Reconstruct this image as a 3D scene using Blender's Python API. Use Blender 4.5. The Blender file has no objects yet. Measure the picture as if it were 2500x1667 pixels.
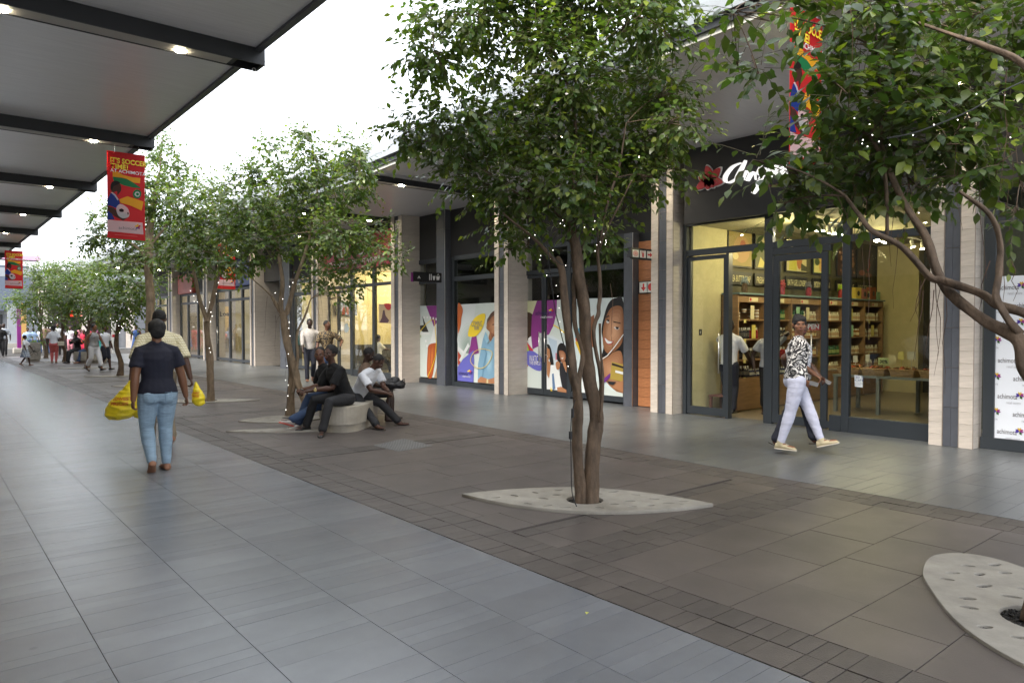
import bpy, bmesh, math, random
import numpy as np
from mathutils import Vector, Matrix
from mathutils.bvhtree import BVHTree
random.seed(7)
S = bpy.context.scene
COL = S.collection
# ---------------------------------------------------------------- camera
F_PX, EYE = 1750.0, 1.6                     # focal length in pixels of a 2500 wide frame, eye height
PITCH, YAW = math.radians(1.195), math.radians(39.735)
cam_d = bpy.data.cameras.new('camera'); cam = bpy.data.objects.new('camera', cam_d); COL.objects.link(cam)
cam.location = (0, 0, EYE); cam.rotation_euler = (math.pi/2-PITCH, 0, -YAW)
cam_d.sensor_width = 36; cam_d.lens = F_PX/2500*36; cam_d.clip_start = .05; cam_d.clip_end = 2000
S.camera = cam
# ---------------------------------------------------------------- world, sun, exposure
W = bpy.data.worlds.new("World"); S.world = W; W.use_nodes = True
nt = W.node_tree; nt.nodes.clear()
SUN_EL, SUN_AZ = math.radians(46), math.radians(258)     # azimuth clockwise from +Y
sky = nt.nodes.new('ShaderNodeTexSky'); sky.sky_type = 'NISHITA'; sky.sun_disc = False
sky.sun_elevation = SUN_EL; sky.sun_rotation = SUN_AZ; sky.dust_density = 6; sky.air_density = 1.2; sky.ozone_density = 1
cloud = nt.nodes.new('ShaderNodeMix'); cloud.data_type = 'RGBA'; cloud.inputs[0].default_value = .78
cloud.inputs[7].default_value = (11.4, 12.0, 12.8, 1)      # even overcast veil in the units of the sky texture
bgn = nt.nodes.new('ShaderNodeBackground'); bgn.inputs[1].default_value = .056
wo = nt.nodes.new('ShaderNodeOutputWorld')
nt.links.new(sky.outputs[0], cloud.inputs[6]); nt.links.new(cloud.outputs[2], bgn.inputs[0]); nt.links.new(bgn.outputs[0], wo.inputs[0])
sd = bpy.data.lights.new('sun', 'SUN'); sd.energy = 1.25; sd.angle = math.radians(28); sd.color = (1, .95, .87)
sun = bpy.data.objects.new('sun', sd); COL.objects.link(sun)
sdir = Vector((math.sin(SUN_AZ)*math.cos(SUN_EL), math.cos(SUN_AZ)*math.cos(SUN_EL), math.sin(SUN_EL)))
sun.rotation_euler = sdir.to_track_quat('Z', 'Y').to_euler(); sun.location = sdir*50
vs = S.view_settings; vs.view_transform = 'Standard'; vs.look = 'None'; vs.gamma = 1; vs.use_curve_mapping = False
vs.exposure = 2.4
S.render.resolution_x, S.render.resolution_y = 1024, 682
# ---------------------------------------------------------------- pixel of the photograph -> point of the place
_F = Vector((math.sin(YAW)*math.cos(PITCH), math.cos(YAW)*math.cos(PITCH), -math.sin(PITCH)))
_R = Vector((math.cos(YAW), -math.sin(YAW), 0)); _U = _R.cross(_F); _C = Vector((0, 0, EYE))
def ray(px, py): return _F*F_PX + _R*(px-1250) + _U*(833.5-py)
def G(px, py, z=0): d = ray(px, py); return _C + d*((z-EYE)/d.z)
def onX(px, py, X): d = ray(px, py); return _C + d*(X/d.x)
def onY(px, py, Y): d = ray(px, py); return _C + d*(Y/d.y)
def D(px, py, q): return _C + ray(px, py)*(q/F_PX)
def PR(p):
    v = Vector(p)-_C; q = max(v.dot(_F), .3); return 1250+F_PX*v.dot(_R)/q, 833.5-F_PX*v.dot(_U)/q, q
# ---------------------------------------------------------------- scratch scene for modifiers and text
TMP = bpy.data.scenes.new('scratch')
def bake(o):
    TMP.collection.objects.link(o); vl = TMP.view_layers[0]
    with bpy.context.temp_override(scene=TMP, view_layer=vl):
        dg = bpy.context.evaluated_depsgraph_get(); dg.update()
        me = bpy.data.meshes.new_from_object(o.evaluated_get(dg), depsgraph=dg)
    TMP.collection.objects.unlink(o); dat = o.data; bpy.data.objects.remove(o)
    return me
# ---------------------------------------------------------------- materials
MATS = {}
def mat(name, c=(.5,.5,.5), rough=.6, metal=0., var=.08, scale=4., bump=0., bscale=60., rnd=0., stretch=(1,1,1), emit=None, es=1., spec=.5, trans=0., sheen=0., fine=0., stain=0.):
    if name in MATS: return MATS[name]
    m = bpy.data.materials.new(name); m.use_nodes = True; MATS[name] = m
    N = m.node_tree.nodes; L = m.node_tree.links; b = N['Principled BSDF']
    b.inputs['Roughness'].default_value = rough; b.inputs['Metallic'].default_value = metal
    b.inputs['Specular IOR Level'].default_value = spec
    tc = N.new('ShaderNodeTexCoord'); mp = N.new('ShaderNodeMapping'); mp.inputs['Scale'].default_value = stretch
    L.new(tc.outputs['Object'], mp.inputs[0])
    nz = N.new('ShaderNodeTexNoise'); nz.inputs['Scale'].default_value = scale; nz.inputs['Detail'].default_value = 6; nz.inputs['Roughness'].default_value = .62
    L.new(mp.outputs[0], nz.inputs['Vector'])
    mr = N.new('ShaderNodeMapRange'); mr.inputs[1].default_value = .3; mr.inputs[2].default_value = .7
    mr.inputs[3].default_value = 1-var; mr.inputs[4].default_value = 1+var; L.new(nz.outputs[0], mr.inputs[0])
    val = mr.outputs[0]
    def mul(a, bb):
        q = N.new('ShaderNodeMath'); q.operation = 'MULTIPLY'; L.new(a, q.inputs[0])
        if isinstance(bb, (int, float)): q.inputs[1].default_value = bb
        else: L.new(bb, q.inputs[1])
        return q.outputs[0]
    if fine:
        nf = N.new('ShaderNodeTexNoise'); nf.inputs['Scale'].default_value = 320; nf.inputs['Detail'].default_value = 2
        L.new(mp.outputs[0], nf.inputs['Vector'])
        m2 = N.new('ShaderNodeMapRange'); m2.inputs[1].default_value = .3; m2.inputs[2].default_value = .7
        m2.inputs[3].default_value = 1-fine; m2.inputs[4].default_value = 1+fine; L.new(nf.outputs[0], m2.inputs[0]); val = mul(val, m2.outputs[0])
    if rnd:
        oi = N.new('ShaderNodeObjectInfo'); at = N.new('ShaderNodeAttribute'); at.attribute_name = 'v'
        ad = N.new('ShaderNodeMath'); ad.operation = 'ADD'; L.new(oi.outputs['Random'], ad.inputs[0]); L.new(at.outputs['Fac'], ad.inputs[1])
        fr = N.new('ShaderNodeMath'); fr.operation = 'FRACT'; L.new(ad.outputs[0], fr.inputs[0])
        m3 = N.new('ShaderNodeMapRange'); m3.inputs[3].default_value = 1-rnd; m3.inputs[4].default_value = 1+rnd
        L.new(fr.outputs[0], m3.inputs[0]); val = mul(val, m3.outputs[0])
    if stain:                                   # wear running across the joints, gum and specks
        ge = N.new('ShaderNodeNewGeometry'); s1 = N.new('ShaderNodeTexNoise'); s1.inputs['Scale'].default_value = 1.1; s1.inputs['Detail'].default_value = 5; s1.inputs['Roughness'].default_value = .6
        L.new(ge.outputs['Position'], s1.inputs['Vector']); m4 = N.new('ShaderNodeMapRange'); m4.inputs[1].default_value = .30; m4.inputs[2].default_value = .70; m4.inputs[3].default_value = 1-stain; m4.inputs[4].default_value = 1+stain*.35
        L.new(s1.outputs[0], m4.inputs[0]); val = mul(val, m4.outputs[0])
        m5 = N.new('ShaderNodeMapRange'); m5.inputs[1].default_value = .3; m5.inputs[2].default_value = .7; m5.inputs[3].default_value = rough*1.14; m5.inputs[4].default_value = rough*.94; L.new(s1.outputs[0], m5.inputs[0]); L.new(m5.outputs[0], b.inputs['Roughness'])
        vo = N.new('ShaderNodeTexVoronoi'); vo.inputs['Scale'].default_value = 2.6; L.new(ge.outputs['Position'], vo.inputs['Vector']); m6 = N.new('ShaderNodeMapRange'); m6.inputs[1].default_value = .035; m6.inputs[2].default_value = .06; m6.inputs[3].default_value = 1-stain*1.3; m6.inputs[4].default_value = 1
        L.new(vo.outputs['Distance'], m6.inputs[0]); val = mul(val, m6.outputs[0])
    vm = N.new('ShaderNodeVectorMath'); vm.operation = 'SCALE'; vm.inputs[0].default_value = c[:3]; L.new(val, vm.inputs['Scale'])
    L.new(vm.outputs[0], b.inputs['Base Color'])
    if bump:
        bn = N.new('ShaderNodeTexNoise'); bn.inputs['Scale'].default_value = bscale; bn.inputs['Detail'].default_value = 4
        L.new(mp.outputs[0], bn.inputs['Vector'])
        bp = N.new('ShaderNodeBump'); bp.inputs['Strength'].default_value = bump; bp.inputs['Distance'].default_value = .01
        L.new(bn.outputs[0], bp.inputs['Height']); L.new(bp.outputs[0], b.inputs['Normal'])
    if emit: b.inputs['Emission Color'].default_value = (*emit, 1); b.inputs['Emission Strength'].default_value = es
    if trans: b.inputs['Transmission Weight'].default_value = trans
    if sheen: b.inputs['Sheen Weight'].default_value = sheen
    m['vm'] = 1
    return m
def glass_mat(name, tint=(.93,.95,.94), ior=1.5, rough=.0, f=1.):
    if name in MATS: return MATS[name]
    m = bpy.data.materials.new(name); m.use_nodes = True; MATS[name] = m
    N = m.node_tree.nodes; L = m.node_tree.links; N.remove(N['Principled BSDF'])
    t = N.new('ShaderNodeBsdfTransparent'); t.inputs[0].default_value = (*tint, 1)
    g = N.new('ShaderNodeBsdfGlossy'); g.inputs['Roughness'].default_value = rough; g.inputs[0].default_value = (1,1,1,1)
    lw = N.new('ShaderNodeLayerWeight'); lw.inputs[0].default_value = .5; pw = N.new('ShaderNodeMath'); pw.operation = 'POWER'; pw.inputs[1].default_value = 5; L.new(lw.outputs['Facing'], pw.inputs[0])
    fr = N.new('ShaderNodeMath'); fr.operation = 'MULTIPLY_ADD'; fr.inputs[1].default_value = .96; fr.inputs[2].default_value = .04; L.new(pw.outputs[0], fr.inputs[0])
    mx = N.new('ShaderNodeMixShader'); mm = N.new('ShaderNodeMath'); mm.operation = 'MULTIPLY'; mm.inputs[1].default_value = f; mm.use_clamp = True
    L.new(fr.outputs[0], mm.inputs[0]); L.new(mm.outputs[0], mx.inputs[0]); L.new(t.outputs[0], mx.inputs[1]); L.new(g.outputs[0], mx.inputs[2])
    L.new(mx.outputs[0], N['Material Output'].inputs[0]); return m
def attr_mat(name, rough=.5, bump=0., transl=0., spec=.5, tmul=(1.7,1.9,.7)):
    if name in MATS: return MATS[name]
    m = bpy.data.materials.new(name); m.use_nodes = True; MATS[name] = m
    N = m.node_tree.nodes; L = m.node_tree.links; b = N['Principled BSDF']
    a = N.new('ShaderNodeAttribute'); a.attribute_name = 'Col'; L.new(a.outputs['Color'], b.inputs['Base Color'])
    b.inputs['Roughness'].default_value = rough; b.inputs['Specular IOR Level'].default_value = spec
    if transl:
        t = N.new('ShaderNodeBsdfTranslucent'); mx = N.new('ShaderNodeMixShader'); mx.inputs[0].default_value = transl
        vm = N.new('ShaderNodeVectorMath'); vm.operation = 'MULTIPLY'; vm.inputs[1].default_value = tmul
        L.new(a.outputs['Color'], vm.inputs[0]); L.new(vm.outputs[0], t.inputs[0])
        L.new(b.outputs[0], mx.inputs[1]); L.new(t.outputs[0], mx.inputs[2]); L.new(mx.outputs[0], N['Material Output'].inputs[0])
    return m
def pattern_mat(name, kind, c1, c2, scale=20., rough=.75):
    m = mat(name, c1, rough, bump=.7, bscale=11); N = m.node_tree.nodes; L = m.node_tree.links; b = N['Principled BSDF']
    if 'pat' in m: return m
    m['pat'] = 1
    tc = N.new('ShaderNodeTexCoord'); mx = N.new('ShaderNodeMix'); mx.data_type = 'RGBA'
    mx.inputs[6].default_value = (*c1, 1); mx.inputs[7].default_value = (*c2, 1)
    def math_(op, a, v):
        q = N.new('ShaderNodeMath'); q.operation = op; L.new(a, q.inputs[0])
        if isinstance(v, (int, float)): q.inputs[1].default_value = v
        else: L.new(v, q.inputs[1])
        return q.outputs[0]
    if kind in ('check', 'stripe', 'plaid'):
        sp = N.new('ShaderNodeSeparateXYZ'); L.new(tc.outputs['Object'], sp.inputs[0])
        z = math_('FRACT', math_('MULTIPLY', sp.outputs[2], scale), 0); zz = math_('LESS_THAN', z, .5 if kind != 'check' else .22)
        if kind == 'stripe': f = zz
        else:
            x = math_('FRACT', math_('MULTIPLY', math_('ADD', sp.outputs[0], sp.outputs[1]), scale), 0); xx = math_('LESS_THAN', x, .5 if kind == 'plaid' else .22)
            f = math_('MAXIMUM', zz, xx) if kind == 'check' else math_('MULTIPLY', math_('ADD', zz, xx), .5)
    elif kind == 'swirl':
        nz = N.new('ShaderNodeTexNoise'); nz.inputs['Scale'].default_value = 7.5; nz.inputs['Detail'].default_value = .4; L.new(tc.outputs['Object'], nz.inputs['Vector'])
        f1 = math_('GREATER_THAN', math_('SINE', math_('MULTIPLY', nz.outputs[0], scale), 0), .0)
        vo = N.new('ShaderNodeTexVoronoi'); vo.feature = 'DISTANCE_TO_EDGE'; vo.inputs['Scale'].default_value = 11; L.new(tc.outputs['Object'], vo.inputs['Vector'])
        f2 = math_('LESS_THAN', vo.outputs[0], .045); f = math_('MAXIMUM', math_('MULTIPLY', f1, 1.), f2)
    else:
        vo = N.new('ShaderNodeTexVoronoi'); vo.inputs['Scale'].default_value = scale; L.new(tc.outputs['Object'], vo.inputs['Vector'])
        f = math_('LESS_THAN', vo.outputs[0], .42)
    L.new(f, mx.inputs[0]); L.new(mx.outputs[2], b.inputs['Base Color']); return m
# ---------------------------------------------------------------- mesh building
class MB:
    def __init__(s): s.v = []; s.f = []; s.c = []; s.col = (.5,.5,.5)
    def add(s, vs_, fs_, col=None):
        n = len(s.v); s.v += [tuple(p) for p in vs_]; s.f += [tuple(i+n for i in f) for f in fs_]; s.c += [col or s.col]*len(fs_); return s
    def box(s, x0, x1, y0, y1, z0, z1, ch=0., col=None):
        x0, x1 = min(x0,x1), max(x0,x1); y0, y1 = min(y0,y1), max(y0,y1); z0, z1 = min(z0,z1), max(z0,z1)
        if ch <= 0:
            return s.add([(x0,y0,z0),(x1,y0,z0),(x1,y1,z0),(x0,y1,z0),(x0,y0,z1),(x1,y0,z1),(x1,y1,z1),(x0,y1,z1)],
                  [(0,3,2,1),(4,5,6,7),(0,1,5,4),(1,2,6,5),(2,3,7,6),(3,0,4,7)], col)
        b = bmesh.new(); bmesh.ops.create_cube(b, size=1)
        bmesh.ops.scale(b, vec=(x1-x0, y1-y0, z1-z0), verts=b.verts); bmesh.ops.translate(b, vec=((x0+x1)/2, (y0+y1)/2, (z0+z1)/2), verts=b.verts)
        bmesh.ops.bevel(b, geom=b.edges[:], offset=ch, segments=1, affect='EDGES')
        b.verts.ensure_lookup_table()
        s.add([tuple(v.co) for v in b.verts], [tuple(v.index for v in f.verts) for f in b.faces], col); b.free(); return s
    def top_tile(s, x0, x1, y0, y1, z0, z1, c=.003, col=None):
        return s.add([(x0,y0,z0),(x1,y0,z0),(x1,y1,z0),(x0,y1,z0),(x0,y0,z1-c),(x1,y0,z1-c),(x1,y1,z1-c),(x0,y1,z1-c),
                      (x0+c,y0+c,z1),(x1-c,y0+c,z1),(x1-c,y1-c,z1),(x0+c,y1-c,z1)],
              [(0,1,5,4),(1,2,6,5),(2,3,7,6),(3,0,4,7),(4,5,9,8),(5,6,10,9),(6,7,11,10),(7,4,8,11),(8,9,10,11)], col)
    def prism(s, pts, z0, z1, col=None):
        n = len(pts); s.add([(p[0],p[1],z0) for p in pts]+[(p[0],p[1],z1) for p in pts],
              [tuple(range(n))[::-1], tuple(range(n,2*n))]+[(i,(i+1)%n,n+(i+1)%n,n+i) for i in range(n)], col); return s
    def tube(s, path, rad, n=8, col=None, cap=True):
        path = [Vector(p) for p in path]
        if isinstance(rad, (int, float)): rad = [rad]*len(path)
        vs_ = []; ref = Vector((.13,.31,1)).normalized()
        for i, p in enumerate(path):
            t = (path[min(i+1, len(path)-1)]-path[max(i-1, 0)]).normalized()
            if i == 0:
                if abs(t.dot(ref)) > .97: ref = Vector((1,.1,0))
                a = t.cross(ref).normalized()
            else: a = (a-t*a.dot(t)).normalized()
            b = t.cross(a)
            for k in range(n): an = 2*math.pi*k/n; vs_.append(p+(a*math.cos(an)+b*math.sin(an))*rad[i])
        m = len(path); fs = [(i*n+k, i*n+(k+1)%n, (i+1)*n+(k+1)%n, (i+1)*n+k) for i in range(m-1) for k in range(n)]
        if cap: fs += [tuple(range(n))[::-1], tuple(range((m-1)*n, m*n))]
        return s.add(vs_, fs, col)
    def lathe(s, prof, c=(0,0,0), n=16, col=None, axis=None):
        M = Vector(axis).to_track_quat('Z','Y').to_matrix() if axis else Matrix.Identity(3); c = Vector(c); vs_ = []
        for r, z in prof:
            for k in range(n): a = 2*math.pi*k/n; vs_.append(c+M@Vector((r*math.cos(a), r*math.sin(a), z)))
        m = len(prof); fs = [(i*n+k, i*n+(k+1)%n, (i+1)*n+(k+1)%n, (i+1)*n+k) for i in range(m-1) for k in range(n)]
        fs += [tuple(range(n))[::-1], tuple(range((m-1)*n, m*n))]; return s.add(vs_, fs, col)
    def mesh(s, name, off=(0,0,0), smooth=False, color=False, v=None):
        me = bpy.data.meshes.new(name); o = off
        me.from_pydata([(p[0]-o[0], p[1]-o[1], p[2]-o[2]) for p in s.v], [], s.f)
        if smooth: me.polygons.foreach_set('use_smooth', [True]*len(me.polygons))
        if color:
            a = me.color_attributes.new('Col', 'FLOAT_COLOR', 'CORNER'); arr = []
            for p, c in zip(me.polygons, s.c): arr += [c[0], c[1], c[2], 1]*p.loop_total
            a.data.foreach_set('color', arr)
        return me
def link(name, me, m=None, parent=None, **kw):
    o = bpy.data.objects.new(name, me); COL.objects.link(o)
    if m and me and not me.materials: me.materials.append(m)
    if parent: o.parent = parent
    for k, v in kw.items(): o[k] = v
    return o
def thing(name, label, cat, loc=(0,0,0), group=None, rz=0):
    o = bpy.data.objects.new(name, None); COL.objects.link(o); o.location = loc; o.rotation_euler = (0,0,rz); o.empty_display_size = .1
    o['label'] = label; o['category'] = cat
    if group: o['group'] = group
    return o
def part(name, mb, m, th, parent=None, smooth=False, color=False, **kw):      # mb in world coordinates, th the (unrotated) thing
    return link(name, mb.mesh(name, th.location, smooth, color), m, parent or th, **kw)
def solo(name, mb, m, label, cat, group=None, smooth=False, color=False, loc=None):
    loc = loc or mb.v[0]; o = link(name, mb.mesh(name, loc, smooth, color), m); o.location = loc; o['label'] = label; o['category'] = cat
    if group: o['group'] = group
    return o
def dup(root, loc, rz, label=None):
    r = root.copy(); COL.objects.link(r); r.location = loc; r.rotation_euler = (0,0,rz)
    if label: r['label'] = label
    for ch in root.children:
        c = ch.copy(); COL.objects.link(c); c.parent = r
        for g in ch.children: d = g.copy(); COL.objects.link(d); d.parent = c
    return r
def smooth_loop(pts, k=6, closed=True):
    n = len(pts); out = []
    for i in range(n if closed else n-1):
        p0, p1, p2, p3 = [pts[(i+j) % n] if closed else pts[min(max(i+j, 0), n-1)] for j in (-1,0,1,2)]
        for s_ in range(k):
            t = s_/k; out.append(tuple(.5*((2*p1[a])+(p2[a]-p0[a])*t+(2*p0[a]-5*p1[a]+4*p2[a]-p3[a])*t*t+(3*p1[a]-p0[a]-3*p2[a]+p3[a])*t**3) for a in range(len(p1))))
    if not closed: out.append(tuple(pts[-1]))
    return out
def text_mesh(s, size=1., extrude=0., bold=0., shear=0., align='LEFT'):
    c = bpy.data.curves.new('lettering', 'FONT'); c.body = s; c.size = size; c.extrude = extrude; c.offset = bold; c.shear = shear; c.align_x = align; c.resolution_u = 3
    return bake(bpy.data.objects.new('lettering', c))
def text_on(th, s, origin, ux, uy, h, m, w=None, name='lettering', bold=.0, extrude=0., shear=0., parent=None, proj=None):
    """text whose cap height is about h, run along ux (world), up along uy; squeezed to width w"""
    me = text_mesh(s, 1., extrude, bold, shear); me.name = name
    xs = [v.co.x for v in me.vertices]; 
    if not xs: return
    x0, x1 = min(xs), max(xs); sx = (w/(x1-x0)) if w else h/.7; sy = h/.7
    ux = Vector(ux).normalized(); uy = Vector(uy).normalized(); un = ux.cross(uy); origin = Vector(origin); off = Vector(th.location)
    for v in me.vertices:
        p = origin+ux*((v.co.x-x0)*sx)+uy*(v.co.y*sy)+un*v.co.z
        if proj: p = proj(p)
        v.co = p-off
    return link(name, me, m, parent or th)
print_m = attr_mat('printed_film', .45); cloth_m = attr_mat('printed_cloth', .6, transl=.6, tmul=(1.3,1.3,1.3))
# ================================================================ materials of the place
CHAR = (.037,.036,.037); FRAME = (.030,.036,.043)
m_bed = mat('grout', (.030,.026,.022), .9, fine=.2)
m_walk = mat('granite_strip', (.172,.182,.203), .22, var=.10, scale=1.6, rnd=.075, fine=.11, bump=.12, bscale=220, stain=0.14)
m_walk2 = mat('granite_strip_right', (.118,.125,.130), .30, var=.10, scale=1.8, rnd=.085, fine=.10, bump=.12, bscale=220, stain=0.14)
m_slab = mat('brown_slab', (.108,.092,.085), .42, var=.13, scale=1.3, rnd=.045, fine=.12, bump=.2, bscale=150, stain=0.20)
m_pav = mat('brown_paver', (.090,.077,.070), .5, var=.15, scale=6, rnd=.11, fine=.18, bump=.35, bscale=120, stain=0.20)
m_conc = mat('cast_concrete', (.33,.305,.265), .8, var=.17, scale=5, fine=.07, bump=.25, bscale=40, stain=0.22)
m_conc2 = mat('bench_concrete', (.40,.36,.30), .75, var=.15, scale=3, fine=.06, bump=.2, bscale=50, stretch=(1,1,2.2), stain=0.18)
m_grav = mat('dark_gravel', (.030,.028,.027), .7, var=.4, scale=40, rnd=.3)
m_stone = mat('travertine', (.54,.48,.42), .5, var=.12, scale=3.5, rnd=.06, stretch=(1,1,7), fine=.04, bump=.1, bscale=30)
m_gtile = mat('slate_tile', (.082,.088,.105), .42, var=.10, scale=6, rnd=.08, fine=.12)
m_dark = mat('charcoal_render', CHAR, .78, var=.06, scale=3, fine=.08, bump=.1, bscale=200)
m_frame = mat('powder_coated_frame', FRAME, .42, var=.05)
m_steel = mat('dark_steel', (.020,.021,.024), .5, var=.1)
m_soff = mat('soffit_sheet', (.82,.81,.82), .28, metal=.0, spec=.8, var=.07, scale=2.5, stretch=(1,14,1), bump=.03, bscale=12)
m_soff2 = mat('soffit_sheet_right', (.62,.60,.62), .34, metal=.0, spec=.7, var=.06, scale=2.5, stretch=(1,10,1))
m_fasc = mat('grey_fascia', (.30,.32,.34), .45, metal=.2, var=.05)
m_cream = mat('cream_strip', (.62,.60,.53), .6)
m_inox = mat('brushed_steel', (.62,.61,.58), .3, metal=1., var=.05)
m_glass = glass_mat('shop_glass'); m_bulb = mat('bulb', (1,1,1), .3, emit=(1,.96,.88), es=1.8)
m_lampm = mat('downlight_glow', (1,1,1), .3, emit=(1,.88,.62), es=30)
m_white = mat('white_paint', (.75,.75,.73), .5); m_black = mat('black_plastic', (.012,.012,.013), .4)
m_red = mat('sign_red', (.50,.015,.03), .35); m_rim = mat('sign_white', (.8,.8,.78), .4)
# ================================================================ ground
b = MB(); b.box(-160, 200, -60, 320, -.3, -.09)
ground = solo('ground', b, mat('far_ground', (.11,.108,.103), .8), '', ''); 
for k in ('label','category'): del ground[k]
ground['kind'] = 'structure'
def bed(name, x0, x1, y0, y1, m=m_bed, pts=None):
    b = MB(); b.box(x0, x1, y0, y1, -.088, -.014); o = link(name, b.mesh(name), m); o['kind'] = 'structure'; return o
LENS = []                                     # concrete tree surrounds: outline, hole centre, hole radius
def lens(c, d, L, w, k=14, blunt=0.):
    c = Vector(c); d = Vector(d).normalized(); n = Vector((-d.y, d.x)); out = []
    for i in range(k): t = i/k*2-1; out.append(c+d*(t*L/2)+n*(w/2*(1-abs(t)**1.9)))
    for i in range(k): t = 1-i/k*2; out.append(c+d*(t*L/2)-n*(w/2*(1-abs(t)**1.9)))
    return [(p.x, p.y) for p in out]
ax = (1.47, -1.70)
LENS.append((lens((4.68,4.60), ax, 2.28, .90), (4.65,4.56), .17))
LENS.append((smooth_loop([(4.75,1.72),(5.05,1.86),(5.4,1.92),(5.62,1.78),(5.6,1.5),(5.3,1.05),(4.9,.6),(4.4,.28),(4.0,.45),(3.93,.9),(4.22,1.35)], 5), (4.66,1.12), .2))
LENS.append((lens((4.28,10.66), (1.3,-.85), 1.62, .40), None, 0))
LENS.append((lens((4.86,11.95), (1,-.3), 1.5, .95), (4.97,12.0), .14))
for cx, cy in ((4.82,15.9),(4.85,21.),(4.98,25.8),(5.0,31.5),(5.1,37.5),(5.0,42.5)): LENS.append((lens((cx,cy), (1,-.55), 2.0, .8), (cx,cy), .15))
def inside(p, poly):
    x, y = p; c = False; j = len(poly)-1
    for i in range(len(poly)):
        if (poly[i][1] > y) != (poly[j][1] > y) and x < (poly[j][0]-poly[i][0])*(y-poly[i][1])/(poly[j][1]-poly[i][1])+poly[i][0]: c = not c
        j = i
    return c
TILE = {}
def tiles(parent, name, rects, m, h=.02, jit=.0006, limit=300, seed=1):
    rng = random.Random(seed); ok = []
    for r in rects:
        x0, x1, y0, y1 = r; c = ((x0+x1)/2, (y0+y1)/2); bad = False
        for poly, hc, hr in LENS:
            if abs(c[0]-poly[0][0]) < 3 and abs(c[1]-poly[0][1]) < 3:
                cs = [(x0,y0),(x1,y0),(x1,y1),(x0,y1)]
                if all(inside(p, poly) for p in cs): bad = True
                if hc and (max(x0, min(hc[0], x1))-hc[0])**2+(max(y0, min(hc[1], y1))-hc[1])**2 < hr*hr and not bad: bad = 'hole'; cut = (*hc, hr)
        if bad is True: continue
        if bad == 'hole':
            hx, hy, hr = cut
            for q_ in ((x0, min(x1, hx-hr), y0, y1), (max(x0, hx+hr), x1, y0, y1), (max(x0, hx-hr), min(x1, hx+hr), y0, min(y1, hy-hr)), (max(x0, hx-hr), min(x1, hx+hr), max(y0, hy+hr), y1)):
                if q_[1]-q_[0] > .02 and q_[3]-q_[2] > .02: ok.append((0, q_))
            continue
        px, py, q = PR((c[0], c[1], 0)); a = (x1-x0)*(y1-y0)/q**3 if (-60 < px < 2560 and -60 < py < 1727 and q > .5) else 0
        ok.append((a, r))
    ok.sort(key=lambda t: -t[0]); rest = MB(); vv = []
    for i, (a, (x0,x1,y0,y1)) in enumerate(ok):
        w, l = x1-x0, y1-y0
        if i < limit and a > 0:
            k = (m.name, round(w, 3), round(l, 3))
            if k not in TILE:
                b = MB(); b.top_tile(-w/2, w/2, -l/2, l/2, -h, 0, .0006); me = b.mesh(name); me.materials.append(m); TILE[k] = me
            o = bpy.data.objects.new(name, TILE[k]); COL.objects.link(o); o.parent = parent
            o.location = ((x0+x1)/2, (y0+y1)/2, rng.uniform(-jit, jit)); o.rotation_euler = (rng.uniform(-.0012,.0012), rng.uniform(-.0012,.0012), 0)
        else:
            z = rng.uniform(-jit, jit); n = len(rest.f); rest.top_tile(x0, x1, y0, y1, -h, z, .0006); vv.append(rng.random())
    if rest.f:
        me = rest.mesh(name+'s'); a = me.attributes.new('v', 'FLOAT', 'FACE'); a.data.foreach_set('value', [v for v in vv for _ in range(9)])
        link(name+'s', me, m, parent, kind='stuff')
def strips(xs, y0, y1, seed, ws=(.098,.098,.098,.197,.098,.295)):
    rng = random.Random(seed); out = []
    for i in range(len(xs)-1):
        y = y0
        while y < y1:
            # every sixth joint is common to the whole row
            row_end = y0+math.ceil((y-y0+.01)/.59)*.59; w = rng.choice(ws); 
            if y+w > row_end-.03: w = row_end-y
            out.append((xs[i]+.0015, xs[i+1]-.0015, y+.0013, y+w-.0013)); y += w
    return out
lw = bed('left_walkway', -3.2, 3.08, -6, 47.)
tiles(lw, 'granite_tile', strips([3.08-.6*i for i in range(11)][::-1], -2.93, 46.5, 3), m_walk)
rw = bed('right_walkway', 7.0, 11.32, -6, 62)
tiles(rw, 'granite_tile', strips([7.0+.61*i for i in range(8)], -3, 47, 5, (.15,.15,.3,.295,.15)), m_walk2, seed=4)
cp = bed('central_paving', 3.084, 6.996, -6, 62)
slabs, pavs = [], []; rng = random.Random(11)
edge0, edge1 = 3.55, 6.55
y = -1.6
while y < 46:                                  # 5 m modules: a cross band of small pavers at every column, slabs between
    base = math.floor((y-3.3+1e-6)/5)*5+3.3
    def row(y0, y1, x0, x1, w, lst, st):
        x = x0-(st % w)
        while x < x1-.02:
            a, c = max(x, x0), min(x+w, x1)
            if c-a > .04: lst.append((a+.0025, c-.0025, y0+.0025, y1-.0025))
            x += w
    o = y-base
    if o < .30: row(y, y+.15, edge0, edge1, .2, pavs, rng.choice((0,.1))); y += .15
    elif o < .68: row(y, y+.36, edge0, edge1, .6, slabs, rng.random()*.6); y += .36
    elif o < .94: row(y, y+.15, edge0, edge1, .2, pavs, rng.choice((0,.1))); y += .15
    elif o < .99: y = base+1.
    else:
        h_ = min(.495, base+5-y); row(y, y+h_, edge0, edge1, .75, slabs, rng.random()*.75); y += h_
        if base+5-y < .06: y = base+5
for x0, x1, seed in ((3.088,3.318,1),(3.322,3.548,2),(6.552,6.77,3),(6.774,6.992,4)):
    y = -1.6; r2 = random.Random(seed)
    while y < 46.5: w = r2.choice((.1,.1,.15,.2)); pavs.append((x0+.002, x1-.002, y+.0025, y+w-.0025)); y += w
tiles(cp, 'slab', slabs, m_slab, jit=.0012, seed=8); tiles(cp, 'paver', pavs, m_pav, jit=.0022, seed=9)
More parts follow.
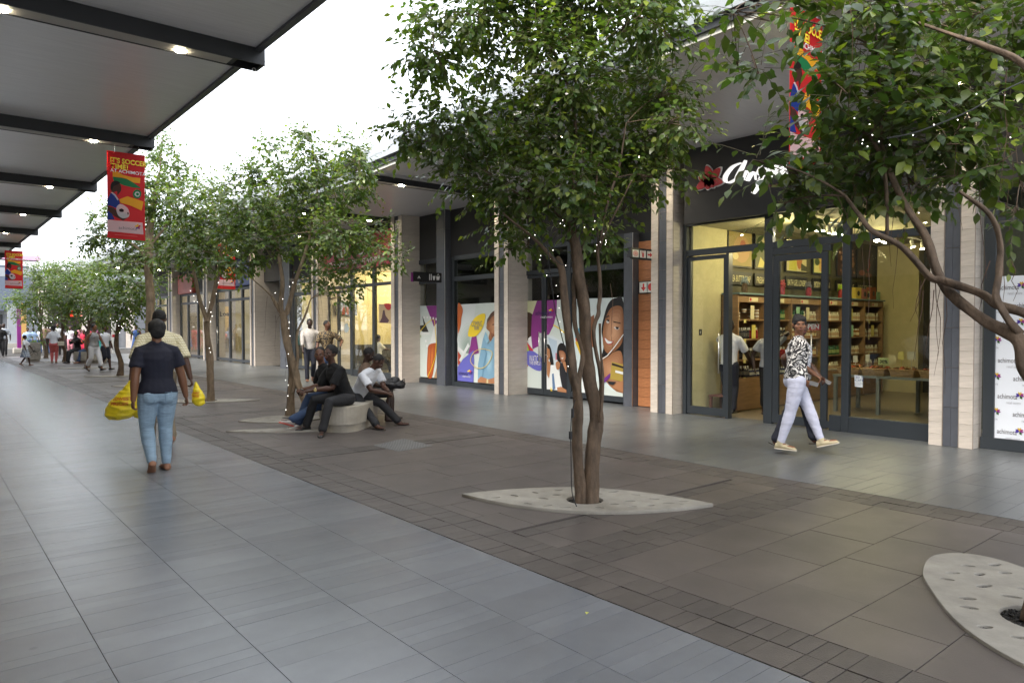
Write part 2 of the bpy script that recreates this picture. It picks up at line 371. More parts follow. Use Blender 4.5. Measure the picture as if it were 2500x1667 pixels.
# tree surrounds: cast concrete with slots full of gravel and a round hole for the trunk
gl = ['wide lens shaped concrete tree surround with gravel slots under the large middle tree', 'blunt pale concrete tree surround at the bottom right corner of the paving',
 'narrow pointed concrete strip let into the paving left of the seated men', 'rounded concrete tree surround behind the legs of the seated men',
 'thin concrete tree surround under the slim forked tree', 'concrete tree surround under the tall single stemmed tree behind the couple', 'concrete tree surround under the round tree left of the couple',
 'concrete tree surround behind the walking woman in white trousers','concrete tree surround beside the far seat','farthest concrete tree surround near the planter box']
for i, (poly, hc, hr) in enumerate(LENS):
    c = bpy.data.curves.new('c', 'CURVE'); c.dimensions = '2D'; c.fill_mode = 'BOTH'; c.extrude = .014; c.bevel_depth = .004; c.bevel_resolution = 1
    def spl(pts):
        s_ = c.splines.new('POLY'); s_.points.add(len(pts)-1)
        for k, p in enumerate(pts): s_.points[k].co = (p[0], p[1], 0, 1)
        s_.use_cyclic_u = True
    cx = sum(p[0] for p in poly)/len(poly); cy = sum(p[1] for p in poly)/len(poly)
    spl([(p[0]-cx, p[1]-cy) for p in poly])
    if hc: spl([(hc[0]-cx+hr*math.cos(a*math.pi/14), hc[1]-cy+hr*math.sin(a*math.pi/14)) for a in range(28)])
    g = thing('tree_surround', gl[i], 'tree surround', (cx, cy, .0), 'concrete tree surrounds'); rng = random.Random(i*3+2)
    grav = MB(); slot_disc = MB(); holes = []
    d = Vector((poly[len(poly)//2][0]-poly[0][0], poly[len(poly)//2][1]-poly[0][1])).normalized() if i != 1 else Vector((1.47,-1.7)).normalized(); an0 = math.atan2(d.y, d.x)
    n_try = 0
    while len(holes) < (0 if i > 4 else 30) and n_try < 600:
        n_try += 1; xs = [p[0] for p in poly]; ys = [p[1] for p in poly]
        p = (rng.uniform(min(xs), max(xs)), rng.uniform(min(ys), max(ys)))
        if not inside(p, [(cx+(q_[0]-cx)*.84, cy+(q_[1]-cy)*.80) for q_ in poly]): continue
        if hc and math.dist(p, hc) < hr+.11: continue
        if any(math.dist(p, h_[:2]) < .155 for h_ in holes): continue
        holes.append(p); a0 = an0+rng.uniform(-.7,.7); la, lb = rng.uniform(.044,.062), rng.uniform(.020,.027)
        spl([(p[0]-cx+la*math.cos(t)*math.cos(a0)-lb*math.sin(t)*math.sin(a0), p[1]-cy+la*math.cos(t)*math.sin(a0)+lb*math.sin(t)*math.cos(a0)) for t in [j*math.pi/7 for j in range(14)]])
        slot_disc.lathe([(.5,0),(.5,.002)], (0,0,0), 14); o_v = len(slot_disc.v)-28  # dark disc added under each slot so the slot reads dark
        for k_ in range(28):
            vx, vy, vz = slot_disc.v[o_v+k_]; slot_disc.v[o_v+k_] = (p[0]+(vx*2*(la+.004))*math.cos(a0)-(vy*2*(lb+.004))*math.sin(a0), p[1]+(vx*2*(la+.004))*math.sin(a0)+(vy*2*(lb+.004))*math.cos(a0), .0025+vz)
        for _ in range(22):
            t = rng.uniform(0, 6.28); r_ = math.sqrt(rng.random()); s_ = rng.uniform(.004,.008)
            x = p[0]+r_*la*math.cos(t)*math.cos(a0)-r_*lb*math.sin(t)*math.sin(a0); y_ = p[1]+r_*la*math.cos(t)*math.sin(a0)+r_*lb*math.sin(t)*math.cos(a0)
            grav.lathe([(s_*.5,-s_*.5),(s_,0),(s_*.5,s_*.5)], (x,y_,.005), 5)
    me = bake(bpy.data.objects.new('c', c)); slab_o = link('concrete_slab', me, m_conc, g); slab_o.location = (0,0,.006 if i else .012)
    if i: slab_o.location.z = .002
    if hc and i < 4:
        for _ in range(420):
            t = rng.uniform(0, 6.28); r_ = hr*math.sqrt(rng.random())*1.05; s_ = rng.uniform(.006,.012)
            grav.lathe([(s_*.5,-s_*.4),(s_,0),(s_*.5,s_*.4)], (hc[0]+r_*math.cos(t), hc[1]+r_*math.sin(t), -.012+rng.uniform(0,.012)), 5, axis=(rng.uniform(-1,1),rng.uniform(-1,1),1))
    if slot_disc.f: part('slot_disc', slot_disc, mat('dark_slot_disc', (.012,.010,.009), .9), g, kind='stuff')
    if grav.f: part('gravel', grav, m_grav, g, kind='stuff')
# drain cover
g = thing('drain_cover', 'square pale perforated drain cover set in the paving right of the bench', 'drain cover', (5.02,8.42,0))
b = MB(); P4 = [G(912,1087), G(985,1070), G(1056,1088), G(973,1102)]; b.prism([(p.x,p.y) for p in P4], -.013, .003)
part('cover_plate', b, mat('drain_plate', (.20,.20,.20), .5, metal=.3, var=.1), g); b = MB()
for i in range(11):
    for j in range(11):
        u, v = (i+.7)/11.4, (j+.7)/11.4; p = P4[0].lerp(P4[1], u).lerp(P4[3].lerp(P4[2], u), v); b.lathe([(.012,0),(.012,.0012)], (p.x,p.y,.003), 7)
part('perforations', b, m_steel, g, kind='stuff')
b = MB(); p = G(1433,1498); b.add([(p.x-.012,p.y-.008,.004),(p.x+.005,p.y-.012,.012),(p.x+.014,p.y+.006,.006),(p.x-.004,p.y+.012,.01)], [(0,1,2,3)])
solo('fallen_leaf', b, mat('yellow_leaf', (.5,.5,.08), .5), 'small yellow leaf lying on the grey strip paving', 'leaf', loc=(p.x,p.y,0))
# ================================================================ left canopy
LX, LZ = 3.15, 4.62
can = thing('canopy', 'left canopy of dark steel beams with grey metal soffit over the walkway', 'canopy', (3.1,3.4,4.6))
BY = [3.4+5*k for k in range(-1, 9)]
for k in range(len(BY)-1):
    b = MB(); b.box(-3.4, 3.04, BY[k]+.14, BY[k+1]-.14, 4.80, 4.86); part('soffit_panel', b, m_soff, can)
b = MB(); b.box(3.04, 3.115, BY[0], BY[-1]+.3, 4.765, 4.95); part('edge_gutter', b, mat('edge_gutter', (.10,.105,.115), .45, metal=.3), can)
b = MB(); b.box(-3.4, 3.10, BY[0], BY[-1]+.3, 4.965, 5.02); part('roof_deck', b, m_fasc, can)
for k, y in enumerate(BY):
    b = MB(); b.box(-3.4, LX, y-.135, y-.115, LZ, 4.80).box(-3.4, LX, y+.115, y+.135, LZ, 4.80).box(-3.4, LX-.3, y-.11, y+.11, 4.63, 4.66)
    b.box(LX-.03, LX+.002, y-.113, y+.113, LZ+.001, 4.799).box(3.0, LX-.005, y-.133, y+.133, 4.801, 4.83)
    bm_ = part('beam', b, m_steel, can)
    b = MB(); b.box(-3.4, LX-.36, y-.105, y+.105, LZ+.004, 4.629); part('light_channel', b, mat('light_channel', (.42,.40,.36), .5), can, bm_)
    for x in (2.27,.67,-.93):
        b = MB(); b.lathe([(.055,0),(.055,.012),(.04,.012)], (x, y+.02, LZ-.008), 14); part('downlight', b, m_lampm, can, bm_, smooth=False)
    if k in (1,2,4):
        b = MB(); b.tube([(LX+.04+.03*math.cos(a), y, LZ+.07+.03*math.sin(a)) for a in [i*math.pi/6 for i in range(13)]], .005, 5)
        part('ring_bolt', b, m_inox, can, bm_); b = MB(); b.tube([(LX-.08+.02*math.cos(a), y, LZ-.03+.02*math.sin(a)) for a in [i*math.pi/6 for i in range(13)]], .004, 5); part('ring_bolt', b, m_inox, can, bm_)
lb = thing('building', 'shop building behind the left walkway, grey with dark windows', 'building', (-3.4,20,0))
b = MB(); b.box(-7, -3.4, -6, 47, 0, 6); part('wall', b, mat('grey_render', (.55,.53,.50), .8), lb)
for k in range(10):
    b = MB(); b.box(-3.39, -3.37, BY[k]-4.4 if k else -2, BY[k]-.6, .1, 3.3); part('window', b, mat('dark_window', (.02,.022,.025), .08), lb)
# ================================================================ right facade
def v(*a): return Vector(a)
PAIRS = [(3.32,3.49,3.68,3.85), (8.14,8.29,8.47,8.64), (12.84,12.99,13.18,13.35), (17.55,17.75,17.96,18.16), (23.05,23.2,23.42,23.57), (28.95,29.12,29.38,29.55), (35.1,35.28,35.6,35.8), (41.1,41.3,41.7,41.9)]
PN = ['nearest pale stone column pair, right of the lit soap shop', 'pale stone column pair between the timber panel and the soap shop', 'pale stone column pair between the two covered shop windows', 'pale stone column pair right of the red phone shop',
 'pale stone column pair behind the two walking men', 'pale stone column pair left of the dark recess', 'pale stone column pair behind the slim forked tree', 'farthest pale stone column pair behind the couple']
STN = {}
def stone_cell(w, h, d, m, nm):
    k = (round(w,3), round(h,3), round(d,3), m.name)
    if k not in STN: b = MB(); b.box(-d/2, d/2, -w/2, w/2, -h/2, h/2, ch=.0025 if min(w,h,d) > .012 else 0); me = b.mesh(nm); me.materials.append(m); STN[k] = me
    return STN[k]
def put(nm, me, p, parent, th):
    o = bpy.data.objects.new(nm, me); COL.objects.link(o); o.parent = parent; o.location = Vector(p)-Vector(th.location); return o
DEEP = {0:.32, 1:.75, 2:.75, 3:.75}
for i, (a, b_, c_, d_) in enumerate(PAIRS):
    XF = 10.55; depth = DEEP.get(i, 1.3); H_ = 4.78
    t = thing('stone_column', PN[i], 'column', (XF+.1, (a+d_)/2, 0), 'paired stone columns along the shops')
    b = MB(); b.box(XF+.034, XF+depth, a+.022, d_-.004, 0, H_); b.box(XF+.004, XF+.02, a-.002, a+.006, 0, H_).box(XF-.002, XF+.02, b_-.006, b_, 0, H_).box(XF-.002, XF+.02, c_, c_+.006, 0, H_)
    part('column_core', b, mat('column_core', (.30,.25,.21), .8), t)
    rows = 30 if i < 2 else 24
    if i < 4:
        hh = H_/rows
        for r in range(rows):
            z = (r+.5)*hh
            for y0, y1 in ((a+.004, b_-.006), (c_+.006, d_)):
                put('stone_tile', stone_cell(y1-y0-.002, hh-.0025, .02, m_stone, 'stone_tile'), (XF+.01, (y0+y1)/2, z), t, t)
            dd = depth-.02; put('stone_tile', stone_cell(.02, hh-.0025, dd-.002, m_stone, 'stone_tile'), (XF+.02+dd/2, a+.01, z), t, t)
    else:
        b = MB(); hh = H_/rows
        for r in range(rows):
            for y0, y1 in ((a+.004, b_-.006), (c_+.006, d_)): b.box(XF, XF+.02, y0, y1, r*hh+.002, (r+1)*hh-.002)
            b.box(XF+.02, XF+depth, a, a+.02, r*hh+.002, (r+1)*hh-.002)
        part('stone_cladding', b, m_stone, t, kind='stuff')
    for r in range(9):                            # slate strip between the two stone strips
        put('slate_tile', stone_cell((c_-b_)/2-.003, .522, .012, m_gtile, 'slate_tile'), (XF+.026, b_+(c_-b_)*.25, .265+r*.528), t, t)
        put('slate_tile', stone_cell((c_-b_)/2-.003, .522, .012, m_gtile, 'slate_tile'), (XF+.026, b_+(c_-b_)*.75, .265+r*.528), t, t)
def slate_pier(label, X, y0, y1, depth, H_):
    t = thing('slate_pier', label, 'pier', (X, (y0+y1)/2, 0), 'slate clad piers')
    b = MB(); b.box(X+.012, X+depth, y0+.012, y1-.002, 0, H_); part('pier_core', b, m_steel, t)
    b = MB(); b.box(X-.002, X+.012, y0-.002, y0+.004, 0, H_); part('edge_trim', b, m_inox, t)
    n = 9; hh = H_/n
    for r in range(n):
        put('slate_tile', stone_cell(y1-y0-.006, hh-.003, .012, m_gtile, 'slate_tile'), (X+.006, (y0+y1)/2+.003, (r+.5)*hh), t, t)
        for k in range(3):
            w = (depth-.012)/3; put('slate_tile', stone_cell(.012, hh-.003, w-.002, m_gtile, 'slate_tile'), (X+.012+w*(k+.5), y0+.006, (r+.5)*hh), t, t)
slate_pier('tall slate clad pier carrying the food court sign', 10.95, 16.0, 16.4, .42, 4.75)
slate_pier('slate clad pier on the left edge of the timber panel', 10.95, 9.43, 9.66, .3, 3.46)
slate_pier('slate pier between the dark recess and the cream shop window', 10.8, 26.1, 27.0, .5, 4.7)
# building behind the shop fronts
rb = thing('building', 'long dark grey shop building along the right side', 'building', (12,20,0))
def wbox(nm, x0, x1, y0, y1, z0, z1, m=m_dark): b = MB(); b.box(x0, x1, y0, y1, z0, z1); return part(nm, b, m, rb)
wbox('header_wall', 10.66, 10.9, 3.86, 7.93, 3.50, 4.79); wbox('header_wall', 10.60, 10.66, 3.90, 7.93, 3.42, 4.74)
wbox('header_wall', 10.9, 11.1, 3.8, 8.2, 3.46, 4.79)
wbox('header_wall', 10.85, 11.1, -4, 3.30, 3.46, 4.79)
wbox('header_wall', 11.14, 11.4, 8.5, 17.7, 3.46, 4.79)
wbox('header_wall', 10.93, 11.2, 18.1, 23.1, 4.25, 4.79); wbox('header_wall', 10.93, 11.2, 23.5, 29.0, 3.4, 4.79)
wbox('header_wall', 10.93, 11.2, 29.5, 35.1, 3.3, 4.79); wbox('header_wall', 10.93, 11.2, 35.8, 41.1, 3.3, 4.79); wbox('header_wall', 10.93, 11.2, 41.9, 47, 3.3, 4.79)
wbox('roof_deck', 11.1, 22, -4, 47, 4.82, 5.1, m_fasc); wbox('back_wall', 20.5, 20.8, -4, 47, 0, 4.82, mat('room_back', (.10,.095,.085), .8))
wbox('upper_wall', 9.6, 9.9, -4, 4.6, 5.32, 7.5, mat('upper_panel', (.24,.25,.27), .5)); wbox('upper_band', 9.52, 9.6, -4, 4.65, 6.3, 6.42, m_steel)
for y in (2.2,3.4,4.6): wbox('upper_post', 9.45, 9.59, y-.06, y+.06, 5.32, 7.5, m_steel)
# right canopy, its edge running slightly askew
def edge(y): return 7.05-(12.9-y)*.065 if y < 13 else 7.0
rc = thing('canopy', 'right canopy with pale grey fascia and dark soffit above the shops', 'canopy', (8,5,4.7))
def skew(nm, y0, y1, dx0, dx1, z0, z1, m, parent=None, e=edge):
    b = MB(); p = [(e(y0)+dx0, y0), ((e(y0)+dx1) if dx1 < 2 else dx1, y0), ((e(y1)+dx1) if dx1 < 2 else dx1, y1), (e(y1)+dx0, y1)]; b.prism(p, z0, z1); return part(nm, b, m, rc, parent)
RB = [-1.6, 3.4, 8.4, 13.4]
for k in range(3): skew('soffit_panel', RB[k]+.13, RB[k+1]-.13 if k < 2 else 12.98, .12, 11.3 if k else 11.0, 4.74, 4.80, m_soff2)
skew('cream_strip', -4, 12.98, .07, .12, 4.70, 4.80, m_cream); skew('fascia_shadow_gap', -4, 12.98, .03, .07, 4.76, 4.86, m_steel)
skew('fascia', -4, 13.0, 0, .04, 4.86, 5.04, m_fasc); skew('fascia', -4, 13.0, .05, .10, 5.045, 5.20, m_fasc); skew('roof_deck', -4, 13.0, .10, 11.3, 5.10, 5.16, m_fasc)
FB = [13.4,18.4,23.3,29.2,35.4,41.5,47]
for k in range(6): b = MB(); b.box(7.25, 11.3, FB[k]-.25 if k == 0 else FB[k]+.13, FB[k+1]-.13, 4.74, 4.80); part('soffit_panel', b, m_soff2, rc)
b = MB(); b.box(7.0, 7.05, 14.6, 47, 4.86, 5.22); part('fascia', b, m_fasc, rc); b = MB(); b.box(7.05, 11.3, 13.02, 47, 5.10, 5.16); part('roof_deck', b, m_fasc, rc)
b = MB(); b.box(7.15, 7.25, 13.1, 47, 4.66, 4.85); part('cream_strip', b, m_fasc, rc)
for y in RB+FB[1:]:
    x0 = edge(y)-(.4 if y < 5 else .15); xe = 10.62 if y in (3.4, 8.4, 13.4, 18.4) else 10.9
    b = MB(); b.box(x0, xe, y-.12, y-.10, 4.62, 4.739).box(x0, xe, y+.10, y+.12, 4.62, 4.739).box(x0+.02, xe, y-.1, y+.1, 4.64, 4.665).box(x0-.003, x0+.02, y-.1, y+.1, 4.621, 4.738)
    bm_ = part('beam', b, m_steel, rc); b = MB(); b.box(x0+.3, xe-.05, y-.09, y+.09, 4.628, 4.639); part('light_channel', b, mat('light_channel', (.42,.40,.36), .5), rc, bm_)
    for x in (8.05, 10.0): b = MB(); b.lathe([(.06,0),(.06,.014),(.04,.014)], (x, y, 4.614), 14); part('downlight', b, m_lampm, rc, bm_)
for y in (3.4,8.4,13.4,18.4,23.4,28.4):
    for x in (2.27,.67,8.05,10.0):
        l = bpy.data.lights.new('downlight', 'SPOT'); l.energy = 12; l.color = (1,.90,.72); l.spot_size = 2.4; l.spot_blend = .9; l.shadow_soft_size = .06; o = bpy.data.objects.new('downlight_light', l); COL.objects.link(o); o.location = (x, y+.02, 4.59)
# ---------------------------------------------------------------- shop fronts
def frame_v(t, X, ys, z0, z1, w=.06, d=.09, m=m_frame):
    for y in ys: b = MB(); b.box(X-d, X, y-w/2, y+w/2, z0, z1, ch=.003); part('mullion', b, m, t)
def frame_h(t, X, y0, y1, zs, h=.07, d=.085, m=m_frame):
    for z in zs: b = MB(); b.box(X-d, X, y0, y1, z-h/2, z+h/2, ch=.003); part('transom', b, m, t)
def pane(t, X, y0, y1, z0, z1, m=m_glass, nm='pane'): b = MB(); b.box(X-.045, X-.037, y0, y1, z0, z1); return part(nm, b, m, t)
def handle(t, X, y, z0, z1, parent=None, out=.06):
    b = MB(); b.tube([(X-out,y,z0),(X-out,y,z1)], .013, 8); 
    for z in (z0+.12*(z1-z0)*2, z1-.12*(z1-z0)*2): b.tube([(X,y,z),(X-out,y,z)], .008, 6)
    return part('door_handle', b, m_inox, t, parent, smooth=True)
def door(t, X, y0, y1, z1, hy, st=.07, kick=.16):
    b = MB(); b.box(X-.05, X, y0, y0+st, .02, z1).box(X-.05, X, y1-st, y1, .02, z1).box(X-.05, X, y0+st, y1-st, z1-st, z1).box(X-.05, X, y0+st, y1-st, .02, kick)
    d = part('door', b, m_frame, t); b = MB(); b.box(X-.03, X-.022, y0+st, y1-st, kick, z1-st); part('pane', b, m_glass, t, d)
    if hy: handle(t, X-.05, hy, .78, 1.48, d)
    return d
RED, YEL, GRN, WHT = (.62,.035,.04), (.85,.62,.03), (.02,.30,.10), (.78,.79,.78)
PUR, LIL, BLU = (.24,.035,.22), (.13,.13,.48), (.02,.06,.38)
SK1, SK2, SK3, HAIR = (.42,.19,.09), (.22,.085,.04), (.62,.36,.22), (.012,.010,.010)
GREYF = (.60,.66,.63)
def soft(c0, c1, pts, fx=.0, fy=-.0, n=6):
    cx = sum(q[0] for q in pts)/len(pts)+fx; cy = sum(q[1] for q in pts)/len(pts)+fy; out = []
    for k in range(n):
        s = 1-.72*k/(n-1); f_ = k/(n-1); c = tuple(a+(b_-a)*f_ for a, b_ in zip(c0, c1)); out.append((c, [(cx+(q[0]-cx)*s, cy+(q[1]-cy)*s) for q in pts], 1))
    return out
def art(t, X, polys, step=.0007, nm='window_print', parent=None, axis='X', z0=0, **kw):
    """flat print made of coloured outlines; each outline given in pixels of the photograph on the plane X"""
    b = MB()
    for i, (c, pts, sm) in enumerate(polys):
        if sm: pts = smooth_loop(pts, 5)
        P_ = [(onX(p[0], p[1], X-z0-i*step) if axis == 'X' else onY(p[0], p[1], X-z0-i*step)) for p in pts]
        b.add(P_, [tuple(range(len(P_)))], c)
    return part(nm, b, print_m, t, parent, color=True, **kw)
def zm(ox, oy, sc, pts): return [(ox+p[0]*sc, oy+p[1]*sc) for p in pts]
def flower(px, py, s):
    pet = [(YEL,-90),(RED,-18),(PUR,54),(BLU,126),(YEL,198)]; out = []
    for c, a in pet:
        a = math.radians(a); d = (math.cos(a), math.sin(a)); n = (-d[1], d[0])
        out.append((c, [(px, py), (px+s*(.5*d[0]+.32*n[0]), py+s*(.5*d[1]+.32*n[1])), (px+s*d[0], py+s*d[1]), (px+s*(.5*d[0]-.32*n[0]), py+s*(.5*d[1]-.32*n[1]))], 0))
    return out
# ================================================================ shop rooms
m_warm = mat('warm_wall', (.62,.55,.33), .7); m_olive = mat('olive_wall', (.075,.068,.036), .55, var=.1); m_ceil = mat('shop_ceiling', (.36,.33,.24), .7)
m_sfl = mat('shop_floor', (.20,.165,.11), .3, var=.1); m_dim = mat('dim_wall', (.055,.052,.045), .8); m_wood = mat('shelf_timber', (.26,.155,.075), .5, var=.2, scale=3, stretch=(1,1,9))
m_wood2 = mat('shelf_timber_dark', (.13,.075,.035), .55, var=.2)
def room(x0, x1, y0, y1, z1, walls, floor, ceil_):
    for nm, a, m in (('room_floor', (x0,x1,y0,y1,-.085,.001), floor), ('room_ceiling', (x0,x1,y0,y1,z1,z1+.03), ceil_), ('room_wall', (x0,x1,y1,y1+.05,0,z1), walls), ('room_wall', (x0,x1,y0-.05,y0,0,z1), walls), ('room_wall', (x1,x1+.05,y0,y1,0,z1), walls)):
        wbox(nm, *a, m)
def lamp(loc, e, c=(1,.86,.42), r=.12):
    l = bpy.data.lights.new('shop_lamp', 'POINT'); l.energy = e; l.color = c; l.shadow_soft_size = r; o = bpy.data.objects.new('shop_lamp', l); COL.objects.link(o); o.location = loc; return o
# soap shop
room(11.12, 18.95, 3.95, 8.02, 3.62, m_olive, m_sfl, m_ceil)
wbox('room_wall', 10.93, 12.0, 7.975, 8.015, 0, 3.6, m_warm); wbox('room_wall', 18.5, 18.9, 7.0, 7.97, 0, 3.6, m_warm); wbox('room_wall', 18.2, 18.9, 4.2, 5.0, 0, 3.6, m_dim)
wbox('end_wall_panel', 18.80, 18.94, 4.0, 7.0, 0, 3.6, mat('dark_end_panel', (.022,.018,.011), .6)); wbox('bulkhead', 11.12, 12.1, 4, 7.97, 3.45, 3.6, m_ceil)  # dark panel added over the end wall to keep it from looking lit
js = thing('shopfront', 'tall glazed soap shop front with warm yellow light, its door standing open', 'shopfront', (10.9,6,0))
frame_v(js, 10.9, [8.07], .0, 3.46, .07); frame_v(js, 10.9, [6.40], 0, 3.46, .15); frame_v(js, 10.9, [5.12], 0, 3.46, .11); frame_v(js, 10.9, [3.90], 0, 3.46, .07)
frame_h(js, 10.9, 3.93, 8.04, [3.44], .05); 
for a, c in ((3.94,5.06),(5.18,6.32),(6.48,8.03)): frame_h(js, 10.898, a, c, [2.93], .11); pane(js, 10.9, a, c, 2.985, 3.415)
for a, c in ((3.94,5.06),(5.18,5.36)): frame_h(js, 10.898, a, c, [.12], .24); pane(js, 10.9, a, c, .24, 2.875)
frame_h(js, 10.897, 5.36, 6.32, [.09,2.82], .10); door(js, 10.892, 7.20, 8.03, 2.86, 7.32); door(js, 10.86, 5.40, 6.31, 2.76, 5.62, .10, .16)
b = MB(); b.box(10.8, 10.92, 7.14, 7.195, 0, 2.87); part('mullion', b, m_frame, js)
art(js, 10.845, [((.70,.73,.74), [(2086,915),(2106,918),(2106,946),(2087,943)], 0)], nm='paper_notice')
for i, (s_, dy, h_) in enumerate((('30 %', 8, .035), ('OFF', 15.5, .035), ('HANDMADE', 21, .012), ('SOAPS', 25, .012))):
    p = onX(2087.5, 915+dy, 10.842); text_on(js, s_, p, (0,-1,0), (0,0,1), h_, mat('ink_blue', (.02,.06,.20), .6), w=.135 if i != 3 else .08)
sg = thing('open_sign', 'small red OPEN sign hanging on two wires inside the shop door', 'sign', (11.05,5.75,1.95))
b = MB(); p0, p1 = onX(1965,792,11.05), onX(2003,806,11.05); b.box(11.05, 11.06, p1.y, p0.y+.06, p1.z, p0.z); part('board', b, mat('open_red', (.45,.02,.03), .5), sg)
text_on(sg, 'OPEN', (11.045, p0.y+.04, p1.z+.022), (0,-1,0), (0,0,1), .075, m_white, w=p0.y-p1.y+.02, bold=.03)
b = MB(); top = (11.05, (p0.y+p1.y)/2, p0.z+.2)
for yy in (p0.y, p1.y+.04): b.tube([(11.05, yy, p0.z), top], .002, 4)
part('wire', b, m_inox, sg)
# name over the shop: red flower and flowing white letters
ns = thing('shop_sign', 'red flower and white flowing script letters fixed on the dark header of the lit shop', 'sign', (10.6,6.8,4.1))
def petal(cx, cy, a, L_, w_):
    d = (math.cos(a), math.sin(a)); n = (-d[1], d[0]); P_ = smooth_loop([(cx-d[0]*.02, cy-d[1]*.02), (cx+d[0]*L_*.45+n[0]*w_, cy+d[1]*L_*.45+n[1]*w_), (cx+d[0]*L_+n[0]*w_*.25, cy+d[1]*L_+n[1]*w_*.25), (cx+d[0]*L_*.5-n[0]*w_, cy+d[1]*L_*.5-n[1]*w_)], 5); return P_
C0 = onX(1733, 440, 10.58)
for a, L_ in ((100,.26),(35,.27),(155,.24),(200,.30),(245,.16),(-20,.27),(-65,.16)):
    for sc, m_, x_, nm in ((1.12, m_rim, 10.585, 'petal_rim'), (1., m_red, 10.56, 'petal')):
        P_ = petal(0, 0, math.radians(a), L_*sc, .075*sc); b = MB(); b.add([(x_, C0.y-p[0], C0.z+p[1]) for p in P_]+[(x_+.02, C0.y-p[0], C0.z+p[1]) for p in P_],
              [tuple(range(len(P_))), tuple(range(len(P_), 2*len(P_)))[::-1]]+[(i, (i+1) % len(P_), len(P_)+(i+1) % len(P_), len(P_)+i) for i in range(len(P_))]); part(nm, b, m_, ns)
def stroke(pts, w0, w1, nm='letter'):          # ribbon letter of a brush script
    P_ = [onX(p[0], p[1], 10.57) for p in pts]; P_ = [Vector(q_) for q_ in smooth_loop([tuple(p) for p in P_], 5, False)]; n = len(P_); b = MB(); L_, R_ = [], []
    for i, p in enumerate(P_):
        t = (P_[min(i+1,n-1)]-P_[max(i-1,0)]).normalized(); w = (w0+(w1-w0)*i/(n-1))*(.35+.65*math.sin(math.pi*(i+.8)/(n+.6))); k = Vector((0,.94,.34))*w
        L_.append(p+k); R_.append(p-k)
    for x_ in (0, -.03): b.add([q_+Vector((x_,0,0)) for q_ in L_+R_], [(i, i+1, n+i+1, n+i) for i in range(n-1)])
    part(nm, b, m_rim, ns)
m_rim = mat('white_letter', (.8,.8,.78), .4, emit=(1,.98,.95), es=.16)  # weak emission added to brighten the white letters
for pts, w in (([(1812,398),(1790,408),(1772,432),(1776,447),(1795,440),(1810,425)], .045), ([(1822,392),(1812,412),(1800,436),(1805,443)], .045), ([(1816,440),(1824,418),(1832,425),(1826,442),(1842,420),(1846,440)], .035),
               ([(1862,402),(1852,424),(1862,432)], .035), ([(1870,410),(1858,438),(1846,462),(1838,472)], .045), ([(1868,442),(1850,462),(1842,474)], .03), ([(1880,412),(1872,428),(1884,430),(1896,405),(1890,428)], .05),
               ([(1898,404),(1893,426),(1902,412),(1908,404)], .045), ([(1918,402),(1908,414),(1914,428)], .045), ([(1914,408),(1920,420),(1912,430)], .04), ([(1948,388),(1936,420)], .05), ([(1960,392),(1950,425)], .045)): stroke(pts, w, w*.8)
text_on(ns, 'Body Care & Handmade Cosmetics', onX(1874, 457, 10.59), (0,-1,0), (0,0,1), .035, mat('dull_red', (.22,.03,.03), .5), w=1.5)
# side wall: pictures, hand lettered boards
def wallpic(x0, x1, z0, z1, polys, lab):
    t = thing('wall_picture', lab, 'picture', ((x0+x1)/2, 8.0, z0), 'pictures on the soap shop wall'); b = MB(); b.box(x0, x1, 7.965, 7.995, z0, z1); part('frame_board', b, m_black, t)
    b = MB(); w, h = x1-x0, z1-z0
    for i, (c, pts) in enumerate(polys): b.add([(x0+p[0]*w, 7.963-i*.0008, z0+p[1]*h) for p in pts], [tuple(range(len(pts)))], c)
    part('print', b, print_m, t, color=True)
full = [(.03,.04),(.97,.04),(.97,.97),(.03,.97)]; ov = lambda cx, cy, rx, ry, n=12: [(cx+rx*math.cos(6.283*i/n), cy+ry*math.sin(6.283*i/n)) for i in range(n)]
wallpic(12.02, 12.86, 2.76, 3.46, [((.30,.22,.06), full), ((.42,.25,.10), ov(.55,.5,.35,.38)), ((.35,.08,.03), ov(.6,.62,.12,.15)), ((.6,.5,.25), ov(.3,.3,.12,.1))], 'framed golden print nearest the shop door')
wallpic(12.96, 13.95, 2.76, 3.46, [((.10,.11,.05), full), ((.55,.48,.12), [(.1,.05),(.2,.35),(.35,.2),(.3,.05)]), ((.5,.42,.22), [(.05,.8),(.3,.95),(.35,.75),(.2,.6)]), ((.28,.36,.08), ov(.7,.5,.22,.4))], 'framed dark green print with pale fruit, second from the door')
wallpic(14.15, 15.02, 2.76, 3.46, [((.62,.55,.30), full), ((.55,.50,.05), [(.12,.06),(.5,.06),(.45,.9),(.2,.9)]), ((.45,.16,.05), ov(.62,.4,.14,.3)), ((.35,.10,.03), [(.03,.9),(.03,.5),(.2,.7),(.25,.95)]), ((.06,.06,.03), [(.7,.06),(.97,.06),(.97,.2),(.7,.3)])], 'framed print with yellow panels and an orange shape behind the door glass')
wallpic(15.28, 16.1, 2.76, 3.46, [((.10,.16,.06), full), ((.66,.6,.25), [(.06,.06),(.5,.06),(.55,.95),(.06,.95)]), ((.6,.36,.12), ov(.4,.35,.08,.26)), ((.05,.08,.03), ov(.22,.4,.14,.12))], 'framed green and yellow print of a hand, fourth from the door')
rp = random.Random(3)
wallpic(16.4, 17.3, 2.76, 3.46, [((.07,.03,.02), full)]+[((.40,.19,.09) if rp.random() > .4 else (.5,.3,.17), ov(.1+.8*rp.random(), .1+.8*rp.random(), .05, .055, 7)) for _ in range(60)], 'framed brown print covered in nuts')
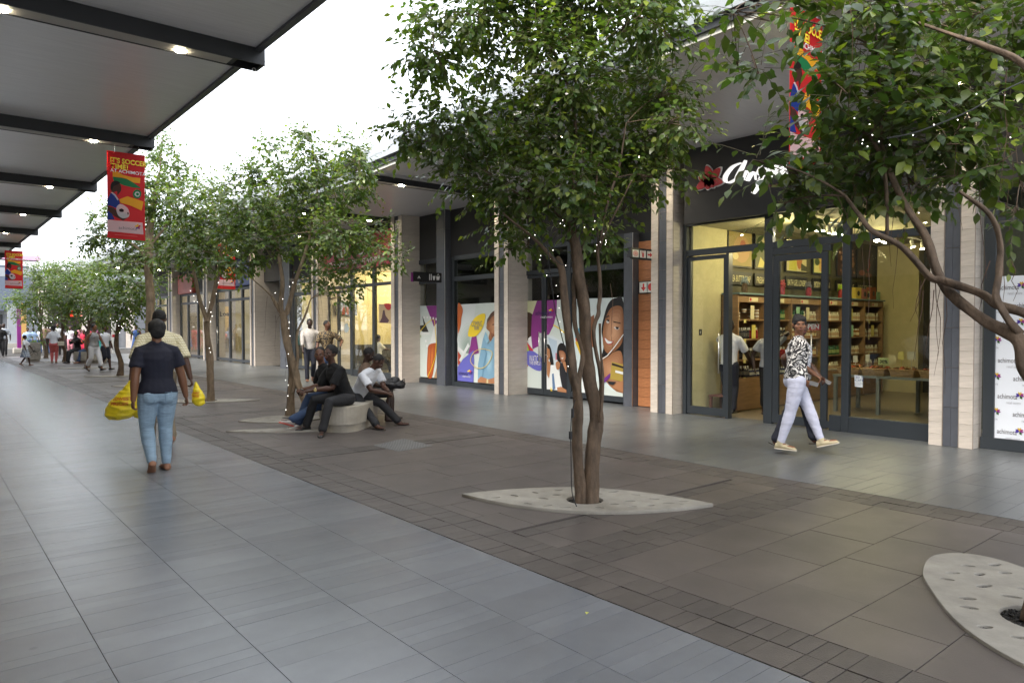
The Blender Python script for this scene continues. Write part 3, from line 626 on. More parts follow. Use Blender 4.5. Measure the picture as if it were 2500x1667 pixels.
wallpic(17.4, 18.25, 2.76, 3.46, [((.05,.035,.02), full), ((.45,.05,.03), [(.6,.3),(.75,.45),(.72,.8),(.82,.5),(.68,.25)]), ((.35,.1,.04), ov(.3,.2,.2,.1)), ((.25,.08,.03), ov(.7,.15,.2,.08))], 'framed dark print with a red chilli shape, farthest from the door')
m_chalk = mat('chalk', (.62,.58,.36), .8)
for x0, x1, s_ in ((12.02,12.86,'SHEA BUTTER SOAP'),(12.96,13.95,'FRESH HANDMADE'),(14.15,15.05,'BATH GEL LOVERS'),(15.28,16.1,'BODY GARDEN'),(16.35,17.3,'NATURALS'),(17.4,18.25,'LOVE SCENTED')):
    t = thing('name_board', 'dark board hand lettered %s on the soap shop wall' % s_, 'sign', (x0, 7.98, 2.44), 'hand lettered boards on the soap shop wall')
    b = MB(); b.box(x0, x1, 7.965, 7.99, 2.42, 2.67); part('board', b, m_black, t); text_on(t, s_, (x0+.06, 7.962, 2.475), (1,0,0), (0,0,1), .125, m_chalk, w=x1-x0-.12, shear=.15, bold=.012)
# shelving with bottles
BX = [11.82,12.77,13.74,15.0,16.0,17.03,17.98]; LV = [.64,.98,1.37,1.74,2.20]
su = thing('shelving_unit', 'long timber shelving unit filled with bottles along the soap shop wall', 'shelves', (14.9,7.8,0))
for z in LV[1:]: b = MB(); b.box(BX[0]+.02, BX[-1]-.02, 7.62, 7.93, z-.03, z); part('shelf_board', b, m_wood, su)
for x in BX: b = MB(); b.box(x-.02, x+.02, 7.60, 7.94, 0, 2.2); part('upright', b, m_wood, su)
b = MB(); b.box(BX[0]-.02, BX[-1]+.02, 7.94, 7.96, 0, 2.2); part('back_board', b, m_wood2, su)
for i in range(6):
    b = MB(); b.box(BX[i]+.021, BX[i+1]-.021, 7.61, 7.90, .02, .62); part('cupboard', b, m_wood, su); b = MB(); b.box(BX[i]+.03, BX[i+1]-.03, 7.604, 7.62, 2.06, 2.17); part('header_rail', b, m_wood, su)
    b = MB(); b.box(BX[i]+.35, BX[i]+.66, 7.598, 7.603, 2.075, 2.155); part('header_card', b, mat('card', (.62,.56,.36), .6), su)
    b = MB(); b.lathe([(.03,0),(.03,.003)], (BX[i]+.40, 7.598, 2.115), 10, axis=(0,-1,0)); part('red_dot', b, m_red, su)
b = MB(); b.box(BX[0]-.03, BX[-1]+.03, 7.56, 7.95, 2.205, 2.235); part('top_board', b, mat('top_edge', (.16,.24,.26), .4), su)
def proto(nm, bits):
    root = bpy.data.objects.new(nm, None)
    return bits
def bottle_mesh(h, r, c, cap, lab):
    b = MB(); b.lathe([(r*.96,0),(r,.01),(r,h*.68),(r*.45,h*.78),(r*.4,h*.8)], n=10, col=c); b.lathe([(r*.46,h*.79),(r*.46,h),(r*.4,h)], n=10, col=cap); b.lathe([(r*1.02,h*.18),(r*1.02,h*.55)], n=10, col=lab)
    me = b.mesh('bottle', smooth=False, color=True); me.materials.append(attr_mat('bottle_paint', .25)); return me
def tub_mesh():
    b = MB(); b.lathe([(.042,0),(.046,.05)], n=12, col=(.7,.68,.58)); b.lathe([(.048,.05),(.048,.062)], n=12, col=(.75,.73,.66)); b.lathe([(.0462,.012),(.0466,.042)], n=12, col=(.35,.22,.12)); me = b.mesh('tub', color=True); me.materials.append(attr_mat('bottle_paint', .25)); return me
BT = {'dark': bottle_mesh(.21,.030,(.012,.010,.012),(.72,.70,.60),(.10,.09,.07)), 'red': bottle_mesh(.21,.030,(.20,.01,.015),(.72,.70,.60),(.25,.03,.03)), 'green': bottle_mesh(.20,.027,(.02,.09,.045),(.05,.15,.08),(.25,.32,.12)),
      'amber': bottle_mesh(.18,.028,(.25,.09,.02),(.72,.68,.5),(.6,.5,.3)), 'white': bottle_mesh(.18,.028,(.60,.56,.42),(.70,.66,.5),(.45,.32,.2)), 'blue': bottle_mesh(.15,.026,(.02,.03,.09),(.7,.68,.6),(.5,.5,.45)), 'tub': tub_mesh()}
FILL = [['dark/blue','dark/dark','dark/red','tub'], ['blue','red','dark','green'], ['blue','amber','amber','green/white'], ['white','green','white','white'], ['amber','amber/white','amber','white'], ['white','white','white','white']]
LN = ['lowest','second','third','top']; BN = ['first bay by the shop door','second bay from the door','third bay from the door','fourth bay from the door','fifth bay from the door','last bay far from the door']
for i in range(6):
    for l in range(4):
        kinds = FILL[i][l].split('/'); x = BX[i]+.07; end = BX[i+1]-.06; n = int((end-x)/.072)
        for k in range(n):
            kd = kinds[min(int(k/n*len(kinds)), len(kinds)-1)]
            if kd == 'tub':
                if k % 3: continue
                for s_ in range(3):
                    if rp.random() < .12: continue
                    o = bpy.data.objects.new('product_tub', BT['tub']); COL.objects.link(o); o.location = (x+k*.072+.04, 7.69, LV[l]+s_*.064); o['category'] = 'tub'; o['group'] = 'tubs stacked on the top shelf'; o['label'] = 'small pale tub stacked on the top shelf of the first bay'
                continue
            if rp.random() < .07: continue
            o = bpy.data.objects.new('bottle', BT[kd]); COL.objects.link(o); o.location = (x+k*.072+rp.uniform(-.006,.006), 7.675+rp.uniform(-.012,.012), LV[l]); o.rotation_euler = (0,0,rp.uniform(0,6))
            o['category'] = 'bottle'; o['group'] = '%s bottles, %s shelf, %s' % (kd, LN[l], BN[i]); o['label'] = '%s bottle with pale cap on the %s shelf, %s' % (kd, LN[l], BN[i])
for i, (x, l) in enumerate(((12.25,3),(12.3,2),(13.95,3),(14.35,3),(16.3,3),(16.35,2),(12.0,1),(17.4,2))):
    t = solo('display_card', MB().box(x, x+.13, 7.615, 7.622, LV[l]+.0, LV[l]+.26), mat(('card','yellow_card','mint_card')[i % 3], ((.62,.56,.36),(.65,.55,.12),(.30,.52,.34))[i % 3], .6),
        '%s display card standing on the %s shelf, card %s from the door' % (('cream','yellow','mint green')[i % 3], LN[l], ('one','two','three','four','five','six','seven','eight')[i]), 'card', 'display cards among the bottles', loc=(x, 7.62, LV[l]))
for i in range(6):
    for l in (0,1,2,3): b = MB(); b.box(BX[i]+.2, BX[i]+.28, 7.612, 7.616, LV[l]-.075, LV[l]-.005); part('price_ticket', b, mat('ticket', (.62,.55,.20), .6), su)
# wrapped gifts on top of the unit
for i, (px, c, c2) in enumerate(((1818,(.10,.07,.05),(.30,.36,.42)),(1909,(.30,.05,.08),(.5,.12,.15)),(1974,(.28,.04,.07),(.2,.2,.25)),(2053,(.30,.04,.04),(.38,.55,.05)))):
    p = onY(px, 715, 7.75); t = thing('gift_wrap', ['dark cellophane gift with a silver bow on the shelf top by the door','red cellophane gift with a red frill on the shelf top','dark red gift with a striped bow on the shelf top','red gift with a lime green bow on the shelf top'][i], 'gift', (p.x,7.75,2.235))
    b = MB(); b.lathe([(.05,0),(.062,.06),(.055,.16),(.025,.2)], t.location, 9); part('wrap', b, mat('wrap%d' % i, c, .15, var=.5, scale=30), t); b = MB()
    for k in range(10): a = k*.63; b.tube([Vector(t.location)+Vector((0,0,.2)), Vector(t.location)+Vector((.05*math.cos(a),.05*math.sin(a),.26+.05*math.sin(k*2.))), Vector(t.location)+Vector((.09*math.cos(a),.07*math.sin(a),.24+.08*math.cos(k)))], [.01,.022,.004], 5)
    part('bow', b, mat('bow%d' % i, c2, .25), t)
for i, (x, h, c) in enumerate(((16.72,.27,(.55,.42,.08)),(17.05,.25,(.42,.16,.12)),(17.3,.2,(.6,.55,.2)),(17.5,.30,(.26,.06,.02)),(17.86,.2,(.25,.42,.25)))):
    t = thing('gift_box', ['yellow gift box with a black disc','dusty pink gift box','small pale yellow gift box','large brown gift box','small mint gift box'][i]+' on the shelf top at the far end', 'box', (x,7.75,2.235), 'gift boxes on the shelf top')
    b = MB(); b.box(x, x+(.28 if i in (0,1,3) else .15), 7.68, 7.78, 2.235, 2.235+h); part('box_body', b, mat('giftbox%d' % i, c, .5), t)
    if i != 4: b = MB(); b.lathe([(.06,0),(.06,.004)], (x+(.14 if i in (0,1,3) else .08), 7.68, 2.235+h*.5), 14, axis=(0,-1,0)); part('disc', b, m_black, t)
# track lights
tl = thing('track_light', 'ceiling track with a row of small white spotlights glowing warm in the soap shop', 'ceiling light', (13,6,3.5))
b = MB(); b.box(10.98, 16.2, 5.98, 6.02, 3.38, 3.41).box(11.0, 11.02, 5.99, 6.01, 3.40, 3.62).box(16.1, 16.12, 5.99, 6.01, 3.40, 3.62); part('track', b, m_white, tl)
rp2 = random.Random(5)
for i, x in enumerate((11.22,11.42,11.62,11.82,12.02,12.22,12.45,13.5,13.9,14.25,14.7,15.5,16.0)):
    a = Vector((rp2.uniform(-.5,.1), rp2.uniform(-.35,.35), -1)).normalized(); p = Vector((x, 6., 3.27)); b = MB(); b.lathe([(.026,-.07),(.034,-.03),(.038,.02),(.052,.07)], p, 12, axis=a); b.tube([(x,6,3.38), p-a*.03], .006, 5)
    s_ = part('spotlight', b, m_white, tl); b = MB(); b.lathe([(.046,.071),(.046,.073)], p, 12, axis=a); part('lamp_face', b, m_lampm, tl, s_)
for x in (11.7,13.4,15.4): lamp((x,6.6,3.05), 9.5)
# display table with baskets
dt = thing('display_table', 'grey steel legged display table inside the soap shop window', 'table', (13.9,5.4,0))
b = MB(); b.box(13.35, 14.35, 4.25, 6.55, .66, .70); part('table_top', b, mat('table_grey', (.24,.27,.26), .4, metal=.3), dt)
for x, y in ((13.39,6.51),(13.39,5.73),(14.3,6.5),(14.3,5.4),(13.39,4.3)): b = MB(); b.box(x-.03, x+.03, y-.03, y+.03, 0, .66); part('leg', b, mat('table_grey', (.24,.27,.26)), dt)
m_wick = mat('wicker', (.34,.22,.10), .7, var=.3, scale=30, bump=.5, bscale=80)
for i, (y, x) in enumerate(((6.3,13.62),(5.85,13.62),(5.35,13.62),(4.85,13.62),(4.45,14.0))):
    t = thing('wicker_basket', 'wicker basket of wrapped soaps, '+['leftmost','second from the left','middle one under the 30% card','second from the right','rightmost at the back'][i]+' on the display table', 'basket', (x,y,.70), 'wicker baskets on the display table')
    b = MB(); w0, w1 = .18, .21
    for k in range(5):                             # woven rows
        z = .70+.028*k; w_ = w0+(w1-w0)*k/4; 
        pts = [(x-.17-k*.006,y-w_),(x+.17,y-w_),(x+.17,y+w_),(x-.17-k*.006,y+w_)]; b.tube([(p[0],p[1],z+.012) for p in pts+pts[:1]], .013, 6)
    b.box(x-.165, x+.165, y-.17, y+.17, .702, .71); part('woven_body', b, m_wick, t); b = MB()
    for k in range(46): c = rp.choice(((.50,.22,.08),(.55,.36,.16),(.30,.12,.05),(.60,.15,.08),(.2,.13,.07))); xx, yy, zz = x+rp.uniform(-.14,.14), y+rp.uniform(-.16,.16), .80+rp.uniform(0,.06); b.box(xx-.03, xx+.03, yy-.02, yy+.02, zz, zz+.02, col=c)
    part('soaps', b, attr_mat('bottle_paint', .25), t, color=True, kind='stuff')
for i, (px, py, w, h, txt) in enumerate(((2083,868,11,17,''),(2113,865,10,17,''),(2144,873,26,18,'30%'),(2170,866,17,22,''),(2193,858,14,20,''),(2215,858,20,20,''))):
    p0 = onX(px, py, 13.6); p1 = onX(px+w, py+h, 13.6); t = thing('price_card', ['small white price card at the left of the baskets','second small white price card over the baskets','pale green card reading 30%','cream card right of the 30% card','narrow yellow card over the baskets','pale patterned card farthest right over the baskets'][i], 'card', (13.6,p0.y,p1.z), 'cards standing in the baskets')
    b = MB(); b.box(13.6, 13.606, p1.y, p0.y, p1.z, p0.z); b.box(13.607, 13.611, (p0.y+p1.y)/2-.004, (p0.y+p1.y)/2+.004, .8, p1.z+.05); part('card', b, mat('pc%d' % i, ((.6,.6,.5),(.6,.6,.5),(.42,.52,.25),(.55,.5,.3),(.55,.5,.15),(.5,.5,.4))[i], .6), t)
    if txt: text_on(t, txt, (13.595, p0.y-.03, p1.z+.03), (0,-1,0), (0,0,1), .06, m_black, w=.14, bold=.03)
st = thing('stool', 'small brown plastic stool behind the glass door', 'stool', (11.55,7.75,0)); b = MB(); b.box(11.35,11.75,7.55,7.93,.30,.33,ch=.01); part('seat', b, mat('stool_plastic', (.16,.07,.06), .5), st)
for x in (11.37,11.69):
    for y in (7.57,7.87): b = MB(); b.box(x, x+.045, y, y+.045, 0, .3); part('leg', b, mat('stool_plastic', (.16,.07,.06)), st)
sw = thing('light_switch', 'small dark switch plate on the cream wall behind the left door', 'switch', (11.3,7.97,1.45)); b = MB(); b.box(11.12,11.2,7.965,7.974,1.44,1.55); part('plate', b, m_black, sw)
b = MB(); b.box(11.14,11.155,7.962,7.965,1.47,1.52); part('rocker', b, m_white, sw)
fx = thing('fridge_cabinet', 'blue lit glass cabinet of small goods at the back of the soap shop', 'cabinet', (17.5,5.0,0)); b = MB(); b.box(17.2,17.9,4.5,5.5,0,2.0); part('cabinet_body', b, mat('cab', (.06,.08,.10), .5), fx)
for z in (.5,.8,1.1,1.4,1.7):
    b = MB(); b.box(17.12,17.2,4.52,5.48,z,z+.02); part('shelf_board', b, m_inox, fx); b = MB()
    for k in range(10): b.box(17.13,17.19,4.56+k*.09,4.62+k*.09,z+.021,z+.021+rp.uniform(.08,.17), col=rp.choice(((.3,.4,.5),(.5,.5,.45),(.1,.2,.35),(.45,.35,.3))))
    part('goods', b, attr_mat('bottle_paint'), fx, color=True)
# ---------------------------------------------------------------- nearest bay: white film with repeated logo
nb = thing('shopfront', 'nearest black framed shop window covered in white film with repeated logos', 'shopfront', (10.85,1.5,0))
fz0, fz1 = onX(2412,1066,10.8).z, onX(2418,676,10.8).z; fy = onX(2413,1000,10.8).y
b = MB(); b.box(10.76, 10.85, -3.5, 3.30, 0, fz0, ch=.004); part('bottom_rail', b, m_frame, nb); frame_v(nb, 10.85, [3.27-.06], fz0, 3.46, .13); frame_v(nb, 10.85, [.4,-1.8], fz0, 3.46, .08); frame_h(nb, 10.85, .44, fy+.02, [2.96,3.43], .09)
pane(nb, 10.85, -3.5, fy, fz0, 3.4); b = MB(); b.box(10.795, 10.80, -3.5, fy, fz0, fz1); part('window_film', b, mat('white_film', (.74,.77,.83), .35, var=.02), nb)
yA = onX(2390+165*.2806, 880, 10.79).y; yB = onX(2390-30*.2806, 880, 10.79).y; yB2 = onX(2390+300*.2806, 880, 10.79).y; pit = yB-yB2; cw = onX(2390+165*.2806,880,10.79).y-onX(2390+338*.2806,880,10.79).y
zA = [onX(2390+165*.2806, 670+y*.2806, 10.79).z for y in (135,447,765,1075,1380)]; zB = [onX(2390+300*.2806, 670+y*.2806, 10.79).z for y in (290,605,925,1235)]
m_ink = mat('logo_grey', (.10,.09,.10), .5); m_ink2 = mat('logo_pale', (.36,.36,.40), .5)
for y_, zs in ((yA, zA), (yA-pit, zA), (yB, zB), (yB2, zB), (yB2-pit, zB)):
    for z in zs:
        full_ = y_ < fy+.01
        if full_: text_on(nb, 'achimota', (10.791, y_, z), (0,-1,0), (0,0,1), .062, m_ink, w=cw, bold=.004); text_on(nb, 'retail centre', (10.791, y_-cw*.45, z-.065), (0,-1,0), (0,0,1), .034, m_ink2, w=cw*.72)
        else: text_on(nb, 'ota', (10.791, fy-.012, z), (0,-1,0), (0,0,1), .062, m_ink, w=cw*.24, bold=.004); text_on(nb, 'centre', (10.791, fy-.02, z-.065), (0,-1,0), (0,0,1), .034, m_ink2, w=cw*.4)
        b = MB(); cy, cz, s_ = y_-cw*1.13, z+.048, .052
        for c, a in (((.6,.40,.03),75),((.6,.40,.03),110),((.30,.02,.12),35),(PUR,-5),((.03,.10,.02),-60),((.06,.03,.28),150),((.06,.03,.28),190)):
            a = math.radians(a); d = (-math.cos(a), math.sin(a)); n = (-d[1], d[0]); k = len(b.f)*.0004
            b.add([(10.790-k, cy+s_*q0*d[0]+s_*q1*n[0], cz+s_*q0*d[1]+s_*q1*n[1]) for q0, q1 in ((0,0),(.5,.3),(1,0),(.5,-.3))], [(0,1,2,3)], c)
        part('logo_flower', b, print_m, nb, color=True)
# ---------------------------------------------------------------- covered windows
room(11.42, 16, 8.8, 17.6, 3.6, m_dim, m_dim, m_dim)
c1 = thing('shopfront', 'vacant shop front with double door covered by WATCH THIS SPACE pictures', 'shopfront', (11.2,11,0))
XC = 11.2
frame_v(c1, XC, [13.12], 0, 3.46, .07); frame_v(c1, XC, [11.40], 0, 3.46, .10); frame_v(c1, XC, [9.72], 0, 3.46, .06); frame_h(c1, XC, 9.75, 11.35, [3.43,2.84,.10], .12)
frame_h(c1, XC, 11.45, 13.09, [3.43,2.86], .10); pane(c1, XC, 9.75, 11.35, .14, 3.38); pane(c1, XC, 11.45, 13.09, 2.9, 3.38); door(c1, XC-.006, 12.27, 13.08, 2.80, 12.36); door(c1, XC-.006, 11.45, 12.26, 2.80, 12.17)
c2 = thing('shopfront', 'vacant shop front with COMING SOON pictures and a man in blue', 'shopfront', (11.2,15,0))
frame_v(c2, XC, [15.86], 0, 3.46, .12); frame_v(c2, XC, [13.38], 0, 3.46, .06); frame_h(c2, XC, 13.41, 15.80, [3.43,2.87,.06], .12); pane(c2, XC, 13.41, 15.80, .12, 3.38)
c3 = thing('shopfront', 'narrow vacant shop window with a shoe and fabric picture left of the slate pier', 'shopfront', (11.2,17.2,0))
frame_v(c3, XC, [18.05], 0, 3.46, .10); frame_v(c3, XC, [16.45], 0, 3.46, .06); frame_h(c3, XC, 16.48, 18.0, [3.43,2.87,.06], .12); pane(c3, XC, 16.48, 18.0, .12, 3.38)
XP = XC-.048
E = lambda p: zm(1000, 690, .1721, p); Fz = lambda p: zm(1270, 720, .1722, p); H5 = lambda p: zm(1240, 700, .3571, p)
def ring(pts, w, mapf):                        # closed or open line of width w as quads
    out = []
    for i in range(len(pts)-1):
        a, c = pts[i], pts[i+1]; L_ = math.dist(a, c) or 1; n = (-(c[1]-a[1])/L_*w, (c[0]-a[0])/L_*w); out.append(mapf([(a[0]+n[0],a[1]+n[1]),(c[0]+n[0],c[1]+n[1]),(c[0]-n[0],c[1]-n[1]),(a[0]-n[0],a[1]-n[1])]))
    return out
ORG, OR2 = (.55,.13,.03), (.40,.06,.03)
P3 = [(GREYF, E([(-40,332),(392,325),(400,1352),(-40,1318)]), 0), ((.02,.02,.02), E([(55,370),(95,400),(90,640),(130,610),(200,600),(180,470),(270,700),(190,700),(140,660),(55,735)]), 0), ((.62,.25,.42), E([(122,420),(150,440),(150,590),(122,580)]), 0),
      ((.68,.70,.68), E([(90,710),(285,705),(285,740),(90,740)]), 0), ((.35,.42,.28), E([(110,742),(165,742),(165,780),(110,780)]), 0), (PUR, E([(235,330),(395,325),(395,560),(345,625)]), 0), ((.72,.74,.73), E([(345,620),(395,560),(395,900),(285,880)]), 0),
      *soft((.42,.08,.02), (.62,.18,.04), E([(270,890),(330,860),(385,865),(385,960),(350,1180),(315,1345),(255,1335),(245,1200),(255,1000)])), (OR2, E([(300,900),(310,900),(290,1300),(280,1300)]), 0), (OR2, E([(345,890),(352,890),(330,1200),(322,1200)]), 0), ((.40,.24,.13), E([(345,1350),(390,1180),(392,1352)]), 0), (YEL, E([(52,1130),(68,1120),(72,1328),(52,1325)]), 0)]
P3 += [(YEL, q_, 0) for q_ in ring([(60,830),(150,690),(240,580),(340,505),(355,560),(378,850),(365,1050),(320,1190),(255,1340)], 4, E)]
P3 += [(WHT, E([(x,y),(x+22,y+2),(x+22,y+34),(x,y+32)]), 0) for x, y in ((240,475),(283,480),(325,488),(368,500),(196,475),(220,810),(238,880))]
P3 += [((.15,.02,.06), E([(60+i*4,885+i*48),(68+i*4,885+i*48),(70+i*4,905+i*48),(62+i*4,905+i*48)]), 0) for i in range(9)]
art(c3, XP, P3, label='window print with a black shoe, purple shape and orange fabric')
P2 = [(GREYF, E([(682,310),(1290,280),(1290,1456),(680,1386)]), 0), ((.66,.70,.70), E([(750,306),(940,298),(900,620),(830,860),(760,1000),(684,900),(684,700)]), 0), *soft((.62,.67,.66), (.20,.28,.23), E([(690,720),(830,560),(868,720),(845,860),(770,960),(690,905)]), 10, 40, 9),
      (ORG, E([(684,310),(735,330),(755,400),(735,500),(725,600),(700,690),(684,690)]), 1), (OR2, E([(684,970),(745,1050),(700,1180),(684,1150)]), 0), ((.7,.72,.72), E([(684,900),(790,990),(770,1010),(684,960)]), 0), ((.7,.72,.72), E([(830,850),(850,900),(720,1120),(700,1100)]), 0),
      (PUR, E([(880,770),(945,752),(982,995),(900,1020),(830,1010),(860,900)]), 0), (YEL, E([(1068,440),(1060,560),(1010,680),(940,755),(880,768),(830,755),(840,660),(880,560),(960,470)]), 1), (LIL, E([(905,958),(915,1100),(905,1412),(680,1388),(682,1190),(760,1080)]), 0),
      ((.10,.05,.03), E([(1180,410),(1215,390),(1290,380),(1290,560),(1110,570),(1088,600),(1100,520),(1150,440)]), 0), *soft((.30,.12,.05), (.50,.25,.13), E([(1100,575),(1140,520),(1190,470),(1290,460),(1290,760),(1190,760),(1150,830),(1120,780),(1135,700),(1090,650)]), 6, -6), ((.30,.12,.05), E([(1108,590),(1128,580),(1132,630),(1112,640)]), 0), ((.12,.05,.03), E([(1172,590),(1205,580),(1205,600),(1175,605)]), 0), ((.25,.10,.05), E([(1150,700),(1200,740),(1190,760),(1150,780)]), 0),
      ((.20,.36,.50), E([(1075,695),(1040,800),(1000,1000),(970,1160),(968,1380),(1290,1450),(1290,760),(1200,770),(1140,850),(1100,870)]), 0), *soft((.20,.36,.50), (.33,.52,.64), E([(1080,900),(1150,880),(1190,1000),(1180,1250),(1120,1330),(1080,1200)])), ((.27,.47,.60), E([(1078,690),(1130,820),(1095,870),(1060,780)]), 0), ((.13,.27,.40), E([(1060,900),(1080,1000),(1040,1180),(1020,1370),(1035,1370),(1070,1150),(1100,1000)]), 0), ((.13,.27,.40), E([(1200,800),(1208,800),(1208,1360),(1196,1360)]), 0),
      (SK1, E([(968,1375),(1010,1330),(1120,1370),(1200,1345),(1290,1360),(1290,1440),(1100,1425),(965,1412)]), 0), ((.65,.55,.30), E([(1092,1365),(1115,1365),(1115,1430),(1090,1428)]), 0)]
P2 += [((.78,.56,.10), q_, 0) for q_ in ring(smooth_loop([(862,1100),(910,990),(1000,942),(1090,948),(1168,985),(1150,1080),(1080,1180),(1000,1216),(910,1180)], 4)+[(862,1100)], 4, E)]
P2 += [(c, E([(p[0],p[1]) for p in q_]), 0) for c, q_, _ in flower(848, 1262, 34)]
art(c2, XP, P2, label='window print of a man in a blue shirt with yellow and purple leaf shapes')
XT = XP-.02
def twin(t, s_, p0, p1, h, m, bold=.02): a = onX(p0[0], p0[1], XT); c = onX(p1[0], p1[1], XT); text_on(t, s_, a, (0,a.y*-1+c.y,0), (0,0,1), h, m, w=a.y-c.y, bold=bold)
m_grey = mat('ink_grey', (.20,.20,.22), .6); m_navy = mat('ink_navy', (.03,.02,.10), .6)
twin(c2, 'COMING', (1150.7, 797.5), (1177, 797), .15, m_grey, .0); twin(c2, 'SOON!!', (1158, 804.8), (1169.5, 804.3), .085, m_grey)
twin(c2, 'achimota', (1119.5, 914.5), (1142, 916), .105, m_navy, .0); twin(c2, 'retail centre', (1129, 920), (1148, 922), .055, WHT and mat('ink_white', (.72,.72,.72), .6), .0)
PL = [(GREYF, Fz([(45,88),(302,80),(302,1342),(45,1318)]), 0), ((.60,.62,.38), Fz([(45,88),(235,82),(180,300),(45,300)]), 0), ((.05,.025,.015), Fz([(45,290),(110,245),(180,290),(175,420),(150,600),(90,650),(45,640)]), 1), (SK2, Fz([(45,560),(80,560),(70,640),(45,640)]), 0), ((.30,.12,.05), Fz([(45,640),(100,690),(150,800),(110,1010),(45,1080)]), 0),
      ((.55,.03,.06), Fz([(60,640),(85,650),(190,790),(150,800)]), 0), ((.35,.55,.08), Fz([(80,680),(100,690),(125,800),(105,800)]), 0), (WHT, Fz([(110,620),(150,585),(165,740),(130,690)]), 0), (PUR, Fz([(238,82),(302,80),(302,700),(175,770),(155,560),(165,300)]), 0), ((.66,.68,.68), Fz([(258,540),(302,540),(302,830),(215,760),(260,730)]), 0),
      (LIL, Fz([(50,870),(100,800),(180,795),(260,850),(302,900),(302,1060),(230,1068),(130,1010),(70,940)]), 1)]
d_ = [c for c in c1.children if c.name.startswith('door')]
art(c1, XP-.001, PL, parent=d_[0], label='left door print with a purple leaf and curly haired figure'); 
PRR = [(GREYF, Fz([(378,76),(658,66),(658,1388),(375,1350)]), 0), (PUR, Fz([(378,76),(522,70),(515,260),(470,440),(410,560),(378,570)]), 0), ((.62,.68,.72), Fz([(378,570),(450,575),(560,640),(655,700),(658,1388),(375,1350)]), 0), ((.45,.55,.65), Fz([(400,600),(520,650),(520,900),(450,900)]), 0),
       ((.55,.2,.25), Fz([(500,820),(540,830),(540,920),(500,920)]), 0), (HAIR, Fz([(378,700),(420,720),(450,820),(475,980),(430,990),(400,800)]), 1), (SK1, Fz([(378,740),(415,770),(425,870),(400,930),(430,960),(420,1200),(378,1130)]), 0), (WHT, Fz([(378,1120),(405,1210),(440,990),(500,1000),(560,1100),(580,1280),(520,1360),(378,1340)]), 0), ((.12,.20,.35), Fz([(450,1120),(475,1110),(500,1330),(460,1350)]), 0), ((.7,.7,.68), Fz([(375,868),(392,862),(385,880)]), 0),
       (HAIR, Fz([(520,900),(530,740),(580,680),(640,720),(658,850),(658,1010),(600,940),(560,960)]), 1), *soft((.26,.10,.05), (.48,.24,.13), Fz([(548,800),(600,790),(640,830),(645,900),(620,950),(600,965),(575,930)])), (SK1, Fz([(600,950),(640,940),(658,1020),(658,1100),(620,1030)]), 0), (WHT, Fz([(575,895),(615,885),(600,910)]), 0), ((.02,.02,.025), Fz([(555,960),(600,960),(650,1100),(658,1100),(658,1345),(600,1330),(560,1130)]), 0), (SK1, Fz([(505,960),(540,940),(565,980),(550,1050),(515,1050)]), 1),
       (SK1, Fz([(520,1310),(580,1300),(655,1345),(655,1385),(530,1365)]), 0), (YEL, Fz([(430,1300),(450,1345),(455,1362),(430,1358)]), 0)]
PRR += [(YEL, q_, 0) for q_ in ring([(470,425),(560,480),(658,565)], 8, Fz)]+[(c, q_, 0) for c, q_, _ in flower(1270+437*.1722, 720+225*.1722, 6.5)]
art(c1, XP-.001, PRR, parent=d_[1], label='right door print of two laughing women')
twin(c1, 'WATCH', (1291.8, 883), (1319, 884), .155, mat('ink_white', (.72,.72,.72)), .0); twin(c1, 'THIS SPACE!!', (1292, 889.5), (1321, 892.5), .075, mat('ink_white', (.72,.72,.72)), .006)
twin(c1, 'achimota', (1307, 769), (1340, 768), .10, m_navy, 0); twin(c1, 'retail centre', (1320, 776.5), (1349, 776), .055, mat('ink_white', (.72,.72,.72)), 0)
PW = [((.62,.70,.70), H5([(440,85),(790,72),(786,770),(440,725)]), 0), ((.12,.35,.48), H5([(455,310),(520,250),(520,340),(460,350)]), 0), ((.70,.45,.03), H5([(460,380),(500,330),(520,400),(500,480)]), 0), ((.60,.10,.05), H5([(460,350),(500,330),(500,360),(465,375)]), 0), ((.25,.10,.05), H5([(560,210),(590,190),(590,420),(560,400)]), 0),
      (HAIR, H5([(735,78),(790,110),(790,510),(740,540),(640,520),(655,400),(640,300),(660,190),(690,110)]), 1), *soft((.34,.15,.07), (.50,.26,.14), H5([(625,510),(680,470),(770,440),(788,560),(787,725),(710,690),(640,600)])), *soft((.30,.125,.055), (.60,.33,.19), H5([(700,150),(760,130),(788,170),(788,330),(770,400),(700,455),(660,430),(648,340),(660,240)]), 1, 3),
      ((.52,.27,.15), H5([(690,260),(710,260),(715,320),(680,330)]), 1), ((.70,.68,.66), H5([(672,235),(690,228),(692,245),(680,250)]), 1), ((.70,.68,.66), H5([(725,275),(760,280),(755,292),(735,290)]), 1), (HAIR, H5([(676,222),(692,226),(692,238),(682,238)]), 0), (HAIR, H5([(735,272),(758,276),(756,290),(742,290)]), 0), ((.06,.03,.02), H5([(665,205),(690,195),(695,202),(668,213)]), 0), ((.06,.03,.02), H5([(720,235),(770,245),(770,252),(722,243)]), 0),
      ((.45,.10,.08), H5([(655,345),(690,365),(725,372),(705,395),(675,390)]), 1), (WHT, H5([(662,350),(690,370),(716,374),(700,388),(676,384)]), 1), ((.16,.03,.24), H5([(640,640),(700,590),(705,612),(650,665)]), 0), ((.42,.30,.06), H5([(710,512),(788,530),(786,650),(698,630)]), 0), ((.03,.02,.02), H5([(712,520),(788,545),(788,558),(710,535)]), 0), (WHT, H5([(735,570),(788,582),(788,600),(733,586)]), 0), (SK1, H5([(715,690),(755,650),(788,640),(787,722)]), 0), (GREYF, H5([(635,655),(700,705),(786,728),(786,770),(600,745),(600,640)]), 0), ((.02,.02,.025), H5([(680,645),(740,650),(720,670),(690,665)]), 0)]
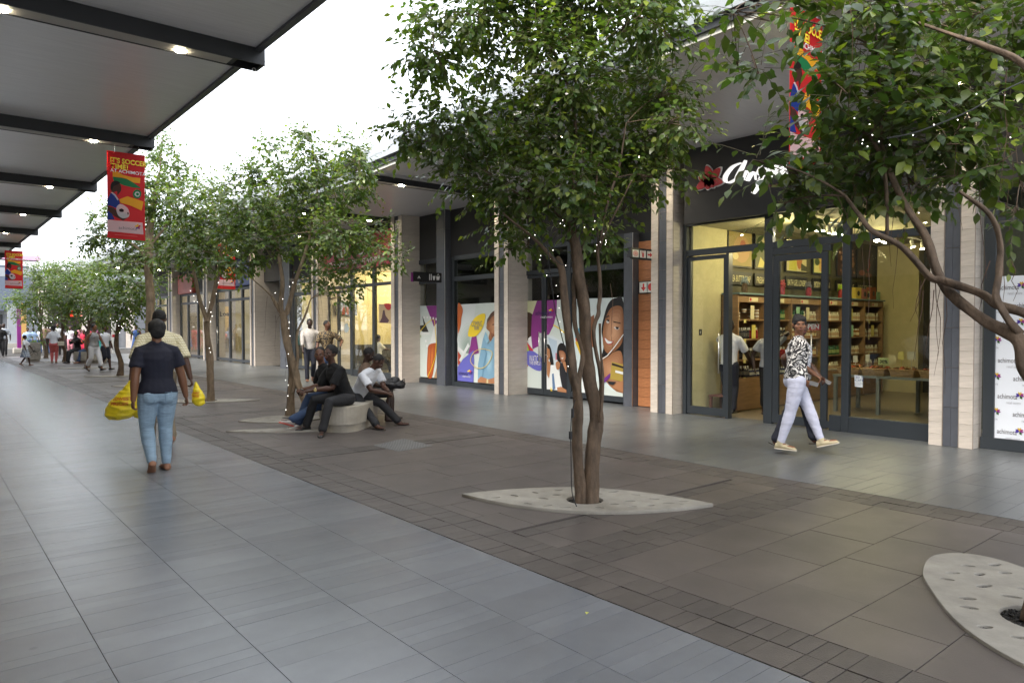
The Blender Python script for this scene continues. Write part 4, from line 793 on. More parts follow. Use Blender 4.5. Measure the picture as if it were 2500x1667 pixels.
PW += [(WHT, q_, 0) for q_ in ring([(628,505),(680,470),(730,410),(790,325)], 3, H5)]+[(WHT, H5([(500,600),(560,560),(600,640),(600,745),(510,720)]), 0)]
art(c1, XP, PW, label='window print of a smiling woman holding a gold card')
# timber panel with fire signs
tp = thing('timber_panel', 'tall panel of orange brown timber boards beside the stone columns', 'panel', (11.15,9.0,0)); zz = 0.01; k = 0
m_tim = mat('orange_timber', (.40,.165,.07), .42, var=.22, scale=3, rnd=.13, stretch=(1,3,14), bump=.1, bscale=20)
hs = [.19]*11+[.05]+[.19]*7
for h_ in hs:
    if zz+h_ > 3.47: break
    put('plank', stone_cell(.76, h_-.004, .03, m_tim, 'plank'), (11.135, 9.04, zz+h_/2), tp, tp); zz += h_
b = MB(); b.box(11.155, 11.2, 8.64, 9.44, 0, 3.5); part('backing', b, m_steel, tp)
def fire_icons(t, X, y0, y1, z0, z1, seq, axis='Y', sgn=1):
    n = len(seq); w = (y1-y0)/n; b = MB()
    def P(u, vv, k, i): h = y0+(i+.5+u*.42)*w; z = (z0+z1)/2+vv*(z1-z0)*.40; return (h, X-k*.0008, z) if axis == 'Y' else (X-k*.0008, h, z)
    for i, s_ in enumerate(seq):
        b.add([P(-1,-1,1,i),P(1,-1,1,i),P(1,1,1,i),P(-1,1,1,i)], [(0,1,2,3)], (.70,.70,.62)); R_ = (.55,.03,.03)
        if s_ == 'reel':
            for r_, c in ((.8,R_),(.66,(.7,.7,.62)),(.52,R_),(.38,(.7,.7,.62)),(.24,R_)): b.add([P(r_*math.cos(a*.52), r_*math.sin(a*.52), 2+(.8-r_)*8, i) for a in range(12)], [tuple(range(12))], c)
        elif s_ == 'ext': b.add([P(-.25,-.8,2,i),P(.3,-.8,2,i),P(.3,.25,2,i),P(.1,.5,2,i),P(-.1,.5,2,i),P(-.25,.25,2,i)], [tuple(range(6))], R_); b.add([P(-.5,.1,3,i),P(-.4,.1,3,i),P(-.3,.75,3,i),P(.4,.75,3,i),P(.4,.85,3,i),P(-.42,.85,3,i)], [tuple(range(6))], R_)
        elif s_ == 'right': b.add([P(-.8,-.22,2,i),P(0,-.22,2,i),P(0,-.7,2,i),P(.8,0,2,i),P(0,.7,2,i),P(0,.22,2,i),P(-.8,.22,2,i)], [tuple(range(7))], R_)
        else: b.add([P(-.22,.8,2,i),P(.22,.8,2,i),P(.22,0,2,i),P(.7,0,2,i),P(0,-.8,2,i),P(-.7,0,2,i),P(-.22,0,2,i)], [tuple(range(7))], R_)
    part('sign_face', b, print_m, t, color=True)
Yf = 8.62; a_, c_ = onY(1541,604,Yf), onY(1597,637,Yf)
fs = thing('fire_sign', 'projecting sign with red hose reel, extinguisher and arrow symbols on the stone column', 'sign', (10.5,Yf,2.9)); b = MB(); b.box(a_.x, 10.54, Yf, Yf+.03, c_.z, a_.z, ch=.003); b.prism([(a_.x-.06,Yf+.05),(a_.x,Yf+.001),(a_.x,Yf+.029)], c_.z+.03, a_.z); part('sign_case', b, m_black, fs)
fire_icons(fs, Yf-.001, a_.x+.02, c_.x-.02, c_.z+.02, a_.z-.02, ['reel','ext','right'])
f2 = thing('fire_sign', 'flat fire sign with red down arrow on the timber panel', 'sign', (11.1,9.0,2.2)); p, q_ = onX(1560,687,11.115), onX(1592,716,11.115); b = MB(); b.box(11.1, 11.115, q_.y-.1, p.y, q_.z, p.z); part('sign_case', b, m_black, f2)
# icons drawn left to right as seen from the walkway
b = MB(); part_y = lambda u: p.y-.03-u*(p.y-q_.y+.04)
for i, sh in enumerate(([(-.22,.8),(.22,.8),(.22,0),(.7,0),(0,-.8),(-.7,0),(-.22,0)], [(.8*math.cos(a*.52), .8*math.sin(a*.52)) for a in range(12)])):
    cy = part_y(.27+.5*i); cz = (p.z+q_.z)/2; hh = (p.z-q_.z)*.42; b.add([(11.098, cy-u*hh, cz+w_*hh) for u, w_ in ((-1,-1),(1,-1),(1,1),(-1,1))], [(0,1,2,3)], (.72,.72,.68)); b.add([(11.096, cy-u*hh*.9, cz+w_*hh*.9) for u, w_ in sh], [tuple(range(len(sh)))], (.55,.03,.03))
part('sign_face', b, print_m, f2, color=True)
Yq = 16.42; a_, c_ = onY(1010,663,Yq), onY(1078,690,Yq)
fo = thing('direction_sign', 'black projecting sign with white food and basket symbols on the slate pier', 'sign', (10.9,Yq-.43,2.9)); Yq -= .44; a_, c_ = onY(1010,663,Yq), onY(1078,690,Yq)
b = MB(); b.prism([(a_.x,Yq),(c_.x,Yq),(c_.x,Yq+.04),(a_.x,Yq+.04)], c_.z, a_.z); part('sign_case', b, m_black, fo); b = MB(); b.box(a_.x-.05, a_.x+.03, Yq+.04, Yq+.06, c_.z-.01, a_.z-.02); part('purple_tail', b, mat('purple_panel', (.20,.02,.17), .4), fo)
def SP(px, py): p = onY(px, py, Yq-.002); return tuple(p)
b = MB()
for pts in ([(1019,680),(1023,673),(1027,680),(1025,680),(1023,677),(1021,680)], [(1048,669),(1050,669),(1050,684),(1048,684)], [(1052,669),(1054,669),(1054,684),(1052,684)], [(1056,674),(1063,674),(1061,684),(1058,684)], [(1065,675),(1074,675),(1072,684),(1066,684)], [(1066,674),(1070,668),(1073,674),(1072,674),(1070,670),(1067,674)]): b.add([SP(*q0) for q0 in pts], [tuple(range(len(pts)))], (.72,.72,.72))
part('symbols', b, print_m, fo, color=True)
# ---------------------------------------------------------------- phone shop
room(11.25, 15.5, 18.0, 23.3, 3.6, m_warm, m_sfl, m_ceil)
wbox('dark_dado', 12.0, 15.4, 23.2, 23.29, 0, .95, m_dim); wbox('dark_dado', 15.35, 15.48, 18.1, 23.2, 0, .95, m_dim)
for x, y in ((12.4,20),(13.5,22),(14,19.5)): lamp((x,y,3.2), 30, (1,.84,.52), .3)
ps = thing('shopfront', 'phone shop front with cream lit interior under a dark red sign', 'shopfront', (11,20.5,0)); XQ = 11.0
yl = {k: onX(k, 800, XQ).y for k in (803,830,864,918)}
frame_v(ps, XQ, [yl[803]], 0, 3.5, .16); frame_v(ps, XQ, [yl[864]], 0, 3.5, .16); frame_v(ps, XQ, [yl[918]], 0, 3.5, .16); frame_v(ps, XQ, [18.25], 0, 3.5, .1)
frame_h(ps, XQ, 18.3, 23.0, [3.45,2.9], .10); 
for a, c in ((18.3, yl[918]-.1),(yl[918]+.1, yl[864]-.1)): frame_h(ps, XQ-.002, a, c, [.1], .22); pane(ps, XQ, a, c, .2, 2.85)
pane(ps, XQ, 18.3, 23.0, 2.95, 3.4); door(ps, XQ-.004, yl[864]+.09, yl[830], 2.8, yl[830]-.16, .08, .2); door(ps, XQ-.004, yl[830]+.01, yl[803]-.09, 2.8, yl[830]+.17, .08, .2)
b = MB(); b.box(10.72, 10.92, 18.45, 22.9, 3.42, 4.47, ch=.01); sgn = thing('shop_sign', 'dark red box sign with white lettering over the phone shop', 'sign', (10.8,20.5,3.4)); part('sign_box', b, mat('dark_red', (.30,.012,.03), .4), sgn)
text_on(sgn, 'airtel', (10.715, 21.9, 3.85), (0,-1,0), (0,0,1), .38, m_white, w=2.0, bold=.02); text_on(sgn, 'THE SMARTPHONE NETWORK', (10.715, 22.5, 3.56), (0,-1,0), (0,0,1), .16, m_white, w=3.3, bold=.02)
art(ps, 10.948, [((.55,.62,.62), [(842,791),(848,790),(850,795),(853,800),(850,808),(846,812),(841,808)], 1)], nm='door_sticker')
art(ps, 10.945, [((.55,.40,.22), [(925,742),(955,742),(955,790),(925,788)], 0), ((.50,.03,.02), [(938,742),(955,742),(956,750),(950,757),(943,754)], 1), ((.10,.04,.05), [(935,757),(939,757),(941,770),(950,782),(947,788),(926,788),(932,776)], 0)], nm='window_poster')
tv = thing('television', 'flat screen television on the phone shop wall', 'television', (13.2,22.9,1.9)); b = MB(); p0, p1 = onY(820,738,22.9), onY(872,770,22.9); b.box(p0.x, p1.x, 22.9, 22.96, p1.z, p0.z, ch=.01); part('case', b, m_black, tv)
b = MB(); w = p1.x-p0.x; h_ = p0.z-p1.z
for i, (c, u0, u1, v0, v1) in enumerate((((.10,.12,.13),.03,.97,.05,.95),((.30,.05,.05),.28,.42,.05,.6),((.35,.10,.08),.48,.6,.05,.65),((.18,.16,.35),.66,.9,.05,.5),((.25,.12,.08),.3,.4,.6,.75))): b.add([(p0.x+w*u, 22.897-i*.001, p1.z+h_*v_) for u, v_ in ((u0,v0),(u1,v0),(u1,v1),(u0,v1))], [(0,1,2,3)], c)
part('screen', b, print_m, tv, color=True)
# ---------------------------------------------------------------- farther bays
def simple_front(lab, X, y0, y1, ms, z1=3.3, tr=2.8, warm=True, dr=None):
    t = thing('shopfront', lab, 'shopfront', (X,(y0+y1)/2,0)); frame_v(t, X, [y0+.06]+ms+[y1-.06], 0, z1, .16); frame_h(t, X, y0+.1, y1-.1, [z1-.04,tr,.1], .12)
    ys = [y0+.06]+sorted(ms)+[y1-.06]
    for a, c in zip(ys[:-1], ys[1:]): pane(t, X, a+.09, c-.09, .17, tr-.07); pane(t, X, a+.09, c-.09, tr+.07, z1-.1)
    room(X+.25, X+4, y0-.3, y1+.3, 3.5, m_warm if warm else m_dim, m_sfl, m_ceil)
    if warm: lamp((X+1.8,(y0+y1)/2,3.1), 30, (1,.88,.66), .3)
    return t
f1 = simple_front('cream lit shop window behind the two walking men', 11.0, 23.7, 26.0, [])
f2_ = simple_front('glazed shop front with half open door under the blue sign', 11.0, 29.6, 35.0, [onX(565,800,11).y, onX(596,800,11).y])
handle(f2_, 10.93, onX(541,850,11).y, .8, 1.6, out=.12)
f3_ = simple_front('glazed shop front left of the slim forked tree with a red panel', 11.0, 35.9, 41.0, [onX(463,800,11).y, onX(487,800,11).y])
f4_ = simple_front('farthest glazed shop front with dark frames behind the couple', 11.0, 42.0, 46.8, [43.6,45.2], warm=True)
wbox('recess_wall', 11.9, 12.0, 27.0, 29.0, 0, 3.4, m_steel)
bs = thing('shop_sign', 'blue box sign with white letters partly hidden by foliage', 'sign', (10.8,32,3.4)); b = MB(); b.box(10.75, 10.92, 29.6, 33.8, 3.35, 4.5, ch=.01); part('sign_box', b, mat('deep_blue', (.01,.045,.22), .4), bs)
text_on(bs, 'RA', (10.745, onX(563,650,10.75).y, 3.5), (0,-1,0), (0,0,1), .68, m_white, w=onX(563,650,10.75).y-onX(585,650,10.75).y, bold=.02)
b = MB(); b.box(10.75, 10.92, 38.2, 40.8, 3.3, 4.3, ch=.01); solo('shop_sign', b, mat('dull_sign_red', (.35,.06,.04), .5), 'dull red box sign behind the left fork of the slim tree', 'sign', loc=(10.8,39.5,3.3))
p = onX(537,772,10.94); text_on(f2_, 'Loal', p, (0,-1,0), (0,0,1), .22, m_black, w=p.y-onX(562,772,10.94).y, bold=.01)
b = MB(); b.box(13.6,13.7,31.0,33.2,.5,1.9); part('red_display', b, mat('dull_pink', (.40,.08,.10), .5), f2_)
for z in (.8,1.2,1.6): b = MB(); b.box(12.2,12.6,36.3,38.2,z,z+.04); part('display_shelf', b, m_red, f3_)
for px in (447,470): p = onX(px, 775, 12.4); b = MB(); b.box(12.4,12.45,p.y-.5,p.y+.3,1.7,2.6); part('window_poster', b, mat('pale_blue_print', (.25,.42,.48), .5), f3_)
# ---------------------------------------------------------------- far end of the mall
eb = thing('building', 'grey building closing the far end of the mall with a dark entrance', 'building', (8,63,0))
def ebox(nm, x0, x1, y0, y1, z0, z1, m): b = MB(); b.box(x0, x1, y0, y1, z0, z1); return part(nm, b, m, eb)
m_egr = mat('end_grey', (.22,.23,.25), .7)
ebox('wall', 8.9, 24, 60, 61, 0, 5.2, m_egr); ebox('wall', 6.4, 8.9, 60.6, 61, 3.2, 5.2, m_dark); ebox('entrance', 7.0, 11.6, 59.93, 60.0, 0, 3.0, mat('entrance_dark', (.03,.02,.02), .4)); ebox('fascia', 3.0, 20, 59.5, 59.9, 5.0, 5.6, m_fasc)
for x in (6.6,12.1,13.6,9.2): ebox('column', x, x+.5, 59.5, 59.9, 0, 5.0, m_stone)
p = onY(172,772,59.8); text_on(eb, 'Kabash', p, (1,0,0), (0,0,1), .42, mat('red_neon', (.6,.01,.01), .4, emit=(1,.02,.01), es=1.6), w=onY(203,772,59.8).x-p.x, bold=.03)
wb = thing('building', 'pale grey building at the left far end with a dark blue grey fascia', 'building', (0,72,0))
def gbox(nm, x0, x1, y0, y1, z0, z1, m): b = MB(); b.box(x0, x1, y0, y1, z0, z1); return part(nm, b, m, wb)
gbox('fascia', -6, onY(70,700,72).x, 71.4, 72, 2.9, 6.6, mat('blue_grey_fascia', (.10,.12,.16), .6)); gbox('wall', -6, 14, 72.5, 73, 0, 6.4, m_egr); gbox('column', onY(20,800,70).x, onY(42,800,70).x, 70, 70.8, 0, 3.4, m_fasc); gbox('step', -8, 12, 69, 72, -.09, .25, m_conc)
gbox('window', -2, 5.5, 72.4, 72.49, .4, 2.6, mat('dark_window', (.02,.022,.025)))
hb = thing('building', 'white tall building with a magenta band beyond the end of the mall', 'building', (2,95,0)); p0, p1 = onY(0,640,95), onY(98,634,95)
b = MB(); b.box(-12, p1.x, 95, 99, 0, onY(50,637,95).z); part('wall', b, mat('white_render', (.8,.8,.8), .8), hb); b = MB(); b.box(-12, p1.x, 94.9, 98, onY(50,634,94.9).z, onY(50,623,94.9).z); part('magenta_band', b, mat('magenta_band', (.60,.36,.52), .6), hb)
# far bench, planter, totem
def far_bench():
    t = thing('concrete_bench', 'distant low concrete bench with people sitting on it beside thin trunks', 'bench', (5.9,36.2,0)); b = MB()
    b.prism(smooth_loop([(5.3,36.6),(5.6,35.8),(6.1,35.6),(6.5,35.9),(6.6,36.5),(6.1,36.9)],4), .12, .5); part('seat_block', b, m_conc2, t); b = MB(); b.prism(smooth_loop([(5.35,36.55),(5.65,35.88),(6.1,35.7),(6.45,35.95),(6.5,36.45),(6.1,36.8)],4), 0, .12); part('plinth', b, m_conc2, t)
far_bench()
pl = thing('planter', 'square concrete planter box with carved flower and green plant at far left', 'planter', (4.25,39.4,0)); pa = G(66,883); pb = G(104,883)
b = MB(); b.box(pa.x, pb.x, 39.2, 39.9, .08, .86, ch=.01).box(pa.x+.04, pb.x-.04, 39.25, 39.85, 0, .08); part('box_body', b, m_conc, pl)
b = MB()
for k in range(5): a = math.radians(72*k+18); cx_, cz_ = (pa.x+pb.x)/2, .47; b.tube([(cx_,39.196,cz_),(cx_+.16*math.cos(a-.4),39.196,cz_+.14*math.sin(a-.4)),(cx_+.27*math.cos(a),39.196,cz_+.25*math.sin(a)),(cx_+.16*math.cos(a+.4),39.196,cz_+.14*math.sin(a+.4)),(cx_,39.196,cz_)], .008, 4)
part('carved_flower', b, m_dark, pl)
tt = thing('totem_sign', 'tall purple and yellow information totem on a concrete foot at far left', 'totem', (4.6,52,0)); pa, pb = onY(41,800,52), onY(51.5,800,52)
b = MB(); b.box(pa.x, pb.x, 51.9, 52.05, .3, 2.75, ch=.01); part('purple_panel', b, mat('purple_panel', (.20,.02,.17), .4), tt); b = MB(); b.prism([(pb.x,51.95),(pb.x+.3,52.3),(pb.x+.3,52.4),(pb.x,52.05)], .5, 3.0); part('yellow_panel', b, mat('amber_panel', (.70,.38,.08), .4), tt); b = MB(); b.box(pa.x-.2, pb.x+.1, 51.7, 52.3, 0, .3, ch=.02); part('foot', b, m_conc, tt)
sb = thing('display_board', 'white and red poster board standing at the far right shop wall', 'sign', (9.8,45,0)); pa, pb = onY(273,830,45), onY(286,830,45); b = MB(); b.box(pa.x, pb.x, 45, 45.05, .1, 2.1); part('board', b, m_white, sb); b = MB(); b.box(pa.x+.02, pb.x-.02, 44.99, 45, 1.0, 1.15); part('red_strip', b, m_red, sb)
# ---------------------------------------------------------------- hanging banners
bn = thing('banner', 'red and yellow soccer banner hanging from the left canopy in front of the tall tree', 'banner', (2.74,13.4,4.52), 'soccer banners hung from the canopy beams')
Z1 = lambda p: zm(250, 360, .1531, p)
b = MB(); b.box(2.455, 3.02, 13.40, 13.404, 3.055, 4.50, col=RED); cl = part('cloth', b, cloth_m, bn, color=True)
B1 = [(RED, Z1([(80,55),(678,130),(672,1505),(78,1440)]), 0), (YEL, Z1([(162,370),(230,380),(330,440),(480,480),(605,490),(600,575),(480,560),(380,500),(300,480),(165,470)]), 0), (GRN, Z1([(165,470),(300,485),(400,510),(520,580),(603,640),(600,655),(480,640),(350,610),(180,540)]), 0),
      ((.09,.04,.025), Z1([(140,600),(170,550),(240,545),(290,600),(300,680),(270,730),(240,760),(230,700),(170,720),(140,680)]), 1), ((.025,.015,.012), Z1([(130,640),(150,560),(210,530),(280,560),(250,590),(180,620),(150,690)]), 1), (BLU, Z1([(80,830),(130,730),(200,740),(260,830),(280,900),(220,970),(120,930),(80,935)]), 0), ((.75,.75,.75), Z1([(135,720),(165,715),(215,760),(260,830),(245,850),(190,770)]), 0),
      ((.09,.04,.025), Z1([(80,935),(180,960),(250,1030),(400,1060),(420,1110),(330,1170),(200,1100),(80,1030)]), 0), (BLU, Z1([(80,1010),(150,1060),(200,1150),(78,1150)]), 0), (GRN, Z1([(620,740),(600,800),(555,815),(505,795),(485,740),(510,690),(555,670),(605,695)]), 1), ((.75,.75,.75), Z1([(600,745),(580,785),(540,785),(512,750),(530,712),(575,708)]), 1), (GRN, Z1([(585,745),(560,770),(535,745),(555,725)]), 1),
      (YEL, Z1([(265,830),(400,780),(655,865),(625,1010),(450,930),(290,885)]), 0), ((.75,.75,.75), Z1([(430,1080),(400,1120),(320,1130),(250,1080),(220,980),(250,920),(300,905),(370,940),(420,1000)]), 1), ((.02,.02,.02), Z1([(270,985),(310,975),(345,1000),(335,1030),(290,1030),(265,1010)]), 0), ((.02,.02,.02), Z1([(395,1040),(412,1030),(420,1060),(405,1080)]), 0),
      ((.75,.75,.75), Z1([(78,1150),(200,1165),(640,1200),(655,1390),(78,1335)]), 0), ((.70,.30,.25), Z1([(200,1385),(560,1418),(560,1424),(200,1391)]), 0), (GRN, Z1([(78,1440),(672,1492),(672,1507),(78,1452)]), 0)]
B1 += [(c, Z1([((p[0]), (p[1])) for p in q_]), 0) for c, q_, _ in flower(565, 1265, 50)]
art(bn, 13.398, B1, nm='banner_print', parent=cl, axis='Y', step=.0005).data.materials[0] = cloth_m
for s_, x, y, w, h_, m_, bo in (("IT'S SOCCER", 125, 232, 530, .080, mat('ink_yellow', (.80,.60,.03), .6), .03), ('TIME!', 130, 326, 250, .078, mat('ink_yellow', (.80,.60,.03)), .03), ('AT ACHIMOTA', 125, 385, 515, .055, m_white, .005), ('achimota', 260, 1300, 260, .05, m_grey, 0)):
    p = onY(*Z1([(x, y)])[0], 13.385); text_on(bn, s_, p, (1,0,-.01), (0,0,1), h_, m_, w=w*.1531/1750*11.9, bold=bo, parent=cl)
b = MB(); b.tube([(2.57,13.40,4.49),(2.57,13.40,4.63)], .003, 4); b.tube([(2.93,13.40,4.49),(2.93,13.40,4.63)], .003, 4); part('hook', b, m_inox, bn)
dup(bn, (2.92,33.4,4.52), 0, 'distant soccer banner at the far end of the left canopy'); dup(bn, (6.33,3.38,4.50), 0, 'hanging red and yellow soccer banner half hidden by the near tree on the right'); dup(bn, (7.62,23.4,4.25), 0, 'small soccer banner under the right canopy beside the blue sign')
# ================================================================ bench
bt = thing('concrete_bench', 'curved cast concrete bench with four young men sitting on it', 'bench', (5.1,10.0,0))
out = [tuple(G(x, y)[:2]) for x, y in ((779,1024),(784,1046),(797,1056),(830,1058),(866,1055),(897,1046),(914,1034),(924,1018),(903,1004),(850,1001),(797,1008))]
lp = smooth_loop(out, 4); cx, cy = sum(o_[0] for o_ in out)/len(out), sum(o_[1] for o_ in out)/len(out); ins = [(cx+(p[0]-cx)*.955, cy+(p[1]-cy)*.955) for p in lp]; rim = [(cx+(p[0]-cx)*.985, cy+(p[1]-cy)*.985) for p in lp]
b = MB(); n = len(lp); lv = [(ins,.115),(lp,.125),(lp,.388),(rim,.40)]
for P_, z in lv: b.v += [(p[0],p[1],z) for p in P_]
b.f = [tuple(range(n))[::-1], tuple(range(3*n,4*n))]+[(k*n+i, k*n+(i+1)%n, (k+1)*n+(i+1)%n, (k+1)*n+i) for k in range(3) for i in range(n)]; b.c = [b.col]*len(b.f)
part('seat_block', b, m_conc2, bt); b = MB(); b.prism(ins, -.01, .116); part('plinth', b, m_conc2, bt)
# ================================================================ trees
m_bark = mat('smooth_bark', (.105,.070,.045), .85, var=.5, scale=14, bump=1., bscale=38, stretch=(1,1,.45), fine=.15)
m_bark2 = mat('pale_bark', (.24,.175,.115), .85, var=.4, scale=12, bump=.9, bscale=45, stretch=(1,1,.45), fine=.12)
m_leaf = attr_mat('ficus_leaf', .34, transl=.34, spec=.5)
m_root = mat('aerial_root', (.10,.055,.035), .8); m_cable = mat('black_cable', (.01,.01,.011), .5)
LT_V = np.array([(0,0,0),(.29,.33,.035),(-.29,.33,.035),(.24,.62,.02),(-.24,.62,.02),(0,1.0,-.10),(0,.33,0),(0,.66,-.01)])
LT_F = [(0,6,1),(0,2,6),(6,7,3,1),(6,2,4,7),(7,5,3),(7,4,5)]
LS_V = np.array([(0,0,0),(.27,.45,.03),(-.27,.45,.03),(0,1.,-.08)]); LS_F = [(0,3,1),(0,2,3)]
def leaves_arrays(clumps, leaf, dens, rng):
    Ps, Ds, Ns, Ss, Cs, tw = [], [], [], [], [], []
    for (c, r) in clumps:
        c = np.array(c); nt_ = max(int(dens*(r/leaf)**2), 7)
        for _ in range(nt_):
            d = rng.normal(size=3); d /= np.linalg.norm(d); d[2] = d[2]*.9+.06
            rad = r*(rng.random()**.45)*.92; p = c+d*rad*np.array([1,1,.85])
            t = d*.9+rng.normal(size=3)*.55+np.array([0,0,-.05]); t /= np.linalg.norm(t); L_ = leaf*rng.uniform(2.2,4.2); n = int(rng.integers(5,10))
            tw.append((p, p+t*L_*.55+np.array([0,0,.01]), p+t*L_+np.array([0,0,-.03*L_])))
            side = np.cross(t, [0,0,1.]); side /= (np.linalg.norm(side)+1e-6); age = rng.random()
            for k in range(n):
                u = (k+.6)/n; sg = 1 if k % 2 else -1; q = p+t*L_*u
                dd = t*.75+side*sg*.75+np.array([0,0,-.55])+rng.normal(size=3)*.28
                if k == n-1: dd = t+np.array([0,0,-.3])
                nn = np.array([0,0,1.])+d*.55+rng.normal(size=3)*.33
                Ps.append(q); Ds.append(dd); Ns.append(nn); Ss.append(leaf*rng.uniform(.62,1.15)*(1 if u < .8 else .85))
                y = max(0, (u-.55)*1.5)*(age > .45)*rng.random()+.10*rng.random()
                Cs.append((.052+.26*y+.022*rng.random(), .086+.27*y+.034*rng.random(), .026+.014*y))
    return np.array(Ps), np.array(Ds), np.array(Ns), np.array(Ss), np.array(Cs), tw
def leaf_mesh(P_, D_, N_, S_, C_, off, simple=False):
    V, Fc = (LS_V, LS_F) if simple else (LT_V, LT_F)
    D_ = D_/np.linalg.norm(D_, axis=1)[:,None]; X_ = np.cross(D_, N_); X_ /= np.linalg.norm(X_, axis=1)[:,None]; Z_ = np.cross(X_, D_)
    co = P_[:,None,:]-np.array(off)+S_[:,None,None]*(V[None,:,0,None]*X_[:,None,:]+V[None,:,1,None]*D_[:,None,:]+V[None,:,2,None]*Z_[:,None,:])
    n, k = len(P_), len(V); lens_ = [len(f) for f in Fc]; nl = sum(lens_)
    idx = (np.concatenate([np.array(f) for f in Fc])[None,:]+np.arange(n)[:,None]*k).ravel()
    me = bpy.data.meshes.new('leaves'); me.vertices.add(n*k); me.vertices.foreach_set('co', co.astype(np.float32).ravel())
    me.loops.add(n*nl); me.loops.foreach_set('vertex_index', idx.astype(np.int32)); tot = np.tile(lens_, n); st = np.concatenate([[0], np.cumsum(tot)[:-1]])
    me.polygons.add(n*len(Fc)); me.polygons.foreach_set('loop_start', st.astype(np.int32)); me.polygons.foreach_set('loop_total', tot.astype(np.int32))
    a = me.color_attributes.new('Col', 'FLOAT_COLOR', 'POINT'); a.data.foreach_set('color', np.repeat(np.concatenate([C_, np.ones((n,1))], 1), k, axis=0).astype(np.float32).ravel())
    me.update(calc_edges=True); me.polygons.foreach_set('use_smooth', [True]*len(me.polygons)); return me
def bez(a, b_, c, n=8): return [a*(1-t)**2+b_*2*t*(1-t)+c*t*t for t in [i/n for i in range(n+1)]]
def tree(label, base, stems, clumps, leaf=.078, dens=1.5, seed=1, bark=m_bark, singles=0, simple=False, roots=0, rmin=-9e9, tint=1.):
    """stems: list of (points, radii); clumps: list of (centre, radius)"""
    rng = np.random.default_rng(seed); t = thing('tree', label, 'tree', base, 'trees in the middle of the mall'); ends = []
    for i, (pts, rr) in enumerate(stems):
        P_ = [Vector(p) for p in smooth_loop([tuple(p) for p in pts], 10, False)]; n = len(P_); R_ = [np.interp(k/(n-1), np.linspace(0,1,len(rr)), rr)*(1+.05*math.sin(k*.33+i)+.03*math.sin(k*.9+2*i)) for k in range(n)]
        P_ = [p+Vector((math.sin(k*.31+i)*.008, math.cos(k*.27+i*2)*.008, 0)) for k, p in enumerate(P_)]
        b = MB(); ns_ = 18 if rr[0] > .02 else 8; b.tube(P_, R_, ns_); nz_ = np.random.default_rng(seed+i).normal(size=(n, ns_))*.014
        if ns_ == 18:
            for k in range(n):
                for j in range(ns_):
                    th_ = 2*math.pi*j/ns_; w_ = 1+.10*math.sin(3*th_+k*.10+i)+.05*math.sin(5*th_-k*.13)+nz_[k,j]+(.30*max(0, 1-k/7)*(.5+.5*math.sin(5*th_+1)) if i < 2 else 0); v_ = Vector(b.v[k*ns_+j]); b.v[k*ns_+j] = tuple(P_[k]+(v_-P_[k])*w_)
        part('trunk' if i == 0 else 'limb', b, bark, t, smooth=True); ends += [(P_[int(n*u)-1], R_[int(n*u)-1]) for u in (.6,.8,1.)]
    b = MB(); base_z = min(c[0][2] for c in clumps)
    for c, r in clumps:
        c = Vector(c); e, er = min(ends, key=lambda q_: (q_[0]-c).length*(1.6 if q_[0].z > c.z+.1 else 1)); m_ = e.lerp(c, .5)+Vector((0,0,.12*(c-e).length)); rr0 = min(er*.8, .006+.012*(c-e).length)
        b.tube(bez(e, m_, c), np.linspace(rr0, .003, 9).tolist(), 6); ends.append((c, .006))
        for _ in range(4): d = Vector(rng.normal(size=3).tolist()).normalized(); b.tube([c.lerp(e,.25), c+d*r*.35, c+d*r*.8], [.005,.004,.0015], 4)
    part('branches', b, bark, t, smooth=True, kind='stuff')
    P_, D_, N_, S_, C_, tw = leaves_arrays(clumps, leaf, dens, rng); C_ = C_*tint
    b = MB(); 
    for a, m_, c in tw[::2 if simple else 1]: b.tube([a, m_, c], [.0028,.002,.0012], 3, cap=False)
    part('twigs', b, mat('green_twig', (.09,.075,.035), .7), t, kind='stuff')
    keep = np.ones(len(P_), bool)
    if singles:
        vis = []
        for i, p in enumerate(P_):
            x, y, q = PR(p)
            if 0 < x < 2500 and 0 < y < 1667: vis.append((q, i))
        vis.sort(); cache = []
        for s_ in range(5):
            c = [(.050,.088,.024),(.056,.098,.026),(.09,.14,.028),(.20,.25,.03),(.048,.082,.024)][s_]; me = leaf_mesh(np.zeros((1,3)), np.array([[0,1.,0]]), np.array([[0,0,1.]]), np.array([leaf]), np.array([c])*tint, (0,0,0)); me.name = 'leaf'; me.materials.append(m_leaf); cache.append(me)
        for q, i in vis[:singles]:
            o = bpy.data.objects.new('leaf', cache[int(rng.integers(0,5))]); COL.objects.link(o); o.parent = t; o.location = Vector(P_[i])-Vector(base)
            d = Vector(D_[i]).normalized(); x = d.cross(Vector(N_[i])).normalized(); z = x.cross(d); M = Matrix((x, d, z)).transposed(); o.rotation_euler = M.to_euler(); s_ = S_[i]/leaf; o.scale = (s_,s_,s_); keep[i] = False
    me = leaf_mesh(P_[keep], D_[keep], N_[keep], S_[keep], C_[keep], base, simple); link('crown', me, m_leaf, t, kind='stuff')
    if roots:
        b = MB()
        for _ in range(roots):
            e = ends[int(rng.integers(0, len(ends)))][0]
            if PR(e)[0] < rmin: continue
            p = Vector(e)+Vector((rng.uniform(-.12,.12), rng.uniform(-.12,.12), 0)); L_ = rng.uniform(.2,.75); pts = [p]
            for k in range(4): pts.append(pts[-1]+Vector((rng.uniform(-.03,.03), rng.uniform(-.03,.03), -L_/4)))
            b.tube(pts, [.003,.0025,.002,.0015,.001], 4)
        part('aerial_roots', b, m_root, t, kind='stuff')
    return t
